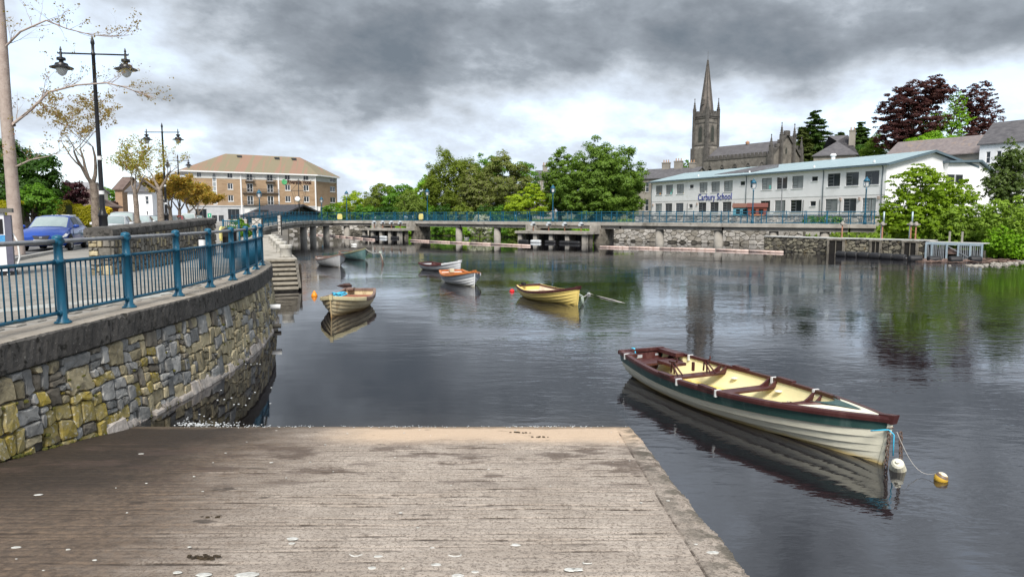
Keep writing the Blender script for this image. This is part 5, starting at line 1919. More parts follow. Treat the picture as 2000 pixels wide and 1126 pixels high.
# black floats strung before the jetty
g = random.Random(2)
fl0 = [(1634, 1655, 500), (1655, 1676, 501), (1677, 1699, 502), (1699, 1722, 503.5), (1722, 1745, 505), (1746, 1770, 506.5), (1774, 1801, 509.5), (1811, 1838, 511), (1852, 1879, 511.5), (1892, 1917, 511)]
onn = ['first', 'second', 'third', 'fourth', 'fifth', 'sixth', 'seventh', 'eighth', 'ninth', 'tenth']
for i, (a, b_, y) in enumerate(fl0):
    pa, pb = on(a, y, 0), on(b_, y + (1.2 if i < 6 else .3), 0)
    c = (pa + pb) / 2
    l = (pb - pa).length / 2 - .03
    r = thing('drum_float', '%s black drum float from the left in front of the jetty' % onn[i], 'float', (c.x, c.y, .14), math.atan2(pb.y - pa.y, pb.x - pa.x), 'black drum floats strung before the jetty')
    o = MB().lathe([(.12, -l), (.24, -l + .02), (.26, -l + .08), (.26, l - .08), (.24, l - .02), (.12, l)], 14).build('drum', RUBBER, r, smooth=True)
    o.rotation_euler = (0, PI / 2, 0)
    o = MB().lathe([(.05, l - .01), (.05, l + .06)], 8).build('end_boss', GALV, r)
    o.rotation_euler = (0, PI / 2, 0)
    m_ = MB().tube([(l, 0, .0), (l + .06, 0, -.05)], .02, 5).build('shackle', RUST, r)
# driftwood caught against the trap
m_ = MB()
for _ in range(60):
    p = on(g.uniform(1800, 1990), g.uniform(507, 513), .0)
    a = g.uniform(-.5, .5)
    l = g.uniform(.2, .8)
    m_.tube([p + Vector((-l * math.cos(a), -l * math.sin(a) * .3, .02)), p + Vector((0, 0, .06 + g.random() * .08)), p + Vector((l * math.cos(a), l * math.sin(a) * .3, .03))], [.01, .025, .008], 5)
m_.build('driftwood', OLDWOOD, kind='stuff')
# shingle spit on the right bank
m_ = MB()
pts = [on(x, y, 0) for x, y in ((1640, 496), (1800, 515), (1900, 521), (1960, 517.5), (2020, 511), (2080, 506))]
for a, b_ in zip(pts[2:], pts[3:]):
    for k in range(70):
        q = a.lerp(b_, rnd.random()) + Vector((rnd.gauss(0, .4), rnd.gauss(.5, .35), 0))
        r_ = rnd.uniform(.04, .14)
        m_.lathe([(r_ * .8, -.05), (r_, .02), (r_ * .6, r_ * .5), (.001, r_ * .6)], 6, (q.x, q.y, .0))
m_.build('shingle', M('shingle', (.22, .20, .17), (.36, .34, .3), .9, 6), kind='stuff')

# ---- swans
SWAN = M('swan_white', (.78, .78, .76), (.70, .69, .66), .7, 20)
BEAK = M('orange_beak', (.6, .2, .03), None, .5)
def swan(loc, rz, label, s_=1, up=True):
    r = thing('swan', label, 'swan', loc, rz, 'swans on the river')
    m_ = MB().lathe([(.001, -.48), (.07, -.46), (.16, -.32), (.22, -.1), (.21, .12), (.13, .30), (.03, .38), (.001, .39)], 12)
    me = m_.mesh('body', SWAN)
    b_ = shape_obj('body', me, r, (0, 0, .10), (PI / 2, 0, PI / 2), (1, .85, 1))
    neck = [(.30, 0, .16), (.42, 0, .26), (.40, 0, .42), (.34, 0, .56), (.38, 0, .68), (.46, 0, .70)] if up else [(.30, 0, .16), (.45, 0, .22), (.52, 0, .10), (.54, 0, -.1)]
    MB().tube(neck, [.09, .06, .045, .042, .05, .045][:len(neck)], 8).build('neck', SWAN, r, smooth=True)
    if up:
        MB().tube([(.49, 0, .70), (.58, 0, .67)], [.03, .012], 6).build('beak', BEAK, r)
        for sd_ in (1, -1):
            MB().prism([(-.45, sd_ * .12, .28), (-.05, sd_ * .19, .30), (.18, sd_ * .19, .22), (.05, sd_ * .21, .10), (-.30, sd_ * .17, .14)], (0, sd_ * .03, 0)).build('wing', SWAN, r)
    r.scale = (s_,) * 3
    return r
for px, py, rz, lb, up in ((706, 453, 2.6, 'swan beyond the bridge just left of the narrower sluice platform', True), (715, 457, 3.0, 'swan dipping its neck beside the narrower sluice platform', False), (723, 459, .2, 'swan right up against the narrower sluice platform', False),
                           (692, 479, 3.1, 'lone swan on open water behind the teal boat', False), (911, 466.5, 2.9, 'swan on the water under the middle of the bridge', True)):
    swan(on(px, py, 0), rz, lb, .62 if px == 692 else .8, up)
# ================================================================== TREES AND PLANTS
BARK = M('bark_grey_brown', (.16, .125, .10), (.26, .215, .175), .95, 5, .012, 12, c3=(.09, .075, .055), s3=8)
BARKD = M('bark_dark', (.045, .037, .03), (.085, .07, .055), .95, 5, .012, 12)
BARKP = M('bark_pinkish', (.30, .235, .205), (.40, .33, .29), .92, 4, .010, 14, c3=(.16, .12, .10), s3=6, t3=(.6, .72))
LEAFN = [0]
def leaf_quads(C, Nn, L, rng, wid=.55, L2=None):
    """one bent rhombus per leaf clump: centres C, normals N, lengths L"""
    n = len(C)
    Nn = Nn / np.linalg.norm(Nn, axis=1, keepdims=True)
    a = rng.normal(size=(n, 3))
    T = np.cross(Nn, a)
    T /= np.linalg.norm(T, axis=1, keepdims=True)
    B = np.cross(Nn, T)
    l = (L * rng.uniform(.6, 1.3, n))[:, None]
    w = l * wid
    bend = Nn * l * .18
    V = np.empty((n, 4, 3))
    V[:, 0] = C - T * l * .5 - bend
    V[:, 1] = C + B * w * .5
    V[:, 2] = C + T * l * .5 - bend
    V[:, 3] = C - B * w * .5
    return V.reshape(-1, 3), np.arange(n * 4).reshape(n, 4)
def crown_points(rng, blobs, leaf, cover=1.9, clump=.9, shell=.35, flat=.75):
    Cs, Ns = [], []
    for (cx, cy, cz, rx, ry, rz_) in blobs:
        A = 4 * PI * ((rx * ry) ** 1.6 / 3 + (rx * rz_) ** 1.6 / 3 + (ry * rz_) ** 1.6 / 3) ** (1 / 1.6)
        nl = int(A * cover / (leaf * leaf * .3))
        rc = clump * (rx + ry + rz_) / 3 * .34
        nc = max(8, int(A / (rc * rc * 2.5)))
        d = rng.normal(size=(nc, 3))
        d /= np.linalg.norm(d, axis=1, keepdims=True)
        rad = (1 - shell * .95 * rng.random(nc) ** 1.3) * (1 + .16 * np.sin(d[:, 0] * 5 + cx) * np.sin(d[:, 2] * 6 + cz) + .06 * np.clip(rng.normal(size=nc), -1.5, 1.2))
        cc = d * rad[:, None] * np.array([rx, ry, rz_])
        k = rng.integers(0, nc, nl)
        o = rng.normal(size=(nl, 3))
        o /= np.linalg.norm(o, axis=1, keepdims=True)
        rr = rng.random(nl) ** .45
        o[:, 2] = np.where(rng.random(nl) < .72, np.abs(o[:, 2]), o[:, 2])
        off = o * rr[:, None] * rc * np.array([1, 1, flat]) * rng.uniform(.7, 1.35, nc)[k][:, None]
        P_ = cc[k] + off
        N_ = off / rc * 1.5 + d[k] * .6 + np.array([0, 0, .35]) + rng.normal(size=(nl, 3)) * .38
        Cs.append(P_ + np.array([cx, cy, cz]))
        Ns.append(N_)
    return np.concatenate(Cs), np.concatenate(Ns)
def limb_path(a, b_, g, bow=.15, n=5):
    a, b_ = Vector(a), Vector(b_)
    l = (b_ - a).length
    o = Vector((g.uniform(-1, 1), g.uniform(-1, 1), g.uniform(.2, 1))) * l * bow
    return [a.lerp(b_, k / n) + o * math.sin(PI * k / n) for k in range(n + 1)]
def leafy_tree(name, label, cat, base, blobs, leaf, mat, seed, trunk=.3, bark=None, group=None, cover=1.9, clump=.9, shell=.35, extra=None, flat=.75, limbs=6):
    """base: world point; blobs in coordinates relative to the base"""
    rng = np.random.default_rng(seed)
    g = random.Random(seed)
    r = thing(name, label, cat, base, 0, group)
    zlow = min(b_[2] - b_[5] for b_ in blobs)
    top = max(b_[2] + b_[5] * .5 for b_ in blobs)
    m_ = MB()
    mid = Vector((np.mean([b_[0] for b_ in blobs]) * .5, np.mean([b_[1] for b_ in blobs]) * .5, max(zlow, 0) + .35 * (top - max(zlow, 0))))
    m_.tube([(0, 0, -.5), (0, 0, mid.z * .3), (mid.x * .6, mid.y * .6, mid.z * .7), mid], [trunk * 1.4, trunk, trunk * .85, trunk * .7], 9)
    for b_ in (blobs * 3)[:max(limbs, len(blobs))]:
        e = Vector((b_[0] + g.uniform(-.5, .5) * b_[3], b_[1] + g.uniform(-.5, .5) * b_[4], b_[2] + g.uniform(0, .6) * b_[5]))
        m_.tube(limb_path(mid - Vector((0, 0, g.uniform(0, .3) * mid.z)), e, g), [trunk * .55, trunk * .45, trunk * .34, trunk * .24, trunk * .14, trunk * .05], 6)
    m_.build('trunk', bark or BARKD, r, smooth=True)
    C, N_ = crown_points(rng, blobs, leaf, cover, clump, shell, flat)
    keep = C[:, 2] > .05
    C, N_ = C[keep], N_[keep]
    V, Q = leaf_quads(C, N_, leaf, rng)
    np_mesh('crown', V, Q, mat, r, rng.random(len(Q)))
    LEAFN[0] += len(Q)
    return r
G_OLIVE = leafmat('leaf_olive', (0.100, 0.146, 0.016), (0.225, 0.283, 0.038))
G_BRIGHT = leafmat('leaf_bright', (0.125, 0.273, 0.012), (0.275, 0.483, 0.025))
G_MID = leafmat('leaf_mid', (0.067, 0.173, 0.014), (0.159, 0.309, 0.029))
G_YEL = leafmat('leaf_yellow_green', (0.200, 0.301, 0.012), (0.416, 0.528, 0.031))
G_CHEST = leafmat('leaf_chestnut', (0.074, 0.150, 0.017), (0.192, 0.301, 0.041))
G_FLOW = leafmat('leaf_flowering', (0.125, 0.161, 0.036), (0.250, 0.287, 0.070), (.27, .25, .15))
G_WILLOW = leafmat('leaf_willow', (0.133, 0.200, 0.034), (0.267, 0.355, 0.070))
G_DARK = leafmat('leaf_dark', (0.025, 0.075, 0.010), (0.071, 0.157, 0.018))
G_CONIF = leafmat('needle_green', (0.031, 0.070, 0.016), (0.089, 0.157, 0.029), trans=.15)
G_COPPER = leafmat('leaf_copper', (.034, .011, .012), (.095, .028, .024), (.14, .06, .045), trans=.35)
G_SHRUB = leafmat('leaf_shrub', (0.141, 0.237, 0.025), (0.325, 0.465, 0.063))
G_GOLD = leafmat('leaf_spring_gold', (.36, .23, .035), (.50, .34, .08), (.30, .32, .06), trans=.45)
G_PRIV = leafmat('leaf_golden_hedge', (.24, .24, .012), (.44, .40, .02))
G_FORS = leafmat('leaf_forsythia', (.62, .46, .01), (.75, .60, .03))
G_HAW = leafmat('hawthorn_blossom', (.55, .55, .48), (.70, .70, .64), (.10, .15, .03))
def sph(px, ytop, ybot, hw, Y, base, dy=1.0):
    """an ellipsoid that spans hw pixels either side of px and ytop..ybot at depth Y, relative to the tree's base"""
    c = at(px, (ytop + ybot) / 2, Y)
    r_ = hw / F * Y
    return (c.x - base[0], c.y - base[1], c.z - base[2], r_, r_ * dy, (ybot - ytop) / 2 / F * Y)
def tree_px(name, label, px, Y, blobs, mat, seed, leaf=None, trunk=.3, bark=None, group='trees beyond the footbridge', cat='tree', **kw):
    x = at(px, 425, Y).x
    z = hz(x, Y) if x > -39 and Y < 340 else QZ
    base = (x, Y, max(z, .1))
    B = [sph(*b_[:4], b_[4] if len(b_) > 4 else Y, base) for b_ in blobs]
    return leafy_tree(name, label, cat, base, B, leaf or max(.16, Y * .0026), mat, seed, trunk, bark, group, **kw)
tree_px('tree', 'small rounded lime green tree just right of the hotel', 688, 140, [(690, 376, 425, 26), (670, 395, 425, 16), (704, 390, 425, 15)], G_YEL, 1)
tree_px('tree', 'rounded olive green tree left of the bright mid green one', 745, 132, [(748, 358, 424, 30), (728, 378, 424, 22)], G_OLIVE, 2)
tree_px('tree', 'mid green tree between the olive tree and the willows', 785, 128, [(785, 362, 424, 30), (765, 372, 424, 22), (800, 366, 410, 18)], G_MID, 3)
tree_px('willow_tree', 'pale feathery willow low in front of the green trees by the bridge lantern', 797, 112, [(797, 374, 424, 24), (812, 384, 426, 18)], G_WILLOW, 4, clump=.7, flat=1.4)
tree_px('tree', 'bright green tree tucked left of the tall willow', 828, 126, [(826, 352, 424, 24), (838, 344, 400, 18)], G_BRIGHT, 5)
tree_px('willow_tree', 'tall olive willow with domed crown in the middle grove', 882, 122, [(880, 302, 424, 47), (856, 330, 424, 30), (908, 312, 424, 34)], G_OLIVE, 6, clump=.55, flat=1.5, trunk=.45)
tree_px('chestnut_tree', 'dull green flowering tree in front of the tall willow', 930, 116, [(928, 322, 424, 30), (918, 352, 424, 22), (945, 340, 424, 24)], G_FLOW, 7, clump=.7)
tree_px('chestnut_tree', 'broad dull green flowering tree at the right of the middle grove', 992, 118, [(990, 307, 424, 42), (1012, 326, 420, 28), (962, 316, 420, 24)], G_FLOW, 8, clump=.7, trunk=.45)
tree_px('tree', 'fresh green crown showing behind the middle grove', 975, 134, [(970, 306, 400, 30), (1025, 318, 420, 26), (940, 308, 400, 20)], G_MID, 9)
tree_px('tree', 'yellow green spreading tree low before the middle grove', 1036, 98, [(1035, 368, 426, 36), (1012, 384, 426, 26), (1060, 376, 426, 22), (1040, 358, 390, 16)], G_YEL, 10, flat=.45)
tree_px('chestnut_tree', 'great round dark green chestnut tree left of the school', 1170, 94, [(1165, 277, 420, 58), (1205, 288, 424, 52), (1130, 318, 424, 40), (1185, 318, 428, 62), (1150, 352, 428, 55), (1228, 330, 424, 30)], G_CHEST, 11, leaf=.28, trunk=.55, clump=.55, shell=.40)
tree_px('tree', 'narrow green tree against the left shoulder of the great chestnut', 1094, 97, [(1092, 292, 380, 28), (1098, 330, 424, 32), (1080, 320, 400, 18)], G_CHEST, 12, leaf=.28, clump=.6)
tree_px('hawthorn', 'white flowering hawthorn bush on the bank behind the bridge', 937, 99, [(938, 418, 458, 17), (925, 432, 460, 12), (950, 436, 462, 12)], G_HAW, 13, leaf=.16, trunk=.08, cat='bush', group=None, cover=1.4)
for i, (px, y0, w, Y, mt, lb) in enumerate(((868, 438, 26, 107, G_MID, 'green bank bush behind the bridge columns nearest the narrower sluice'), (905, 440, 20, 105, G_BRIGHT, 'low bright bush on the bank left of the hawthorn'), (985, 436, 24, 100, G_MID, 'dense bank bush right of the hawthorn under the bridge'),
                                             (1020, 438, 22, 97, G_WILLOW, 'pale willow scrub on the bank beside the wider sluice'), (1060, 432, 30, 93, G_MID, 'green scrub behind the wider sluice platform'), (1110, 432, 32, 90, G_DARK, 'dark scrub under the great chestnut behind the bridge'),
                                             (740, 440, 26, 112, G_MID, 'green bush behind the narrower sluice platform'), (790, 438, 30, 110, G_BRIGHT, 'bright bush on the bank above the narrower sluice'), (1150, 436, 26, 87, G_BRIGHT, 'bush above the pale river wall right of the wider sluice'))):
    tree_px('bush', lb, px, Y, [(px, y0, 462, w), (px - w * .6, y0 + 8, 464, w * .6), (px + w * .6, y0 + 7, 464, w * .6)], mt, 60 + i, leaf=.22, trunk=.06, cat='bush', group='bushes on the far bank', cover=1.3)
UG = [(648, 118, G_MID, 'dark undergrowth bush beside the hotel car park'), (676, 122, G_OLIVE, 'undergrowth bush below the small lime tree'), (712, 120, G_MID, 'undergrowth bush between the lime tree and the olive tree'), (752, 116, G_DARK, 'dark undergrowth bush below the olive tree'),
      (834, 114, G_MID, 'undergrowth bush behind the bridge lantern left of mid river'), (866, 112, G_DARK, 'dark undergrowth bush under the tall willow'), (902, 110, G_OLIVE, 'undergrowth bush under the dull flowering tree'), (948, 108, G_DARK, 'dark undergrowth bush behind the hawthorn'), (985, 106, G_MID, 'undergrowth bush left of the yellow green spreading tree')]
for i, (px, Y, mt, lb) in enumerate(UG):
    tree_px('bush', lb, px, Y, [(px, 400, 436, 20), (px - 12, 406, 436, 14), (px + 13, 404, 436, 15)], mt, 160 + i, leaf=.34, trunk=.06, cat='bush', group='undergrowth beneath the far trees', cover=1.3)
# grass on the far bank
rngg = np.random.default_rng(77)
def grass(n, xr, yr, dmin, dmax, hh, mat, name):
    X_ = rngg.uniform(*xr, n)
    Y_ = rngg.uniform(*yr, n)
    d = sdist(X_, Y_)
    k = (d > dmin) & (d < dmax)
    X_, Y_ = X_[k], Y_[k]
    Z_ = land_h(X_, Y_)
    C = np.stack([X_, Y_, Z_ + hh * .4], -1)
    N_ = np.stack([rngg.normal(size=len(X_)), rngg.normal(size=len(X_)) - .6, rngg.normal(size=len(X_)) * .25], -1)
    V, Q = leaf_quads(C, N_, hh, rngg, .45)
    np_mesh(name, V, Q, mat, None, rngg.random(len(Q)), kind='stuff')
grass(60000, (-38, 60), (60, 116), .1, 7, .45, G_SHRUB, 'bank_grass')
grass(16000, (30, 60), (42, 72), .0, 8, .40, G_SHRUB, 'shore_grass')

# right hand group, behind and above the school
HG = 'trees on the hill above the school'
def tree_hill(*a, **k):
    return tree_px(*a, group=HG, **k)
def conifer(label, px, ytop, ybot, hw, Y, seed, mat=G_CONIF, group=HG, wind=.0, gappy=1):
    x = at(px, 400, Y).x
    zb = at(px, ybot, Y).z
    zt = at(px, ytop, Y).z
    H_ = zt - zb
    Rb = hw / F * Y
    rng = np.random.default_rng(seed)
    r = thing('conifer_tree', label, 'tree', (x, Y, zb), 0, group)
    m_ = MB().tube([(0, 0, -6), (0, 0, H_ * .5), (wind * H_ * .05, 0, H_ * .98)], [.4, .25, .04], 8)
    C, N_ = [], []
    z = H_ * .08
    while z < H_ * .97:
        q = 1 - z / H_
        rr = 1.25 * Rb * (q ** .55) * rng.uniform(.7, 1.1)
        nb = int(rng.integers(5, 10))
        for b_ in range(nb):
            a = rng.uniform(0, 2 * PI)
            l = rr * rng.uniform(.5, 1.35)
            e = Vector((math.cos(a) * l + wind * l * .5, math.sin(a) * l, z + l * rng.uniform(-.25, .35)))
            m_.tube([(0, 0, z), e], [.06, .02], 4)
            n = int(150 * l / 2 + 30)
            t = rng.random(n) ** .6
            w = (.18 + .28 * (1 - t)) * l * .45
            P_ = np.outer(t, np.array(e) - np.array([0, 0, z])) + np.array([0, 0, z]) + rng.normal(size=(n, 3)) * w[:, None] * np.array([1, 1, .35])
            C.append(P_)
            N_.append(np.stack([rng.normal(size=n) * .5 + math.cos(a) * .4, rng.normal(size=n) * .5 + math.sin(a) * .4, np.ones(n)], -1))
        z += H_ * rng.uniform(.02, .06)
    m_.build('trunk', BARKD, r)
    C, N_ = np.concatenate(C), np.concatenate(N_)
    V, Q = leaf_quads(C, N_, max(.3, Y * .0032), rng, .4)
    np_mesh('crown', V, Q, mat, r, rng.random(len(Q)))
    LEAFN[0] += len(Q)
    return r
conifer('tall open conifer right behind the church gable', 1585, 212, 345, 34, 192, 21)
conifer('broad pale green conifer left of the tall one by the church', 1562, 246, 345, 26, 186, 22, mat=leafmat('needle_pale', (.06, .085, .02), (.12, .15, .035), trans=.15))
conifer('dark ragged conifer between the church and the copper beeches', 1672, 236, 330, 26, 178, 23, wind=.6)
conifer('lower conifer leaning beside the dark ragged one', 1634, 254, 330, 18, 182, 24, wind=.5)
tree_hill('copper_beech', 'larger copper beech with a wide dark red crown above the school', 1775, 150, [(1800, 152, 222, 52), (1760, 176, 262, 44), (1790, 196, 280, 56), (1745, 236, 296, 36), (1832, 160, 200, 26), (1780, 256, 308, 30)], G_COPPER, 31, leaf=.38, trunk=.6, clump=.5, shell=.55, flat=.45, cover=1.6)
tree_hill('copper_beech', 'thinner copper beech right of the larger one', 1895, 152, [(1905, 162, 226, 30), (1925, 192, 262, 30), (1905, 222, 286, 34), (1880, 180, 240, 20)], G_COPPER, 32, leaf=.38, trunk=.5, clump=.5, shell=.55, flat=.45, cover=1.15)
tree_hill('tree', 'sparse fresh green tree between the two copper beeches', 1848, 148, [(1830, 218, 262, 28), (1868, 182, 222, 18), (1872, 216, 250, 24), (1852, 236, 290, 30)], G_BRIGHT, 33, leaf=.40, trunk=.3, clump=.5, cover=.45, flat=.4)
tree_hill('tree', 'bright green low tree before the trunks of the copper beeches', 1820, 140, [(1815, 262, 308, 40), (1860, 268, 308, 28), (1790, 276, 310, 20)], G_BRIGHT, 34, leaf=.38, flat=.5)
tree_hill('tree', 'feathery yellow green tree left of the larger copper beech', 1715, 160, [(1712, 264, 318, 20), (1700, 282, 320, 18), (1726, 282, 318, 16)], G_SHRUB, 35, leaf=.4)
tree_hill('tree', 'rounded green tree behind the school roof below the copper beeches', 1848, 118, [(1845, 286, 330, 36), (1872, 292, 325, 24)], G_BRIGHT, 36, leaf=.34)
tree_hill('tree', 'dark green tree filling the gap behind the school chimney', 1650, 176, [(1650, 276, 330, 34), (1690, 284, 330, 24), (1620, 290, 330, 20)], G_DARK, 37, leaf=.45)
tree_hill('tree', 'mid green crown peeping behind the chimneys left of the church', 1343, 158, [(1342, 316, 345, 12), (1350, 324, 348, 8)], G_MID, 38, leaf=.4)
# bank trees on the right
tree_px('maple_tree', 'bright yellow green maple at the right end of the bridge', 1805, 57, [(1800, 325, 405, 52), (1760, 372, 462, 40), (1830, 352, 450, 52), (1790, 392, 470, 60), (1868, 352, 420, 40), (1740, 402, 464, 26), (1806, 322, 360, 26)], leafmat('leaf_maple', (.120, .225, .008), (.290, .410, .022)), 41, leaf=.26, trunk=.16, clump=.5, shell=.5, flat=.4, group=None, cover=1.25)
tree_px('ivy_clad_tree', 'dark ivy clad tree leaning in at the right edge of the picture', 1965, 56, [(1985, 276, 350, 36), (1960, 316, 400, 38), (1990, 340, 420, 40), (1945, 340, 392, 24), (1975, 300, 340, 30)], leafmat('leaf_ivy_tree', (.055, .100, .022), (.150, .205, .055)), 42, leaf=.24, trunk=.28, clump=.5, shell=.6, cover=1.0, group=None)
for i, (px, y0, y1, w, Y, lb) in enumerate(((1845, 395, 484, 40, 56, 'pale green willow shrub right of the maple beside the jetty'), (1905, 392, 486, 42, 55, 'tall pale green willow shrub behind the fish trap'), (1962, 384, 496, 42, 52, 'largest pale green shrub at the right edge of the bank'),
                                            (1800, 432, 474, 30, 57, 'low green shrub between the valve stands and the maple'), (2010, 400, 505, 40, 50, 'pale shrub cut off by the right edge of the photo'), (1955, 440, 506, 26, 50, 'low leafy shrub overhanging the shingle right of the fish trap'), (1992, 452, 510, 28, 48.5, 'lowest leafy shrub at the water edge far right'),
                                            (1768, 440, 468, 18, 60, 'small green bush between the bridge end and the jetty'))):
    tree_px('shrub', lb, px, Y, [(px, y0, y1, w), (px - w * .55, y0 + 18, y1, w * .62), (px + w * .5, y0 + 14, y1, w * .6), (px, y0 + (y1 - y0) * .45, y1 + 6, w * 1.05)], G_SHRUB if i not in (5, 6, 3) else G_BRIGHT, 80 + i, leaf=.20, trunk=.06, cat='shrub', group='shrubs on the right bank', clump=.45, shell=.5, cover=1.35)
for i, (px, Y, lb) in enumerate(((1576, 73, 'small climbing bush on the boundary wall below the school'), (1612, 71, 'wider climbing bush on the boundary wall near the bridge end'))):
    x = at(px, 425, Y).x
    leafy_tree('bush', lb, 'bush', (x, Y - 1.2, 1.9), [(0, 0, .5, .9 + .5 * i, .4, .6), (.7, 0, .4, .7, .4, .45)], .18, G_MID, 95 + i, trunk=.04, cover=1.4)
# reeds on the right shore
tree_px('reeds', 'clump of tall fresh reeds at the water edge far right', 1992, 48, [(1994, 476, 512, 10), (1982, 484, 512, 8)], G_BRIGHT, 98, leaf=.3, trunk=.02, cat='reeds', group=None, clump=.4, flat=2)

# ---- street trees in thin spring leaf, along the quay
def street_tree(name, label, base, H_, r0, seed, mat, leaf=.10, limbs=(), dens=1.0, spread=.55, bark=BARK, first=.32, group='street trees along the quay', lvl=4, lean=(0, 0)):
    g = random.Random(seed)
    rng = np.random.default_rng(seed)
    r = thing(name, label, 'tree', base, 0, group)
    m_ = MB()
    tips = []
    def grow(p, d, l, rad, lv):
        n = 4
        path = [p]
        q = p.copy()
        dd_ = d.copy()
        for k in range(n):
            dd_ = (dd_ + Vector((g.gauss(0, .13), g.gauss(0, .13), g.gauss(.05, .08)))).normalized()
            q = q + dd_ * (l / n)
            path.append(q.copy())
        m_.tube(path, [rad * (1 - .16 * k) for k in range(n + 1)], 7 if lv > 2 else 4 if lv > 1 else 3, cap=False)
        if lv <= 1:
            tips.append((path, l))
        if lv == 0:
            return
        for c in range(g.choice((2, 3, 3)) if lv > 1 else g.choice((2, 3))):
            k = g.choice((2, 3, 4)) if c else 4
            a = g.uniform(0, 2 * PI)
            sd_ = Vector((math.cos(a), math.sin(a), g.uniform(-.1, .4)))
            nd = (dd_ * (1 - spread * .7) + sd_ * spread * g.uniform(.6, 1.2)).normalized()
            grow(path[k], nd, l * g.uniform(.62, .82), rad * (1 - .16 * k) * g.uniform(.5, .68), lv - 1)
    # trunk
    th = H_ * first
    tp = [Vector((lean[0] * k, lean[1] * k, th * k)) + Vector((g.gauss(0, .02), g.gauss(0, .02), 0)) * k for k in (0, .25, .5, .75, 1)]
    m_.tube([tp[0] - Vector((0, 0, .3))] + tp, [r0 * 1.5, r0 * 1.2, r0, r0 * .95, r0 * .9, r0 * .86], 12, cap=False)
    n0 = g.choice((3, 4))
    for c in range(n0):
        a = 2 * PI * c / n0 + g.uniform(-.5, .5)
        d = Vector((math.cos(a) * spread, math.sin(a) * spread, 1)).normalized()
        grow(tp[-1] - Vector((0, 0, g.uniform(0, .25) * th * .4)), d, (H_ - th) * .36, r0 * .55, lvl - 1)
    for path, rad in limbs:
        P_ = [Vector(p) - Vector(base) for p in path]
        k = len(P_)
        m_.tube(P_, [rad * (1 - .85 * i / (k - 1)) for i in range(k)], 7, cap=False)
        for i in range(1, k):
            for _ in range(4):
                d = (P_[i] - P_[i - 1]).normalized()
                nd = (d * .6 + Vector((g.uniform(-1, 1), g.uniform(-.6, .6), g.uniform(-.3, .9))) * .6).normalized()
                grow(P_[i - 1].lerp(P_[i], g.random()), nd, g.uniform(.5, 1.0) * (1 - .4 * i / k), rad * .28 * (1 - .6 * i / k) + .004, 2)
    m_.build('trunk', bark, r, smooth=True)
    C = []
    for path, l in tips:
        for _ in range(max(0, int(g.gauss(9, 4) * dens))):
            k = g.randrange(len(path) - 1)
            p = path[k].lerp(path[k + 1], g.random())
            for _ in range(3):
                C.append(p + Vector((g.gauss(0, .07), g.gauss(0, .07), g.gauss(0, .06))) * (leaf / .10))
    if C:
        C = np.array([tuple(c) for c in C])
        N_ = rng.normal(size=C.shape) + np.array([0, 0, .8])
        V, Q = leaf_quads(C, N_, leaf, rng, .7)
        np_mesh('crown', V, Q, mat, r, rng.random(len(Q)))
        LEAFN[0] += len(Q)
    return r
G_SPR = leafmat('leaf_spring_buds', (.26, .19, .06), (.36, .27, .10), (.26, .13, .08), trans=.45)
G_SPRG = leafmat('leaf_spring_green', (.28, .26, .05), (.40, .36, .06), (.30, .12, .06), trans=.45)
Yb = 25.4
b_ = at(35, 500, Yb)
L1 = [at(x, y, Yb + d) for x, y, d in ((28, 240, 0), (60, 215, .1), (95, 180, .2), (150, 166, .3), (208, 162, .3), (245, 171, .2), (268, 180, .2), (300, 191, .1))]
L2 = [at(x, y, Yb + d) for x, y, d in ((12, 90, 0), (40, 62, -.2), (90, 40, -.4), (130, 56, -.3), (178, 68, -.2), (215, 72, -.2), (252, 68, -.1))]
L3 = [at(x, y, Yb + d) for x, y, d in ((32, 325, 0), (60, 312, -.3), (95, 305, -.5), (130, 290, -.5))]
L4 = [at(x, y, Yb + d) for x, y, d in ((28, 245, 0), (10, 225, .3), (-15, 205, .4), (-45, 190, .6))]
street_tree('street_tree', 'tall nearly bare street tree with pinkish trunk behind the car charger', (b_.x, b_.y, QZ), 13.2, .20, 5, G_SPR, .075, [(L1, .052), (L2, .038), (L3, .035), (L4, .06)], .13, .42, BARKP, .78, lean=(-.12, .1))
def st_tree(px, Y, H_, r0, seed, lb, mat, leaf, dens, **kw):
    x = at(px, 440, Y).x
    return street_tree('street_tree', lb, (x, Y, QZ), H_, r0, seed, mat, leaf, (), dens, group='street trees along the quay', **kw)
st_tree(188, 36.3, 8.6, .20, 11, 'forked street tree with scant orange buds before the white hatchback', G_SPR, .10, .75, spread=.72, first=.36, lvl=5)
st_tree(268, 46, 6.7, .17, 12, 'slim street tree with yellow green leaves between lamps', G_SPRG, .12, .45, spread=.65, first=.42, lvl=5)
st_tree(315, 57, 8.6, .26, 13, 'street tree with thin twiggy top just left of the second lamp', G_SPRG, .12, .35, spread=.58, first=.40, lvl=5)
for i, (px, Y, H_, lb, dn) in enumerate(((338, 64, 6.8, 'golden leaved street tree right behind the second lamp', 2.4), (356, 72, 6.6, 'golden street tree in the middle of the leafy row', 3.2), (374, 80, 6.6, 'golden street tree left of the hotel wall', 3.2), (392, 87, 6.0, 'golden orange street tree that overlaps the hotel windows', 3.4))):
    st_tree(px - 4, Y, H_, .17, 21 + i, lb, G_GOLD, .23, dn, spread=.75, first=.30)
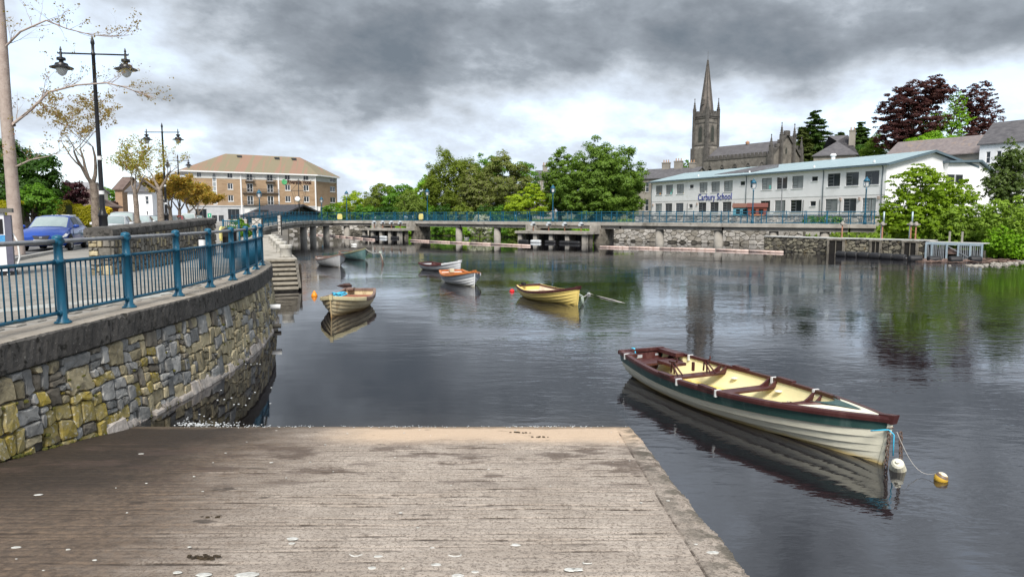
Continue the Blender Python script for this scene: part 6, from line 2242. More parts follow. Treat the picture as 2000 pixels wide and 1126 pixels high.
# gardens left of the street
LG = 'garden trees across the street'
tree_px('garden_tree', 'big dark green garden tree at the left edge behind the parked cars', 50, 52, [(30, 285, 420, 70), (75, 300, 420, 42), (-20, 330, 425, 60), (90, 330, 415, 24), (10, 275, 350, 40)], G_DARK, 51, leaf=.24, trunk=.35, group=LG)
tree_px('garden_tree', 'brighter green tree in front of the big dark garden tree', 60, 46, [(70, 360, 424, 32), (95, 378, 424, 20), (40, 372, 424, 26)], G_MID, 52, leaf=.2, trunk=.15, group=LG)
tree_px('plum_tree', 'dark purple plum tree before the grey roofed chapel', 138, 62, [(140, 352, 404, 26), (122, 364, 404, 16), (155, 366, 402, 18)], leafmat('leaf_plum', (.035, .010, .016), (.085, .028, .032)), 53, leaf=.24, trunk=.12, group=LG)
tree_px('plum_tree', 'small purple shrub tree near the brick gable', 222, 82, [(222, 392, 416, 10), (214, 398, 418, 8)], leafmat('leaf_plum_two', (.05, .02, .02), (.10, .05, .04)), 54, leaf=.26, trunk=.08, group=LG)
tree_px('tree', 'distant green tree left of the brick gable', 213, 130, [(212, 368, 404, 17), (200, 374, 404, 12)], G_MID, 55, leaf=.45, group=LG)
tree_px('bush', 'yellow forsythia bush behind the first lamp post', 207, 58, [(207, 403, 422, 11), (199, 408, 424, 8)], G_FORS, 56, leaf=.2, trunk=.05, cat='bush', group=None)
def hedge(label, pa, pb, ya, yb, ybot, Y0, Y1, mat, seed, leaf=.17):
    a, b_ = at(pa, ybot, Y0), at(pb, ybot, Y1)
    h = thing('hedge', label, 'hedge', (a.x, a.y, QZ), 0, 'clipped golden hedges across the street')
    za, zb = at(pa, ya, Y0).z - QZ, at(pb, yb, Y1).z - QZ
    z0 = .7
    rng = np.random.default_rng(seed)
    n = 9000
    u = rng.random(n)
    f_ = rng.random(n)
    d = b_ - a
    top = za + (zb - za) * u + .10 * np.sin(u * 14 + seed)
    face = f_ < .65
    z = np.where(face, z0 + (top - z0) * rng.random(n), top + rng.normal(size=n) * .04)
    w = np.where(face, rng.normal(size=n) * .05, -rng.random(n) * .9)
    nx, ny = d.y, -d.x
    l = math.hypot(nx, ny)
    nx, ny = nx / l, ny / l
    C = np.stack([d.x * u + nx * w, d.y * u + ny * w, z], -1)
    N_ = np.where(face[:, None], np.array([nx, ny, .5]), np.array([0, 0, 1.0])) + rng.normal(size=(n, 3)) * .5
    V, Q = leaf_quads(C, N_, leaf, rng)
    np_mesh('leaves', V, Q, mat, h, rng.random(n))
    MB().prism([(0, 0, 0), (d.x, d.y, 0), (d.x - nx * .8, d.y - ny * .8, 0), (-nx * .8, -ny * .8, 0)], (0, 0, min(za, zb) - .15)).build('hedge_core', M('hedge_dark', (.03, .035, .008), None, .95), h)
hedge('golden hedge at the far left behind the charger', -40, 30, 396, 398, 425, 43, 43, G_PRIV, 1)
hedge('rounded olive hedge left of the longer golden one', 70, 128, 394, 396, 422, 50, 50, leafmat('leaf_olive_hedge', (.12, .12, .012), (.22, .21, .02)), 2)
hedge('long clipped golden hedge below the plum tree', 122, 185, 401, 406, 422, 54, 54, G_PRIV, 3)
hb_ = at(465, 445, 40)
leafy_tree('bush', 'leafy green bush beside the path at the foot of the bridge', 'bush', (at(466, 450, 60).x, 60, 1.2), [(0, 0, .7, 1.0, .7, .8), (.6, 0, .5, .6, .5, .5), (-.6, .1, .5, .6, .5, .5)], .2, G_MID, 58, trunk=.05, cover=1.5)
# ================================================================== BUILDINGS
# each facade: local x along the front (left to right), y into the building, z up
PANE = glassmat('window_glass', (.035, .042, .05), .5)
PANE_BL = M('window_blind', (.20, .225, .23), (.30, .32, .33), .25, .6, rv=.25, spec=.5)
FRAME_G = M('grey_window_frame', (.13, .145, .155), (.17, .18, .19), .5, 4)
FRAME_W = M('white_window_frame', (.72, .72, .72), (.78, .78, .78), .5, 4)
def to_mesh_object(o):
    """turn lettering into a plain mesh that keeps its place under its building"""
    me = bpy.data.meshes.new_from_object(o.evaluated_get(bpy.context.evaluated_depsgraph_get()))
    n_ = o.name
    m_ = bpy.data.objects.new('lettering', me)
    put(m_, o.parent)
    m_.location, m_.rotation_euler, m_.scale = o.location, o.rotation_euler, o.scale
    bpy.data.objects.remove(o)
    m_.name = n_
class Front:
    def __init__(s, name, label, cat, A, B, z0, group=None):
        s.A, s.B = Vector(A), Vector(B)
        d = s.B - s.A
        s.L = d.length
        s.u = d.normalized()
        s.v = Vector((-s.u.y, s.u.x))
        s.z0 = z0
        s.root = thing(name, label, cat, (s.A.x, s.A.y, z0), math.atan2(d.y, d.x), group)
    def x(s, px, y=0):
        """local x of pixel column px on the plane y"""
        k = (px - 1000) / F * CP
        a = s.A + s.v * y
        t = (k * a.y - a.x) / (s.u.x - k * s.u.y)
        return t
    def z(s, px, py, y=0):
        t = s.x(px, y)
        p = s.A + s.u * t + s.v * y
        return at(px, py, p.y).z - s.z0
def wall_open(m_, x0, x1, z0, z1, ops, y=0, dep=.18, mi=0):
    """front wall in the plane y with rectangular openings and their reveals"""
    ops = [o for o in ops if o[0] > x0 and o[1] < x1 and o[2] > z0 and o[3] < z1]
    xs = sorted({x0, x1} | {o[0] for o in ops} | {o[1] for o in ops})
    zs = sorted({z0, z1} | {o[2] for o in ops} | {o[3] for o in ops})
    for a, b_ in zip(xs, xs[1:]):
        for c, d in zip(zs, zs[1:]):
            mx, mz = (a + b_) / 2, (c + d) / 2
            if not any(o[0] < mx < o[1] and o[2] < mz < o[3] for o in ops):
                m_.quad((a, y, c), (b_, y, c), (b_, y, d), (a, y, d), mi)
    for (a, b_, c, d) in ops:
        m_.quad((a, y, c), (a, y, d), (a, y + dep, d), (a, y + dep, c), mi)
        m_.quad((b_, y, c), (b_, y + dep, c), (b_, y + dep, d), (b_, y, d), mi)
        m_.quad((a, y, d), (b_, y, d), (b_, y + dep, d), (a, y + dep, d), mi)
        m_.quad((a, y, c), (a, y + dep, c), (b_, y + dep, c), (b_, y, c), mi)
def window(root, o, fm, pm, y=0, dep=.18, fw=.07, mull=(.5,), trans=(), sill=None, name='window', pane2=None):
    a, b_, c, d = o
    yf = y + dep * .45
    m_ = MB()
    m_.bx(a, b_, yf, yf + .05, c, c + fw).bx(a, b_, yf, yf + .05, d - fw, d).bx(a, a + fw, yf, yf + .05, c + fw, d - fw).bx(b_ - fw, b_, yf, yf + .05, c + fw, d - fw)
    for q in mull:
        x = a + (b_ - a) * q
        m_.bx(x - fw * .45, x + fw * .45, yf + .002, yf + .052, c + fw, d - fw)
    for q in trans:
        z = c + (d - c) * q[0]
        xa, xb = a + (b_ - a) * q[1], a + (b_ - a) * q[2]
        m_.bx(xa + fw * .5, xb - fw * .5, yf + .004, yf + .048, z - fw * .4, z + fw * .4)
    w = m_.build(name, fm, root)
    P_ = MB().quad((a + .01, yf + .03, c + .01), (b_ - .01, yf + .03, c + .01), (b_ - .01, yf + .03, d - .01), (a + .01, yf + .03, d - .01))
    P_.build('pane', pm, w)
    if sill:
        MB().bx(a - .08, b_ + .08, y - .07, y + .02, c - .10, c - .002).build('sill', sill, w)
    return w
def downpipe(root, x, z0, z1, mt, y=-.07, r=.055):
    MB().tube([(x, y, z0), (x, y, z1 - .4), (x - .05, y - .12, z1 - .05)], r, 6).build('downpipe', mt, root, smooth=True)
def gable_roof(m_, x0, x1, y0, y1, ze, zr, ov=.3, th=.18):
    ym = (y0 + y1) / 2
    k = (zr - ze) / (ym - y0)
    for sgn, ya in ((1, y0 - ov), (-1, y1 + ov)):
        za = ze - ov * k
        m_.add([(x0 - ov, ya, za), (x1 + ov, ya, za), (x1 + ov, ym, zr), (x0 - ov, ym, zr), (x0 - ov, ya, za + th), (x1 + ov, ya, za + th), (x1 + ov, ym, zr + th), (x0 - ov, ym, zr + th)],
               [(0, 3, 2, 1), (4, 5, 6, 7), (0, 1, 5, 4), (1, 2, 6, 5), (2, 3, 7, 6), (3, 0, 4, 7)])
def chimney(root, x, y, z0, z1, w, d, mt, pots=3):
    c = MB().bx(x - w / 2, x + w / 2, y - d / 2, y + d / 2, z0, z1).bx(x - w / 2 - .08, x + w / 2 + .08, y - d / 2 - .08, y + d / 2 + .08, z1 - .25, z1 - .08).build('chimney', mt, root)
    m_ = MB()
    for i in range(pots):
        m_.lathe([(.13, 0), (.11, .5), (.14, .55), (.001, .55)], 8, (x - w / 2 + w * (i + .5) / pots, y, z1))
    m_.build('chimney_pots', POTS, c)
POTS = M('terracotta_pot', (.36, .20, .12), (.46, .28, .18), .85, 8)

# ---------------- school
SCH_W = M('white_render', (.79, .79, .80), (.86, .86, .87), .85, .5, .002, 30, c3=(.74, .74, .74), s3=.3)
SCH_P = M('pale_lower_render', (.77, .75, .75), (.83, .81, .81), .85, .5, .002, 30)
SCH_R = M('pale_blue_metal_roof', (.27, .36, .385), (.33, .42, .445), .45, .5, .004, 3, st=(3, .2, 1))
SCH_E = M('dark_blue_fascia', (.085, .125, .15), (.11, .15, .18), .5, 2)
A, B = at(1272, 400, 140), at(1728, 400, 90)
S = Front('school_building', 'long two storey white school building with pale blue metal roof above the river', 'school', (A.x, A.y), (B.x, B.y), 2.6)
E_ = 6.95                                   # eaves
ops, opl = [], []
for xa, xb in ((1280, 1292.5), (1299.5, 1313), (1320.5, 1334.5), (1364.5, 1380), (1387.5, 1404), (1412, 1429), (1485.5, 1505), (1514.5, 1535), (1544.5, 1566), (1613, 1637.5), (1648.5, 1673.5), (1685.5, 1713)):
    ops.append((S.x(xa), S.x(xb), 4.45, 6.25, 'big'))
for xa, xb in ((1346, 1353), (1444, 1453), (1582.5, 1594)):
    ops.append((S.x(xa), S.x(xb), 5.35, 6.0, 'small'))
ops.append((S.x(1463), S.x(1472), 4.9, 6.1, 'plain'))
for xa, xb in ((1279, 1292), (1298.5, 1312), (1319, 1334), (1363, 1378.5), (1386, 1402.5), (1410, 1427.5), (1484, 1503), (1512, 1532.5), (1542.5, 1564.5), (1610.5, 1634.5), (1645.5, 1671), (1682.5, 1709)):
    ops.append((S.x(xa), S.x(xb), 1.0, 2.75, 'big'))
for xa, xb in ((1345, 1352), (1581, 1592)):
    ops.append((S.x(xa), S.x(xb), 1.8, 2.5, 'small'))
m_ = MB()
wall_open(m_, 0, S.L, 3.15, E_, [o[:4] for o in ops])
m_.build('upper_wall', SCH_W, S.root)
m_ = MB()
wall_open(m_, 0, S.L, -1.5, 3.146, [o[:4] for o in ops], y=.03)
m_.build('lower_wall', SCH_P, S.root)
for o in ops:
    yb = 0 if o[2] > 3 else .03
    if o[4] == 'big':
        window(S.root, o[:4], FRAME_G, PANE_BL if rnd.random() < .55 else PANE, yb, mull=(.46,), trans=((.25, 0, .46), (.5, 0, .46), (.75, 0, .46)), sill=SCH_W, fw=.09)
    elif o[4] == 'small':
        window(S.root, o[:4], FRAME_G, PANE, yb, mull=(), sill=SCH_W)
    else:
        window(S.root, o[:4], FRAME_G, PANE, yb, mull=(.5,))
# paper things stuck in the classroom windows
for px, py, c in ((1312, 371, (.1, .5, .35)), (1309, 377, (.2, .55, .5)), (1288, 379, (.5, .25, .08)), (1334, 378, (.5, .42, .2)), (1501, 365, (.2, .55, .5)), (1376, 375, (.7, .7, .65))):
    x = S.x(px)
    z = S.z(px, py)
    MB().bx(x - .22, x + .22, .078, .086, z - .3, z + .25).build('window_picture', M('poster_paint', c, None, .6), S.root)
GW = 8.0
AP = 8.75                                   # ridge
# gable walls and back
m_ = MB()
m_.add([(S.L, .0, -1.5), (S.L, 16, -1.5), (S.L, 16, E_), (S.L, GW, AP), (S.L, 0, E_)], [(0, 1, 2, 3, 4)])
m_.add([(0, 0, -1.5), (0, 16, -1.5), (0, 16, E_), (0, GW, AP), (0, 0, E_)], [(4, 3, 2, 1, 0)])
m_.quad((0, 16, -1.5), (S.L, 16, -1.5), (S.L, 16, E_), (0, 16, E_))
m_.build('gable_wall', SCH_W, S.root)
def roofz(y):
    return E_ + (AP - E_) * (y if y < GW else 16 - y) / GW + .14
m_ = MB()
ov = .45
prof = [(-ov, roofz(-ov)), (GW, roofz(GW)), (16 + ov, roofz(16 + ov))]
for (y0, z0), (y1, z1) in zip(prof, prof[1:]):
    m_.prism([(-.4, y0, z0), (S.L + .55, y0, z0), (S.L + .55, y1, z1), (-.4, y1, z1)], (0, 0, .10))
rf = m_.build('roof', SCH_R, S.root)
m_ = MB()
n_ = int(S.L / 1.5)
for i in range(n_):
    x = i * 1.5
    for (y0, z0), (y1, z1) in zip(prof[:1], prof[1:]):
        m_.bar((x, y0, z0 + .115), (x, y1, z1 + .115), .06, .03)
m_.build('standing_seams', SCH_R, rf)
m_ = MB()
m_.prism([(-.4, -ov - .10, roofz(-ov) - .17), (S.L + .55, -ov - .10, roofz(-ov) - .17), (S.L + .55, -ov - .002, roofz(-ov) - .17), (-.4, -ov - .002, roofz(-ov) - .17)], (0, 0, .26))
for (y0, z0), (y1, z1) in zip(prof, prof[1:]):
    m_.prism([(S.L + .552, y0, z0 - .2), (S.L + .552, y1, z1 - .2), (S.L + .552, y1, z1 + .11), (S.L + .552, y0, z0 + .11)], (.07, 0, 0))
m_.build('fascia', SCH_E, rf)
m_ = MB()
m_.bx(0, S.L, -.45, -.001, E_ - .06, E_ + .0)
m_.build('soffit', SCH_W, rf)
# darker slate panel on the upper slope, rooftop vents
def roof_pt(px, py):
    lo, hi = 0.0, GW + 3
    for _ in range(40):
        y = (lo + hi) / 2
        x = S.x(px, y)
        if S.z(px, py, y) > roofz(y) + .12:
            lo = y
        else:
            hi = y
    return (S.x(px, lo), lo, roofz(lo) + .112)
pp = [roof_pt(*p) for p in ((1393, 341), (1466, 336.2), (1516, 327), (1545, 317.5))]
top_ = [(p[0] + (3.5 if i == 3 else 0), GW - .02, roofz(GW) + .112) for i, p in enumerate((pp[3], pp[0]))]
MB().prism([pp[0], pp[1], pp[2], pp[3], (pp[3][0], GW - .02, roofz(GW) + .112), (pp[0][0] + 5, GW - .02, roofz(GW) + .112)], (0, 0, .05)).build('slate_panel', SLATE, S.root)
for px, py in ((1362, 344), (1461, 337), (1586, 327), (1702, 317)):
    p = roof_pt(px, py)
    MB().lathe([(.14, 0), (.14, .28), (.001, .3)], 8, p).build('roof_vent', FRAME_W, S.root)
MB().lathe([(.3, 0), (.3, .6), (.45, .62), (.45, .8), (.3, .95), (.001, 1.0)], 12, (S.x(1622, GW), GW, roofz(GW))).build('roof_cowl', FRAME_W, S.root)
for px in (1456, 1605.5, 1720, 1271.8):
    downpipe(S.root, max(S.x(px), .1), 0, E_ + .02, SCH_E)
# lamps, alarm boxes and rods on the lower wall
for px in (1342, 1433, 1532, 1668, 1640, 1568, 1600, 1701):
    x = S.x(px)
    MB().bx(x - .025, x + .025, -.05, -.01, -.2, 2.7).build('wall_rod', RUBBER, S.root)
for px, py in ((1361, 398), (1640, 389), (1677, 388), (1714, 386), (1275, 400)):
    x, z = S.x(px), S.z(px, py)
    MB().bx(x - .16, x + .16, -.12, .03, z - .2, z + .2).build('wall_lamp', M('alarm_box', (.4, .32, .28), None, .6), S.root)
# name of the school
fc = bpy.data.curves.new('sign_lettering', 'FONT')
fc.body = 'Carbury School'
fc.size = 1.55
fc.extrude = .03
fc.offset = .0
fc.space_character = 1.06
fc.align_x, fc.align_y = 'LEFT', 'BOTTOM_BASELINE'
so = bpy.data.objects.new('sign_lettering', fc)
fc.materials.append(M('school_blue_lettering', (.018, .032, .25), None, .5))
put(so, S.root)
so.rotation_euler = (PI / 2, 0, 0)
bpy.context.view_layer.update()
wtxt = so.dimensions.x
x0, x1 = S.x(1362.5), S.x(1427.5)
so.location = (x0, -.034, S.z(1370, 391))
so.scale = ((x1 - x0) / wtxt, 1.0, 1)
to_mesh_object(so)
# second wing on the right with its own gable
W2 = Front('school_wing', 'lower right hand wing of the white school with a sloping blue roof edge', 'school wing', tuple(S.B + S.v * 10.4 - S.u * -.6), tuple(S.B + S.v * 22.2 - S.u * -.6), 2.6)
pts2 = [(0, 0, -1.5), (11.2, 0, -1.5), (11.2, 0, 4.9), (5.9, 0, 7.55), (0, 0, 7.35)]
MB().prism(pts2, (0, 14, 0)).build('wing_wall', SCH_W, W2.root)
m_ = MB()
for (a, b_) in (((-.3, 7.35), (5.9, 7.62)), ((5.9, 7.62), (11.7, 4.7))):
    m_.prism([(a[0], -.45, a[1]), (b_[0], -.45, b_[1]), (b_[0], -.45, b_[1] + .3), (a[0], -.45, a[1] + .3)], (0, 15, 0))
m_.build('wing_roof', SCH_E, W2.root)
for px in (1852, 1868):
    x = W2.x(px)
    MB().bx(x - .7, x + .7, -.06, -.002, 4.6, 5.9).build('window', FRAME_G, W2.root)
    MB().bx(x - .6, x + .6, -.065, -.061, 4.7, 5.8).build('pane', PANE, W2.root)
# playground huts and bench behind the boundary wall
def hut(px, Y, w, col, roofc, label, zt=1.5):
    p = at(px, 410, Y)
    z = 2.55
    h = thing('play_hut', label, 'playhouse', (p.x, p.y, z), -.35)
    wm, rm = M('hut_paint', col, tuple(c * .8 for c in col), .7, 4), M('hut_roof', roofc, None, .8)
    m_ = MB()
    wall_open(m_, -w / 2, w / 2, 0, zt, [(-w * .32, -w * .08, .7, 1.25), (w * .08, w * .32, .7, 1.25)], dep=.08)
    m_.quad((w / 2, 0, 0), (w / 2, 1.6, 0), (w / 2, 1.6, zt), (w / 2, 0, zt)).quad((-w / 2, 1.6, 0), (-w / 2, 0, 0), (-w / 2, 0, zt), (-w / 2, 1.6, zt))
    m_.build('wall', wm, h)
    MB().quad((-w / 2, .08, 0), (w / 2, .08, 0), (w / 2, .08, zt - .1), (-w / 2, .08, zt - .1)).build('interior_shade_sheet', DARKV, h)  # near-black sheet behind the windows, standing in for the shade indoors
    m_ = MB()
    gable_roof(m_, -w / 2, w / 2, 0, 1.6, zt, zt + .42, .12, .06)
    m_.build('roof', rm, h)
    return h
hut(1448, 84, 1.9, (.10, .28, .36), (.14, .07, .05), 'small pale blue play hut with red roof behind the boundary wall')
hut(1479, 82, 2.1, (.22, .06, .04), (.13, .045, .035), 'dark red play hut right of the blue one behind the boundary wall')
p = at(1479, 418, 80.5)
bn = thing('bench', 'bright orange playground bench below the red play hut', 'bench', (p.x, p.y, 2.5), -.5)
ORB = M('orange_plastic', (.75, .26, .03), None, .5)
MB().bx(-.75, .75, -.2, .2, .55, .66).build('seat', ORB, bn)
for x in (-.6, .6):
    MB().bx(x - .06, x + .06, -.18, .18, -.2, .545).build('leg', ORB, bn)
for px, Y, H_, lb in ((1525, 78, 5.6, 'thin grey light column in front of the school windows'),):
    p = at(px, 430, Y)
    t_ = thing('light_column', lb, 'lamp post', (p.x, p.y, 1.6))
    MB().tube([(0, 0, 0), (0, 0, H_)], .05, 6).build('pole', GALV, t_)
    MB().bx(-.3, .3, -.06, .06, H_, H_ + .06).build('head', GALV, t_)

# ---------------- church
CH_ST = M('church_stone', (.125, .115, .10), (.22, .20, .175), .95, .8, .04, 3, c3=(.075, .07, .062), s3=.35, t3=(.5, .7), c4=(.24, .225, .20), s4=1.8, t4=(.6, .7))
CH_DK = M('church_dressed_stone', (.075, .07, .064), (.13, .12, .11), .95, 1.2, .02, 5, c3=(.045, .042, .038), s3=.6)
CH_RF = M('church_slate', (.085, .08, .085), (.12, .115, .12), .8, .7, .02, 6)
LOUV = M('louvre_dark', (.03, .035, .03), (.06, .065, .055), .9, 4)
ridge0, ridge1 = at(1410, 300, 190), at(1535, 300, 174)
rd = (Vector((ridge1.x, ridge1.y)) - Vector((ridge0.x, ridge0.y)))
rdu = rd.normalized()                       # towards the gable that faces us
sn = Vector((rdu.y, -rdu.x))                # south side, facing us
NB = 10.0
NW = 5.9
CL = rd.length
a0 = Vector((ridge0.x, ridge0.y)) + sn * NW - rdu * 1.2
a1 = a0 + rdu * (CL + 1.2)
ch = Front('church', 'grey stone gothic church with a tall slender spire on the hill', 'church', tuple(a0), tuple(a1), NB)
CLn = ch.L
EZ = 7.35
RZc = 11.3
ops = []
for i in range(5):
    x = 2.2 + i * 4.0
    ops.append((x - .55, x + .55, 1.6, 5.2))
m_ = MB()
wall_open(m_, 0, CLn, -8, EZ, ops, dep=.5)
m_.quad((0, 0, -8), (0, 2 * NW, -8), (0, 2 * NW, EZ), (0, 0, EZ)).quad((0, 2 * NW, -8), (CLn, 2 * NW, -8), (CLn, 2 * NW, EZ), (0, 2 * NW, EZ))
m_.add([(CLn, 0, -8), (CLn, 2 * NW, -8), (CLn, 2 * NW, EZ), (CLn, NW, RZc + 1.3), (CLn, 0, EZ)], [(0, 1, 2, 3, 4)])
m_.build('nave_wall', CH_ST, ch.root)
for o in ops:
    xm = (o[0] + o[1]) / 2
    w = MB().bx(o[0], o[1], .3, .34, o[2], o[3]).build('window', LOUV, ch.root)
    m_ = MB()
    arch = [(xm + .55 * math.cos(a) * (1), -.06, o[3] - .2 + 1.0 * math.sin(a)) for a in [PI * k / 10 for k in range(11)]]
    m_.tube(arch, .10, 5)
    m_.bx(xm - .04, xm + .04, .25, .295, o[2], o[3])
    m_.build('tracery', CH_DK, w)
m_ = MB()
gable_roof(m_, 0, CLn - .3, .2, 2 * NW - .2, EZ, RZc, .0, .15)
m_.build('nave_roof', CH_RF, ch.root)
MB().bx(-.0, CLn, -.12, .35, EZ + .002, EZ + .55).build('parapet', CH_DK, ch.root)
n_ = 17
mer = MB().bx(-.34, .34, -.12, .34, 0, .55).mesh('merlon', CH_DK)
for i in range(n_):
    shape_obj('merlon', mer, ch.root, (.6 + i * (CLn - 1.2) / (n_ - 1), 0, EZ + .553))
for i in range(6):
    x = .15 + i * 4.0
    MB().prism([(x - .3, -.9, -8), (x + .3, -.9, -8), (x + .3, -.01, -8), (x - .3, -.01, -8)], (0, 0, 12.6)).build('buttress', CH_DK, ch.root)
def pinnacle(x, y, z0, h, w, root):
    m_ = MB().bx(x - w, x + w, y - w, y + w, z0, z0 + h * .38).lathe([(w * 1.35, 0), (w * 1.35, .12), (w * 1.0, .14), (w * .18, h * .52), (w * .4, h * .54), (w * .4, h * .58), (w * .08, h * .62)], 8, (x, y, z0 + h * .38))
    for k in range(3):
        for q in range(4):
            a = PI / 4 + q * PI / 2
            rr = w * (.95 - .25 * k)
            m_.bx(x + rr * math.cos(a) - .07, x + rr * math.cos(a) + .07, y + rr * math.sin(a) - .07, y + rr * math.sin(a) + .07, z0 + h * (.45 + .12 * k), z0 + h * (.45 + .12 * k) + .16)
    m_.build('pinnacle', CH_DK, root)
# front gable: raking parapet, turrets
for sgn in (0, 1):
    y0, y1 = (0, NW) if sgn == 0 else (2 * NW, NW)
    MB().bar((CLn + .05, y0, EZ + .35), (CLn + .05, y1, RZc + 1.75), .7, .5).build('raking_parapet', CH_DK, ch.root)
    for k in range(5):
        q = (k + .5) / 5
        y, z = y0 + (y1 - y0) * q, EZ + .6 + (RZc + 1.4 - EZ) * q
        MB().bx(CLn - .3, CLn + .4, y - .3, y + .3, z, z + .75).build('merlon', CH_DK, ch.root)
for y, z0, h in ((-.25, -8, 0), (2 * NW + .25, -8, 0)):
    MB().bx(CLn - .55, CLn + .6, y - .45, y + .45, -8, EZ + .8).build('corner_buttress', CH_DK, ch.root)
    pinnacle(CLn + .1, y, EZ + .8, 4.4, .38, ch.root)
for y in (NW - 2.6, NW + 2.6):
    MB().bx(CLn + .02, CLn + .7, y - .34, y + .34, -8, RZc - .6).build('gable_buttress', CH_DK, ch.root)
    pinnacle(CLn + .4, y, RZc - .6, 4.9, .36, ch.root)
MB().bx(CLn - .5, CLn + .5, NW - .6, NW + .6, RZc + 1.2, RZc + 2.4).build('gable_cope', CH_DK, ch.root)
MB().lathe([(.45, 0), (.55, .5), (.001, .9)], 8, (CLn * .45, NW, RZc + .1)).build('ridge_finial', POTS, ch.root)
m_ = MB()
m_.prism([(CLn + .06, NW - .3, 8.2), (CLn + .06, NW + .3, 8.2), (CLn + .06, NW + .3, 9.2), (CLn + .06, NW, 9.7), (CLn + .06, NW - .3, 9.2)], (.03, 0, 0)).build('gable_light', LOUV, ch.root)
# tower: lower stage, belfry, battlements, spire
TW = 2.2
tc0 = Vector((ch.u.x, ch.u.y)) * 0
TX, TY = -4.2, NW - .3
TB = 19.7                                    # tower parapet above base level
m_ = MB()
m_.bx(TX - TW - .35, TX + TW + .35, TY - TW - .35, TY + TW + .35, -10, 11.2)
m_.add([(TX - TW - .35, TY - TW - .35, 11.2), (TX + TW + .35, TY - TW - .35, 11.2), (TX + TW + .35, TY + TW + .35, 11.2), (TX - TW - .35, TY + TW + .35, 11.2), (TX - TW, TY - TW, 11.9), (TX + TW, TY - TW, 11.9), (TX + TW, TY + TW, 11.9), (TX - TW, TY + TW, 11.9)],
       [(0, 1, 5, 4), (1, 2, 6, 5), (2, 3, 7, 6), (3, 0, 4, 7)])
m_.build('tower_base', CH_ST, ch.root)
bel = MB()
bel.bx(TX - TW, TX + TW, TY - TW, TY + TW, 11.9, TB)
bel.build('belfry', CH_ST, ch.root)
for z, e in ((11.95, .14), (TB - .5, .16), (17.9, .08)):
    MB().bx(TX - TW - e, TX + TW + e, TY - TW - e, TY + TW + e, z, z + .28).build('string_course', CH_DK, ch.root)
for cx, cy in ((-1, -1), (1, -1), (1, 1), (-1, 1)):
    x, y = TX + cx * (TW + .02), TY + cy * (TW + .02)
    MB().bx(x - .36, x + .36, y - .36, y + .36, 11.3, TB + .2).build('tower_buttress', CH_DK, ch.root)
    MB().bx(x - .6, x + .6, y - .6, y + .6, -10, 11.298).build('lower_buttress', CH_DK, ch.root)
    pinnacle(x, y, TB + .2, 4.9, .34, ch.root)
for axis, sgn in (('y', -1), ('x', 1)):
    for k, (w, h0, h1, mt, nm) in enumerate(((.75, 12.9, 17.2, CH_DK, 'belfry_arch'), (.50, 13.1, 16.9, LOUV, 'louvre'))):
        d = .06 + .05 * k
        pts = [(-w, h0), (w, h0), (w, h1 - .9)] + [(w * math.cos(a), h1 - .9 + 1.2 * math.sin(a) * (1 if k == 0 else .9)) for a in [PI * q / 8 for q in range(1, 8)]] + [(-w, h1 - .9)]
        if axis == 'y':
            P_ = [(TX + a, TY - TW - d, z) for a, z in pts]
            MB().prism(P_, (0, d + .1, 0)).build(nm, mt, ch.root)
        else:
            P_ = [(TX + TW + d, TY + a, z) for a, z in pts]
            MB().prism(P_, (-d - .1, 0, 0)).build(nm, mt, ch.root)
m_ = MB()
for sx_, sy_ in ((0, -1), (0, 1), (-1, 0), (1, 0)):
    if sx_ == 0:
        MB().bx(TX - TW + .3, TX + TW - .3, TY + sy_ * TW - .2, TY + sy_ * TW + .2, TB, TB + .8).build('parapet', CH_DK, ch.root)
    else:
        MB().bx(TX + sx_ * TW - .2, TX + sx_ * TW + .2, TY - TW + .3, TY + TW - .3, TB, TB + .8).build('parapet', CH_DK, ch.root)
    for q in (-.55, 0, .55):
        x = TX + (q * TW if sx_ == 0 else sx_ * TW)
        y = TY + (q * TW if sy_ == 0 else sy_ * TW)
        e = (.38, .2) if sx_ == 0 else (.2, .38)
        MB().bx(x - e[0], x + e[0], y - e[1], y + e[1], TB + .802, TB + 1.5).build('merlon', CH_DK, ch.root)
SPZ = at(1385, 112, 194).z - NB
sp = MB().lathe([(1.98, 0), (1.88, .4), (.13, SPZ - TB - .9)], 8, (TX, TY, TB))
spire = sp.build('spire', M('spire_stone', (.12, .105, .095), (.20, .175, .155), .95, .6, .03, 4, c3=(.075, .068, .06), s3=.25), ch.root)
for k in range(8):
    a = 2 * PI * k / 8
    MB().bar((TX + 1.98 * math.cos(a), TY + 1.98 * math.sin(a), TB), (TX + .14 * math.cos(a), TY + .14 * math.sin(a), SPZ - .9), .16).build('spire_rib', CH_DK, spire)
for a in (-3 * PI / 8 - PI / 8, ):
    for zz, r_ in ((TB + 3.2, 1.6),):
        x, y = TX + r_ * math.cos(a), TY + r_ * math.sin(a)
        MB().bx(x - .35, x + .35, y - .25, y + .4, zz, zz + 1.2).prism([(x - .45, y - .3, zz + 1.2), (x + .45, y - .3, zz + 1.2), (x, y - .3, zz + 2.1)], (0, .7, 0)).build('lucarne', CH_DK, spire)
MB().lathe([(.14, 0), (.22, .2), (.10, .4), (.05, .5), (.03, 2.6), (.001, 2.7)], 8, (TX, TY, SPZ - .95)).build('finial', CH_DK, spire)

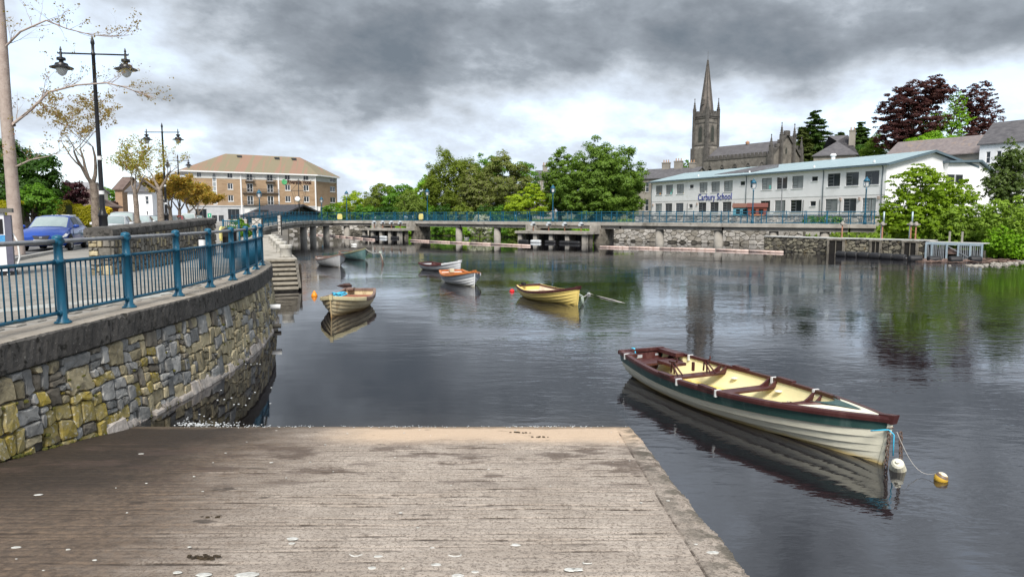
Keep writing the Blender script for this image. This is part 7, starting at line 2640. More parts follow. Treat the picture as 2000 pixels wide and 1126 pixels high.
# ---------------- grey terrace left of the school, houses round about
HG_ = M('grey_render_old', (.22, .20, .17), (.31, .285, .25), .95, .6, .01, 8, c3=(.16, .145, .12), s3=.4)
BRK = M('chimney_brick', (.20, .15, .12), (.28, .22, .18), .95, 2, .02, 8)
def house(name, label, pxa, pxb, Ya, Yb, z0, ez, rz_, depth, wm, rm, wins, chims=(), cat='house', hip=False, fm=FRAME_W, group=None, yb=400):
    a, b_ = at(pxa, yb, Ya), at(pxb, yb, Yb)
    h = Front(name, label, cat, (a.x, a.y), (b_.x, b_.y), z0, group)
    m_ = MB()
    ops = [(h.x(p[0]), h.x(p[1]), p[2], p[3]) for p in wins]
    wall_open(m_, 0, h.L, -3, ez, ops)
    m_.quad((0, depth, -3), (0, 0, -3), (0, 0, ez), (0, depth, ez)).quad((h.L, 0, -3), (h.L, depth, -3), (h.L, depth, ez), (h.L, 0, ez)).quad((h.L, depth, -3), (0, depth, -3), (0, depth, ez), (h.L, depth, ez))
    if not hip:
        m_.add([(0, 0, ez), (0, depth / 2, rz_), (0, depth, ez)], [(0, 1, 2)]).add([(h.L, 0, ez), (h.L, depth, ez), (h.L, depth / 2, rz_)], [(0, 1, 2)])
    m_.build('wall', wm, h.root)
    for o in ops:
        window(h.root, o, fm, PANE, 0, mull=(.5,) if o[1] - o[0] > .9 else (), trans=((.5, 0, 1),), sill=wm)
    m_ = MB()
    if hip:
        q = depth * .5
        o_ = .35
        V = [(-o_, -o_, ez), (h.L + o_, -o_, ez), (h.L + o_, depth + o_, ez), (-o_, depth + o_, ez), (q, depth / 2, rz_), (h.L - q, depth / 2, rz_)]
        m_.add(V, [(0, 1, 5, 4), (1, 2, 5), (2, 3, 4, 5), (3, 0, 4), (3, 2, 1, 0)])
        m_.prism([(-o_, -o_, ez - .15), (h.L + o_, -o_, ez - .15), (h.L + o_, depth + o_, ez - .15), (-o_, depth + o_, ez - .15)], (0, 0, .148))
    else:
        gable_roof(m_, 0, h.L, 0, depth, ez, rz_, .3, .16)
    m_.build('roof', rm, h.root)
    for px, y, zt, w in chims:
        chimney(h.root, h.x(px, y), y, ez, zt, w, .9, BRK if wm is not HG_ else HG_, max(2, int(w / .5)))
    return h
ROOF_BR = M('brown_tile_roof', (.10, .07, .06), (.155, .115, .10), .85, 1.5, .02, 8)
house('terrace_house', 'old grey rendered terrace with three tall chimney stacks left of the school', 1248, 1350, 158, 150, 3.0, 8.2, 10.4, 9, HG_, SLATE, ((1259.5, 1266, 5.2, 7.4), (1259, 1266, 1.0, 3.6)), ((1299, 4.5, 11.9, 1.7), (1323, 4.5, 12.1, 1.8), (1350, 4.5, 11.6, 1.3)), cat='terrace')
house('stone_house', 'tall grey house glimpsed between the trees left of the great chestnut', 1049, 1085, 150, 150, 3.0, 7.9, 9.6, 6, HG_, SLATE, ((1052, 1055, 5.6, 7.2), (1060, 1063, 5.6, 7.2)), ((1064, 3, 10.9, 1.0),))
house('slate_house', 'low house with a dark hipped roof and one chimney behind the school roof', 1585, 1668, 150, 146, 7.0, 8.6, 13.2, 12, HG_, SLATE, (), ((1657, 3, 13.9, 1.2),), hip=True)
house('long_house', 'long low building with an old slate roof and orange ridge tiles behind the school', 1722, 1912, 121, 108, 5.0, 7.7, 10.6, 9, HG_, M('old_purple_slate', (.16, .135, .135), (.22, .19, .185), .85, 1.5, .02, 10, c3=(.26, .20, .16), s3=.6), (), ())
hw_ = house('white_house', 'white house with a steep dark slate roof at the upper right edge', 1906, 2050, 104, 96, 5.0, 8.5, 11.7, 8, SCH_W, SLATE, ((1917.5, 1926, 5.6, 7.3), (1938, 1947, 5.6, 7.3), (1965, 1974, 5.6, 7.3)), ())
house('white_outbuilding', 'small white walled outbuilding behind the shrubs at the right edge', 1930, 2040, 74, 70, 2.5, 4.2, 5.6, 6, SCH_W, SLATE, ((1945, 1958, 1.2, 3.2), (1978, 1990, 1.0, 3.6)), (), cat='outbuilding')

# ---------------- hotel
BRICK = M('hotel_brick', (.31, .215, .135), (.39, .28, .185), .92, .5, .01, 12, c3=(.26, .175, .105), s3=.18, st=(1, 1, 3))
BRICKD = M('hotel_brick_shaded', (.28, .19, .12), (.35, .25, .165), .92, .5, .01, 12, st=(1, 1, 3))  # darker copy of the brick: the angled wing's shade put into its colour
HWHITE = M('hotel_white_boarding', (.64, .64, .62), (.72, .72, .70), .8, .6)
HSTONE = M('hotel_grey_stone', (.40, .41, .42), (.50, .51, .52), .85, .8, .004, 10)
a, b_ = at(370, 420, 149), at(618, 420, 165)
Hh = Front('hotel', 'large four storey brick hotel with mottled red and green hipped roof', 'hotel', (a.x, a.y), (b_.x, b_.y), QZ)
EH = at(478, 336, 155).z - QZ
TOPB = EH - 1.5
GF = 3.45
cols = {'w': [(388, 397), (447, 457.5), (558.5, 569), (594.5, 605)]}
ops = []
for i, (xa, xb) in enumerate(cols['w']):
    x0, x1 = Hh.x(xa), Hh.x(xb)
    ops += [(x0, x1, EH - 1.4, EH - .25, 't'), (x0, x1, 7.05, 8.4, 'w'), (x0, x1, 4.45, 5.8, 'w')]
for xa, xb in ((484, 496.5), (523.5, 536)):
    x0, x1 = Hh.x(xa), Hh.x(xb)
    ops += [(x0, x1, EH - 1.8, EH - .25, 'd'), (x0, x1, 6.5, 8.45, 'd'), (x0, x1, 3.75, 5.75, 'd')]
x0, x1 = Hh.x(417.5), Hh.x(426)
strip = (x0, x1, 3.7, EH - .3)
ops.append(strip + ('s',))
gops = [(Hh.x(382), Hh.x(404), .2, 2.75, 'g'), (Hh.x(445.5), Hh.x(468), .2, 2.75, 'g'), (Hh.x(414), Hh.x(424), .1, 1.4, 'g'), (Hh.x(427), Hh.x(437), .1, 1.4, 'g'), (Hh.x(488), Hh.x(503), .1, 1.9, 'g'), (Hh.x(512), Hh.x(545), .2, 1.8, 'g')]
m_ = MB()
wall_open(m_, 0, Hh.L, GF, TOPB, [o[:4] for o in ops if o[3] < TOPB or o[4] == 's'])
# openings that cross the band are cut from both sheets
def clipops(lo, hi):
    return [(o[0], o[1], max(o[2], lo + .001), min(o[3], hi - .001)) for o in ops if o[3] > lo and o[2] < hi]
m_ = MB()
wall_open(m_, 0, Hh.L, GF, TOPB, clipops(GF, TOPB))
m_.build('brick_wall', BRICK, Hh.root)
m_ = MB()
wall_open(m_, 0, Hh.L, TOPB, EH + .2, clipops(TOPB, EH + .2), y=-.04, dep=.22)
m_.build('top_boarding', HWHITE, Hh.root)
m_ = MB()
wall_open(m_, 0, Hh.L, -1, GF - .01, [o[:4] for o in gops], y=-.05, dep=.3)
m_.build('ground_storey', HSTONE, Hh.root)
MB().bx(-.1, Hh.L, -.16, -.052, GF - .12, GF + .12).build('string_course', HSTONE, Hh.root)
for o in ops:
    if o[4] in 'wt':
        window(Hh.root, o[:4], FRAME_W, PANE, 0, mull=(.5,), fw=.1, sill=HWHITE)
    elif o[4] == 'd':
        window(Hh.root, o[:4], FRAME_W, PANE, 0, mull=(.5,), trans=((.4, 0, 1),), fw=.12, name='french_window')
    else:
        window(Hh.root, o[:4], FRAME_W, PANE_BL, 0, mull=(), trans=[(k / 7, 0, 1) for k in range(1, 7)], fw=.16, name='stair_window')
for o in gops:
    window(Hh.root, o[:4], FRAME_G, PANE, -.05, dep=.3, mull=(.33, .66), name='shop_window')
# white panels, shop front, green sign
MB().bx(Hh.x(478), Hh.x(546), -.09, -.053, 2.0, GF - .14).build('white_fascia', HWHITE, Hh.root)
MB().bx(Hh.x(480), Hh.x(487), -.10, -.053, -.5, 2.0).build('white_pier', HWHITE, Hh.root)
for px in (494, 529):
    x = Hh.x(px)
    MB().bx(x - .65, x + .65, -.11, -.092, 2.45, 2.85).build('faded_sign', HSTONE, Hh.root)
x = Hh.x(409)
MB().bx(x - .36, x + .36, -.10, -.053, 1.0, 1.8).build('green_sign', M('sign_green', (.03, .38, .20), None, .5), Hh.root)
MB().bx(x - .10, x + .10, -.115, -.102, 1.2, 1.6).build('sign_mark', HWHITE, Hh.root)
BRM = M('balcony_metal', (.03, .033, .036), (.05, .053, .056), .6, 4)
def balcony(xa, xb, z, h=.95, d=.8):
    b2 = MB().bx(xa, xb, -d, -.045, z - .12, z).build('balcony', BRM, Hh.root)
    m_ = MB().bx(xa, xb, -d, -d + .05, z + h - .05, z + h).bx(xa, xa + .05, -d + .052, -.05, z + h - .05, z + h).bx(xb - .05, xb, -d + .052, -.05, z + h - .05, z + h)
    k = int((xb - xa) / .14)
    for i in range(k + 1):
        xx = xa + (xb - xa - .03) * i / k
        m_.bx(xx, xx + .03, -d + .01, -d + .04, z, z + h - .05)
    m_.build('balcony_railing', BRM, b2)
for xa, xb in ((481, 499), (521, 539)):
    balcony(Hh.x(xa), Hh.x(xb), EH - 1.92)
balcony(Hh.x(475.5), Hh.x(545), 6.35, d=.5)
balcony(Hh.x(475.5), Hh.x(545), 3.62, d=.5)
for px in (472.5, 545.5, 617.5):
    x = min(Hh.x(px), Hh.L - .1)
    MB().bx(x - .14, x + .14, -.2, -.055, .1, EH).build('downpipe', FRAME_W, Hh.root)
# hotel name
fc = bpy.data.curves.new('hotel_lettering', 'FONT')
fc.body = 'Riverside Hotel'
fc.size = 1.25
fc.extrude = .04
fc.offset = .03
fc.align_y = 'BOTTOM_BASELINE'
fc.materials.append(M('dark_lettering', (.05, .025, .02), None, .6))
ho = bpy.data.objects.new('hotel_lettering', fc)
put(ho, Hh.root)
ho.rotation_euler = (PI / 2, 0, 0)
bpy.context.view_layer.update()
x0, x1 = Hh.x(563), Hh.x(609)
ho.scale = ((x1 - x0) / ho.dimensions.x, 1, 1)
ho.location = (x0, -.05, Hh.z(563, 358.3))
to_mesh_object(ho)
MB().lathe([(.62, 0), (.62, .06), (.001, .06)], 20).build('round_logo', M('logo_green', (.05, .30, .10), (.12, .42, .2), .5, 2), Hh.root, loc=(Hh.x(557.5), -.01, Hh.z(557, 355))).rotation_euler = (PI / 2, 0, 0)
# angled right hand wing
wb = at(659.5, 420, 176)
Wg = Front('hotel_wing', 'angled right hand end of the brick hotel with air conditioning units', 'hotel wing', (b_.x, b_.y), (wb.x, wb.y), QZ)
ops = [(Wg.x(646), Wg.x(656.5), z0, z1) for z0, z1 in ((EH - 1.35, EH - .25), (7.15, 8.5), (4.5, 5.85))]
m_ = MB()
wall_open(m_, 0, Wg.L, GF, TOPB, ops)
m_.quad((Wg.L, 0, GF), (Wg.L, 14, GF), (Wg.L, 14, TOPB), (Wg.L, 0, TOPB))
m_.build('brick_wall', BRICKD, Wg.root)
m_ = MB()
wall_open(m_, 0, Wg.L, TOPB + .001, EH + .2, ops, y=-.04, dep=.22)
m_.quad((Wg.L + .02, 0, TOPB), (Wg.L + .02, 14, TOPB), (Wg.L + .02, 14, EH + .2), (Wg.L + .02, 0, EH + .2))
m_.build('top_boarding', M('shaded_boarding', (.40, .41, .40), (.47, .48, .47), .85, .6), Wg.root)  # white boarding toned down, the wing's shade painted into it
MB().bx(0, Wg.L, -.05, 14, -1, GF - .002).build('ground_storey', HWHITE, Wg.root)
for o in ops:
    window(Wg.root, o, FRAME_W, PANE, 0, mull=(.5,), fw=.1, sill=HWHITE)
ACM = M('ac_unit_white', (.62, .62, .60), (.68, .68, .66), .6, 3)
for i, (px, z) in enumerate(((624, 2.45), (634, 2.45), (644.5, 2.45), (655, 2.45), (637, 1.25))):
    x = Wg.x(px)
    u_ = MB().bx(x - .62, x + .62, -.55, -.054, z, z + .95).build('air_conditioner', ACM, Wg.root)
    MB().lathe([(.36, 0), (.36, .03), (.001, .03)], 14).build('fan', DARKV, u_, loc=(x - .15, -.556, z + .48)).rotation_euler = (PI / 2, 0, 0)
MB().bx(Wg.x(646), Wg.x(657), -.07, -.052, .1, 2.0).build('side_door', PANE, Wg.root)
# roof over both
HRF = bpy.data.materials.new('mottled_tile_roof')
HRF.use_nodes = True
t = NT(HRF.node_tree)
tc_ = t.node('ShaderNodeTexCoord')
x, y, z = t.sep(tc_.outputs['Object'])
wv = t.noise(t.comb(t.m('MULTIPLY', t.m('ADD', x, t.m('MULTIPLY', z, -.9)), .75), t.m('MULTIPLY', y, .06), 0.0), 1.0, 3, .5, .8)
fine = t.noise(tc_.outputs['Object'], 1.4, 5, .7)
col = t.mix(t.sstep(t.m('ADD', wv, t.m('MULTIPLY_ADD', fine, .16, -.08)), .44, .56), (.25, .155, .11), (.20, .172, .11))
col = t.mix(t.m('MULTIPLY', t.sstep(fine, .5, .7), .4), col, (.24, .17, .12))
t.l.new(col, t.n['Principled BSDF'].inputs['Base Color'])
t.n['Principled BSDF'].inputs['Roughness'].default_value = .9
rp0, rp1 = at(445, 301, 159), at(585, 305.5, 171)
def hl(p):
    d = Vector((p.x, p.y)) - Hh.A
    return (d.dot(Hh.u), d.dot(Hh.v), p.z - QZ)
r0, r1 = hl(rp0), hl(rp1)
zr = (r0[2] + r1[2]) / 2
wl_ = Vector(wb[:2]) - Hh.A
wx, wy = wl_.dot(Hh.u), wl_.dot(Hh.v)
ov = .75
V = [(-ov - .6, -ov, EH), (Hh.L + .3, -ov, EH), (wx + ov, wy - ov * .6, EH), (wx + ov - 3, wy + 14, EH), (-ov - .6, 15, EH), (r0[0], 7.5, zr), (r1[0], 7.8, zr)]
m_ = MB()
m_.add(V, [(0, 1, 6, 5), (1, 2, 6), (2, 3, 6), (3, 4, 5, 6), (4, 0, 5)])
rf = m_.build('roof', HRF, Hh.root)
m_ = MB()
m_.prism([(p[0], p[1], EH - .28) for p in V[:5]], (0, 0, .275))
m_.build('eaves_fascia', FRAME_W, rf)
for px in (474, 547, 580):
    x = Hh.x(px, 5.5)
    MB().bx(x - .5, x + .5, 6.0, 7.0, zr - 1.1, zr - .35).build('roof_vent', BRM, rf)
# glass gabled restaurant pavilion
pa, pb = at(545, 425, 128), at(628, 425, 137)
Pv = Front('restaurant_pavilion', 'low dark glazed pavilion with a slate gable in front of the hotel', 'pavilion', (pa.x, pa.y), (pb.x, pb.y), QZ)
hw2 = Pv.L / 2
pz = at(588, 402, 132).z - QZ
ez2 = at(545, 419, 128).z - QZ
MB().prism([(0, .15, -.6), (Pv.L, .15, -.6), (Pv.L, .15, ez2), (hw2, .15, pz - .15), (0, .15, ez2)], (0, 9, 0)).build('glazing', PANE, Pv.root)
m_ = MB()
for k in range(9):
    x = Pv.L * k / 8
    m_.bx(x - .06, x + .06, .04, .14, -.6, ez2 + (pz - ez2) * (1 - abs(x - hw2) / hw2) - .1)
m_.bx(0, Pv.L, .03, .13, ez2 - .2, ez2 - .05)
m_.build('mullions', BRM, Pv.root)
for a_, b2 in (((-.9, ez2 - .5), (hw2, pz)), ((hw2, pz), (Pv.L + .9, ez2 - .5))):
    MB().prism([(a_[0], -.9, a_[1]), (b2[0], -.9, b2[1]), (b2[0], -.9, b2[1] + .3), (a_[0], -.9, a_[1] + .3)], (0, 10.5, 0)).build('roof', M('pavilion_slate', (.035, .036, .042), (.06, .06, .068), .7, 2), Pv.root)
MB().bx(-2.8, -.2, 2.5, 3.2, 2.0, 2.4).build('awning', BRM, Pv.root)
# ship's mast with yards and a satellite dish
p = at(585, 425, 127)
ms = thing('ship_mast', 'dark ornamental mast with crossed yard and stays before the hotel', 'mast', (p.x, p.y, QZ))
H_ = at(585, 349, 127).z - QZ
zy = at(585, 372, 127).z - QZ
MB().tube([(0, 0, 0), (0, 0, H_)], [.13, .06], 8).build('mast_pole', BRM, ms)
MB().tube([(-1.35, 0, zy), (1.35, 0, zy)], .06, 6).build('yard', BRM, ms)
m_ = MB()
for s2 in (-1, 1):
    m_.tube([(s2 * 1.35, 0, zy), (0, 0, H_ - .7)], .03, 4).tube([(s2 * 1.3, 0, zy), (s2 * .5, 0, 2.6)], .03, 4).tube([(s2 * 1.0, .3, zy), (0, 0, 2.9)], .02, 4)
m_.build('stays', BRM, ms)
p2 = at(582, 389, 126)
o = MB().lathe([(.001, .12), (.3, .09), (.5, .0), (.52, .0), (.3, .13), (.001, .17)], 16).build('satellite_dish', FRAME_W, ms, smooth=True, loc=(p2.x - p.x, p2.y - p.y - .25, p2.z - QZ))
o.rotation_euler = (PI / 2 - .2, 0, .3)
# end walls and rails where the path meets the bridge
def stone_pier(px, yt, yb2, hw3, Y, lb):
    c = at(px, yb2, Y)
    zt = at(px, yt, Y).z
    w = hw3 / F * Y
    r_ = thing('stone_pier', lb, 'wall', (c.x, c.y, 1.1), .2)
    s2 = MB()
    g_ = random.Random(int(px))
    MB().bx(-w, w, 0, .8, 0, zt - 1.1).build('core', RUBL, r_)
    for cc in stone_cells(2 * w, zt - 1.1, .12, .26, 1.4, int(px), 700):
        q = stone_solid(cc, g_, .02, g_.uniform(.04, .12))
        if q:
            s2.add([(a_ - w, -o2, b3) for a_, b3, o2 in q[0]], q[1])
    s2.build('facing_stones', RUBP, r_, kind='stuff')
stone_pier(502, 426, 450, 9, 60, 'rough stone gate pier at the foot of the bridge')
stone_pier(464, 428, 442, 18, 64, 'low stone wall behind the green path bush')
stone_pier(545, 420, 424, 3, 70, 'small stone pier at the bridge end')
ylf = at(434, 470, 24.5)
lifebox((ylf.x, ylf.y, QZ + .55), R(78), 'yellow lifebuoy box on a post beyond the rubble wall').scale = (.45, .45, .62)
ff = thing('fence_panel', 'short blue railing between the rubble wall and the bridge foot', 'railing', (at(436, 440, 40).x, 40, QZ))
for x in (0, .9):
    MB().bx(x - .04, x + .04, -.04, .04, -.3, 1.2).build('post', BLUE, ff)
MB().bx(.042, .858, -.025, .025, 1.08, 1.14).build('rail', BLUE, ff)
for i in range(7):
    MB().bx(.12 + i * .11, .14 + i * .11, -.01, .01, 0, 1.078).build('bar', BLUE, ff)

# ---------------- houses across the street
BRG = M('brown_brick_gable', (.27, .175, .11), (.34, .23, .15), .92, .8, .01, 12, st=(1, 1, 3))
h1 = house('brick_house', 'brown brick gable end beside the white block at the end of the street', 226, 240, 112, 112, QZ, 5.6, 7.5, 6, BRG, ROOF_BR, (), ())
h2 = house('white_block', 'white rendered three storey block behind the street trees', 250, 298, 103, 103, QZ, 4.9, 6.2, 5, SCH_W, SLATE, ((266, 272, 3.0, 4.4), (266, 272, 1.0, 2.2), (285, 292, 3.0, 4.2), (286, 290, 1.0, 2.0)), (), cat='apartment block')
h3 = house('bungalow', 'bungalow with a brown hipped roof behind the golden hedge', 132, 180, 76, 76, QZ, 2.4, 4.3, 5, M('red_brick', (.26, .10, .06), (.34, .15, .09), .92, 1), ROOF_BR, ((150, 156, .9, 2.0),), (), hip=True)
h4 = house('chapel', 'grey roofed gabled building behind the plum tree and bungalow', 112, 166, 120, 119.5, QZ, 5.3, 7.0, 6, M('cream_render', (.45, .42, .36), (.52, .49, .43), .9, .8), M('grey_slate_roof', (.20, .20, .215), (.27, .27, .28), .8, 1), (), ())
GWALL = M('garden_wall', (.085, .085, .075), (.15, .145, .13), .95, .8, .02, 6)
a, b_ = at(-80, 430, 44), at(230, 430, 62)
gw = thing('garden_wall', 'low grey garden wall along the far side of the street', 'wall', (a.x, a.y, QZ))
MB().prism([(0, 0, 0), (b_.x - a.x, b_.y - a.y, 0), (b_.x - a.x - .1, b_.y - a.y + .4, 0), (-.1, .4, 0)], (0, 0, .95)).build('wall_body', GWALL, gw)
for px, lb in ((134, 'left of two white gate piers behind the blue car'), (149, 'right of two white gate piers behind the blue car')):
    p = at(px, 430, 50)
    gp = thing('gate_pier', lb, 'gate pier', (p.x, p.y - 1.0, QZ))
    MB().bx(-.32, .32, -.3, .3, 0, 1.35).build('pier_shaft', HWHITE, gp)
    MB().bx(-.38, .38, -.36, .36, 1.352, 1.48).build('pier_cap', HWHITE, gp)
# ================================================================== CARS
TYRE = M('tyre_rubber', (.012, .012, .013), (.02, .02, .02), .85, 10)
ALLOY = M('alloy_rim', (.38, .39, .40), (.48, .48, .49), .35, 5, metal=.7)
CGLASS = M('car_glass', (.045, .055, .06), None, .04, spec=.6)
SCREEN = M('car_windscreen', (.26, .32, .32), (.34, .40, .40), .06, 1.5, spec=.6)
TRIM = M('black_trim', (.012, .012, .013), None, .55)
LAMPG = M('headlamp_glass', (.42, .43, .42), (.6, .6, .58), .12, 6, spec=.6)
REDL = M('tail_lamp_red', (.35, .01, .012), None, .2)
PLATE = M('number_plate', (.66, .66, .64), None, .5)
def car_paint(name, c, metal=.25):
    return M(name, c, tuple(x * .92 for x in c), .32, .5, metal=metal, spec=.5, coat=.8)
HATCH = [(-2.02, .66, .34, .66, .74, .55), (-1.96, .78, .25, .84, .95, .64), (-1.72, .84, .20, .93, 1.26, .60), (-1.30, .86, .19, .95, 1.39, .60), (-.45, .87, .18, .93, 1.435, .62), (.18, .87, .18, .91, 1.40, .61),
         (1.00, .86, .19, .88, .955, .70), (1.32, .855, .19, .84, .92, .70), (1.68, .83, .20, .74, .82, .66), (1.90, .76, .22, .63, .71, .58), (2.02, .60, .30, .54, .60, .44)]
SUV = [(-2.2, .72, .36, .80, .90, .62), (-2.14, .84, .28, 1.02, 1.15, .70), (-2.0, .89, .26, 1.06, 1.50, .66), (-1.6, .90, .25, 1.08, 1.63, .66), (-.5, .91, .25, 1.06, 1.66, .67), (.25, .91, .25, 1.03, 1.62, .66),
       (1.02, .90, .26, 1.00, 1.09, .74), (1.4, .90, .26, .98, 1.06, .74), (1.85, .87, .27, .90, .98, .68), (2.08, .80, .30, .78, .85, .60), (2.18, .66, .36, .66, .72, .48)]
SALOON = [(-2.25, .66, .36, .70, .80, .55), (-2.2, .80, .26, .90, .98, .64), (-1.65, .86, .2, .94, 1.03, .68), (-1.05, .87, .19, .93, 1.36, .60), (-.3, .88, .19, .92, 1.43, .61), (.3, .88, .19, .91, 1.39, .61),
          (1.1, .87, .19, .88, .95, .70), (1.45, .86, .19, .85, .92, .70), (1.9, .83, .2, .76, .83, .64), (2.15, .76, .22, .66, .72, .56), (2.27, .60, .3, .56, .62, .42)]
def build_car(label, st_, loc, rz, paint, group='cars parked along the street', wheelr=.315, hs=6, plate=True):
    r = thing('parked_car', label, 'car', loc, rz, group)
    def ring(s_):
        x, w, zb, zbelt, zr, rw = s_
        half = [(0, zb), (w * .86, zb), (w * .985, zb + .13), (w * 1.0, zb + (zbelt - zb) * .55), (w * .965, zbelt - .03), (w * .93, zbelt + .015), (rw, zr - .045), (rw * .72, zr - .006), (0, zr + .012)]
        return [(x, y, z) for y, z in half]
    RG = [ring(s_) for s_ in st_]
    n = 9
    m_ = MB()
    for sd_ in (1, -1):
        o_ = len(m_.v)
        for rg in RG:
            m_.v += [(x, sd_ * y, z) for x, y, z in rg]
        for i in range(len(RG) - 1):
            for j in range(n - 1):
                a = o_ + i * n + j
                f = (a, a + n, a + n + 1, a + 1)
                m_.f.append(f if sd_ < 0 else f[::-1])
        for k in (0, len(RG) - 1):
            m_.f.append(tuple(o_ + k * n + j for j in range(n)))
    m_.m = [0] * len(m_.f)
    body = m_.build('body', paint, r, smooth=True)
    body.data.set_sharp_from_angle(angle=R(32))
    def lerp(a, b_, t):
        return Vector(a).lerp(Vector(b_), t)
    def patch(nm, mt, i0, i1, j0, j1, tx=(.06, .94), tz=(.10, .93), off=.008, parent=r):
        for sd_ in (1, -1):
            A, B = RG[i0], RG[i1]
            p = []
            for t, q in ((tx[0], tz[0]), (tx[1], tz[0]), (tx[1], tz[1]), (tx[0], tz[1])):
                lo, hi = lerp(A[j0], B[j0], t), lerp(A[j1], B[j1], t)
                v = lo.lerp(hi, q)
                p.append(Vector((v.x, sd_ * (v.y + off), v.z + off * .3)))
            mm = MB().add(p, [(0, 1, 2, 3)])
            mm.build(nm, mt, parent)
    k = hs                                        # station index of the windscreen foot
    patch('side_window', CGLASS, k - 2, k - 1, 5, 6, (.0, .97))
    patch('side_window', CGLASS, k - 3, k - 2, 5, 6, (.06, .94))
    patch('quarter_light', CGLASS, k - 4, k - 3, 5, 6, (.25, .92))
    patch('front_light', CGLASS, k - 1, k, 5, 6, (.03, .62), (.10, .90))
    def across(nm, mt, i0, i1, t0, t1, off):
        mm = MB()
        A, B = RG[i0], RG[i1]
        for t in (t0, t1):
            row = []
            for j, sc in ((6, .94), (7, 1), (8, 1)):
                v = lerp(A[j], B[j], t)
                row.append(Vector((v.x + off * .6, v.y * sc, v.z + off)))
            mm.v += [(v.x, -v.y, v.z) for v in row] + [tuple(v) for v in row[::-1]][1:]
        for j in range(4):
            mm.f.append((j, j + 1, j + 6, j + 5))
        mm.m = [0] * 4
        return mm.build(nm, mt, r)
    across('windscreen', SCREEN, k - 1, k, .08, .97, .010)
    across('rear_window', CGLASS, 1, 2, .25, .95, .010)
    # nose
    xf = st_[-1][0]
    zb = st_[-1][2]
    def nose(y, z):
        for i in range(len(st_) - 1, 3, -1):
            pass
    zg = (zb + st_[-1][3]) / 2
    MB().prism([(xf - .03, -.30, zg + .21), (xf - .03, .30, zg + .21), (xf + .012, .22, zg + .07), (xf + .012, -.22, zg + .07)], (.02, 0, 0)).build('grille', TRIM, r)
    MB().bx(xf + .034, xf + .045, -.05, .05, zg + .10, zg + .17).build('badge', ALLOY, r)
    MB().prism([(xf - .13, -.56, zb + .14), (xf - .13, .56, zb + .14), (xf - .13, .50, zb - .05), (xf - .13, -.50, zb - .05)], (.15, 0, 0)).build('lower_intake', TRIM, r)
    if plate:
        MB().bx(xf + .022, xf + .034, -.26, .26, zg - .055, zg + .055).build('number_plate', PLATE, r)
    patch('headlight', LAMPG, len(st_) - 3, len(st_) - 2, 4, 6, (.10, .98), (-.55, .80), .012)
    patch('headlight_inner', LAMPG, len(st_) - 2, len(st_) - 1, 4, 6, (.02, .6), (-.4, .75), .012)
    patch('tail_light', REDL, 0, 1, 3, 5, (.3, .95), (.4, 1.0), .012)
    # wheels
    wb_ = .635 * (st_[-1][0] - st_[0][0]) / 2
    for x in (-wb_, wb_ + .02):
        for sd_ in (1, -1):
            w = st_[4][1]
            wh = MB().lathe([(wheelr * .55, -.10), (wheelr * .96, -.10), (wheelr, -.06), (wheelr, .06), (wheelr * .96, .10), (wheelr * .64, .105), (wheelr * .60, .07)], 20).build('wheel', TYRE, r, smooth=True, loc=(x, sd_ * (w - .085), wheelr))
            wh.rotation_euler = (-sd_ * PI / 2, 0, 0)
            sp_ = MB().lathe([(wheelr * .64, .085), (wheelr * .62, .10), (wheelr * .55, .085)], 18).lathe([(.001, .10), (.06, .10), (.06, .06)], 10)
            for q in range(5):
                a = 2 * PI * q / 5
                sp_.bar((.04 * math.cos(a), .04 * math.sin(a), .092), (wheelr * .62 * math.cos(a), wheelr * .62 * math.sin(a), .092), .055, .02)
            sp_.build('rim', ALLOY, wh)
            ar = MB().lathe([(wheelr * 1.16, 0), (wheelr * 1.16, .006), (.001, .006)], 20).build('wheel_arch', TRIM, r, loc=(x, sd_ * (w + .0), wheelr + .01))
            ar.rotation_euler = (-sd_ * PI / 2, 0, 0)
    for sd_ in (1, -1):
        x, z = st_[k - 1][0] * .35 + st_[k][0] * .65, st_[k][3] + .08
        mm = MB().lathe([(.001, -.11), (.05, -.10), (.085, 0), (.07, .09), (.001, .11)], 10)
        o = mm.build('door_mirror', paint, r, smooth=True, loc=(x, sd_ * (st_[k][1] + .10), z + .02))
        o.rotation_euler = (PI / 2, 0, 0)
        MB().bar((x, sd_ * (st_[k][1] - .04), z - .04), (x, sd_ * (st_[k][1] + .06), z), .05, .035).build('mirror_arm', TRIM, r)
    # door shut lines and handles
    for sd_ in (1, -1):
        w = st_[4][1]
        mm = MB()
        for x in (st_[k - 1][0] + .62, st_[k - 2][0] - .05):
            mm.bar((x, sd_ * (w + .003), .34), (x - .05, sd_ * (w * .972 + .003), st_[k][3] - .04), .012, .008)
        mm.build('door_gap', TRIM, r)
        MB().bx(st_[k - 2][0] + .05, st_[k - 2][0] + .22, sd_ * (w * .985) - .015, sd_ * (w * .985) + .02, .74, .77).build('door_handle', paint, r)
    return r
HEAD = math.atan2(-SD.y, -SD.x)              # noses point down the street, towards us
def street_pos(px, Y):
    return (at(px, 430, Y).x, Y, QZ + .004)
build_car('bright blue three door hatchback parked nearest the charger, nose towards us', HATCH, street_pos(106, 29.6), HEAD - .03, car_paint('blue_car_paint', (.001, .045, .30), .0))
build_car('white hatchback parked behind the blue one, half hidden by a tree and lamp post', HATCH, street_pos(222, 39.5), HEAD, car_paint('white_car_paint', (.72, .73, .74), 0), wheelr=.31)
build_car('tall silver grey car rising above the white hatchback', SUV, street_pos(240, 46.5), HEAD, car_paint('grey_car_paint', (.30, .30, .29)), wheelr=.34)
build_car('silver saloon in the parked row, seen just over the rubble wall', SALOON, street_pos(275, 52.5), HEAD, car_paint('silver_car_paint', (.55, .57, .58)))
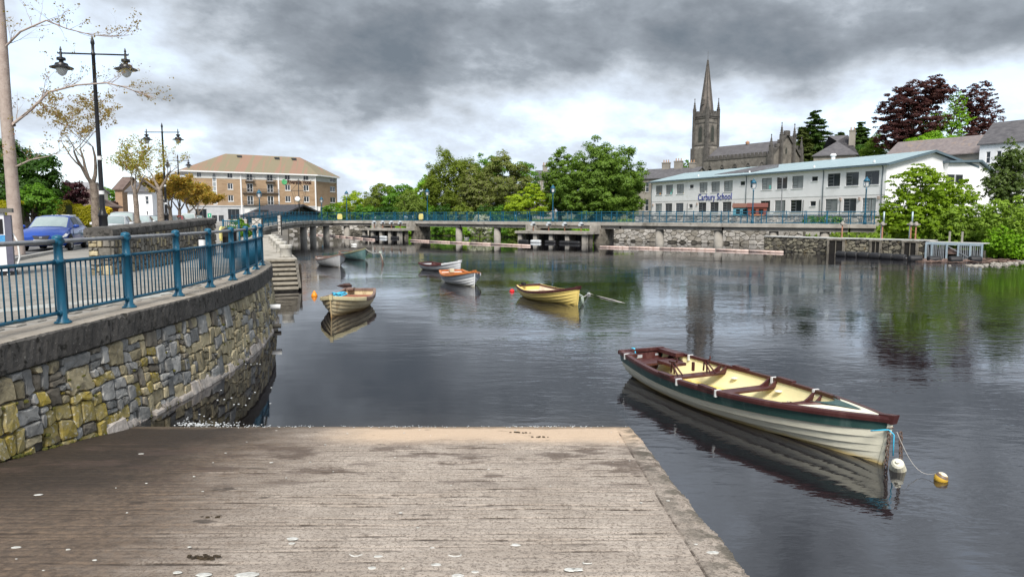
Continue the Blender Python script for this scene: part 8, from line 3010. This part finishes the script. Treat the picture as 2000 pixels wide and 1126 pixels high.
build_car('dark blue saloon in the parked row next to the silver one', SALOON, street_pos(303, 59), HEAD, car_paint('navy_car_paint', (.02, .025, .07)))
build_car('white car beside the second lamp post in the parked row', HATCH, street_pos(331, 65.5), HEAD, car_paint('white_two_car_paint', (.68, .69, .70), 0))
build_car('small dark red car past the second lamp post', HATCH, street_pos(347, 72), HEAD + PI, car_paint('red_car_paint', (.22, .015, .02)))
build_car('white van like car at the far end of the parked row', SUV, street_pos(368, 78), HEAD, car_paint('white_three_car_paint', (.7, .7, .71), 0))
build_car('farthest dark car of the parked row, just left of the hotel shopfront', HATCH, street_pos(385, 84), HEAD, car_paint('black_car_paint', (.015, .015, .018)))
# papers on the dashboard of the blue car
# ================================================================== LAMPS
LG2 = M('lamp_bowl', (.55, .58, .58), (.65, .67, .66), .15, 3, spec=.5)
def lamp(loc, rz, label, proto=[None]):
    if proto[0] is not None:
        return dup(proto[0], loc, rz, label)
    r = thing('street_lamp', label, 'street lamp', loc, rz, 'black twin arm street lamps on the quay')
    H_ = 9.15
    MB().lathe([(.26, 0), (.26, .12), (.20, .16), (.185, .55), (.215, .58), (.215, .64), (.18, .70), (.17, 1.35), (.20, 1.40), (.20, 1.46), (.14, 1.56), (.105, 1.75), (.095, 2.4), (.085, 5.0), (.07, 8.3), (.09, 8.32), (.09, 8.40), (.06, 8.44), (.06, 8.75), (.085, 8.8), (.075, 8.9), (.02, 9.1), (.001, 9.15)], 14).build('pole', BLACK, r, smooth=True)
    MB().tube([(-1.42, 0, 8.36), (1.42, 0, 8.36)], .035, 8).build('arm', BLACK, r, smooth=True)
    for z in (2.35, 3.85):
        MB().lathe([(.112 - z * .002, 0), (.112 - z * .002, .16)], 14, (0, 0, z)).build('white_band', WHITE, r)
    for s_ in (1, -1):
        x = 1.30 * s_
        la = MB().lathe([(.001, .46), (.02, .42), (.05, .30), (.03, .26), (.05, .20), (.05, .02), (.06, .0), (.17, -.03), (.18, -.13), (.09, -.15), (.09, -.22), (.24, -.27), (.27, -.36), (.46, -.44), (.46, -.47), (.10, -.45), (.001, -.45)], 18)
        lo = la.build('lantern', BLACK, r, smooth=True, loc=(x, 0, 8.20))
        lo.data.set_sharp_from_angle(angle=R(40))
        MB().lathe([(.235, -.45), (.225, -.55), (.15, -.72), (.05, -.79), (.001, -.80)], 16).build('bowl', LG2, lo, smooth=True)
        MB().tube([(.08 * s_, 0, .18), (.14 * s_, 0, .16), (.13 * s_, 0, .22)], .015, 5).build('scroll', BLACK, lo)
    proto[0] = r
    return r
lp = at(205, 483, 31)
lamp((lp.x, 31, QZ), R(8), 'nearest and tallest black twin arm street lamp on the left')
lp = at(326, 440, 59.5)
lamp((lp.x, 59.5, QZ), R(2), 'second black twin arm street lamp, above the rubble wall')
lp = at(353, 430, 90)
lamp((lp.x, 90, QZ), R(4), 'third black twin arm street lamp lost among golden leaves')

# ---- path light bollard
pl_ = on(397, 527, QZ)
pb_ = thing('bollard_light', 'black path light bollard with white collar in front of the rubble wall', 'bollard', (pl_.x, pl_.y, QZ))
MB().lathe([(.11, 0), (.11, .03), (.08, .04), (.078, .62)], 14).build('shaft', BLACK, pb_, smooth=True)
MB().lathe([(.082, .622), (.082, .80), (.075, .80)], 14).build('white_collar', WHITE, pb_)
MB().lathe([(.085, .802), (.09, .84), (.06, .90), (.001, .91)], 14).build('cap', BLACK, pb_, smooth=True)
pl_ = on(432, 508, QZ)
dk = thing('dark_bin', 'dark litter bin at the far end of the rubble wall', 'bin', (at(433, 480, 23.5).x + .28, 23.5, QZ))
MB().lathe([(.20, 0), (.22, .05), (.23, .85), (.25, .88), (.25, .95), (.12, 1.02), (.001, 1.03)], 14).build('barrel', BLACK, dk, smooth=True)
MB().bx(-.14, .14, -.24, -.215, .72, .84).build('slot', DARKV, dk)

# ---- electric car charger cut by the left edge
cp = at(4, 480, 16.6)
ev = thing('car_charger', 'white electric car charging post with grey side at the left edge', 'charging post', (cp.x - .05, cp.y, QZ), .55)
EVW = M('charger_white', (.68, .69, .72), (.73, .74, .76), .4, 3)
EVG = M('charger_grey', (.10, .10, .14), (.13, .13, .17), .5, 3)
MB().bx(-.36, .13, -.2, .2, .12, 1.50).build('cabinet', EVW, ev)
MB().bx(.132, .26, -.2, .2, .12, 1.44).build('side_panel', EVG, ev)
MB().bx(-.42, .30, -.26, .26, 1.502, 1.60).build('top_hood', M('hood_grey', (.12, .12, .11), None, .6), ev)
MB().bx(-.40, .30, -.24, .24, 0, .118).build('base', BLACK, ev)
MB().bx(-.05, .10, -.215, -.202, 1.0, 1.35).build('screen', TRIM, ev)
MB().bx(-.02, .125, -.212, -.202, .72, .97).build('blue_label', M('label_blue', (.03, .20, .48), (.10, .35, .6), .5, 14), ev)
MB().bx(-.30, -.16, -.212, -.202, .98, 1.28).build('brown_label', M('label_brown', (.14, .05, .03), None, .5), ev)
MB().tube([(.27, -.1, 1.0), (.36, -.15, .8), (.38, -.15, .45), (.30, -.15, .15), (.12, -.25, .03)], .022, 7).build('charging_cable', CLIP, ev, smooth=True)
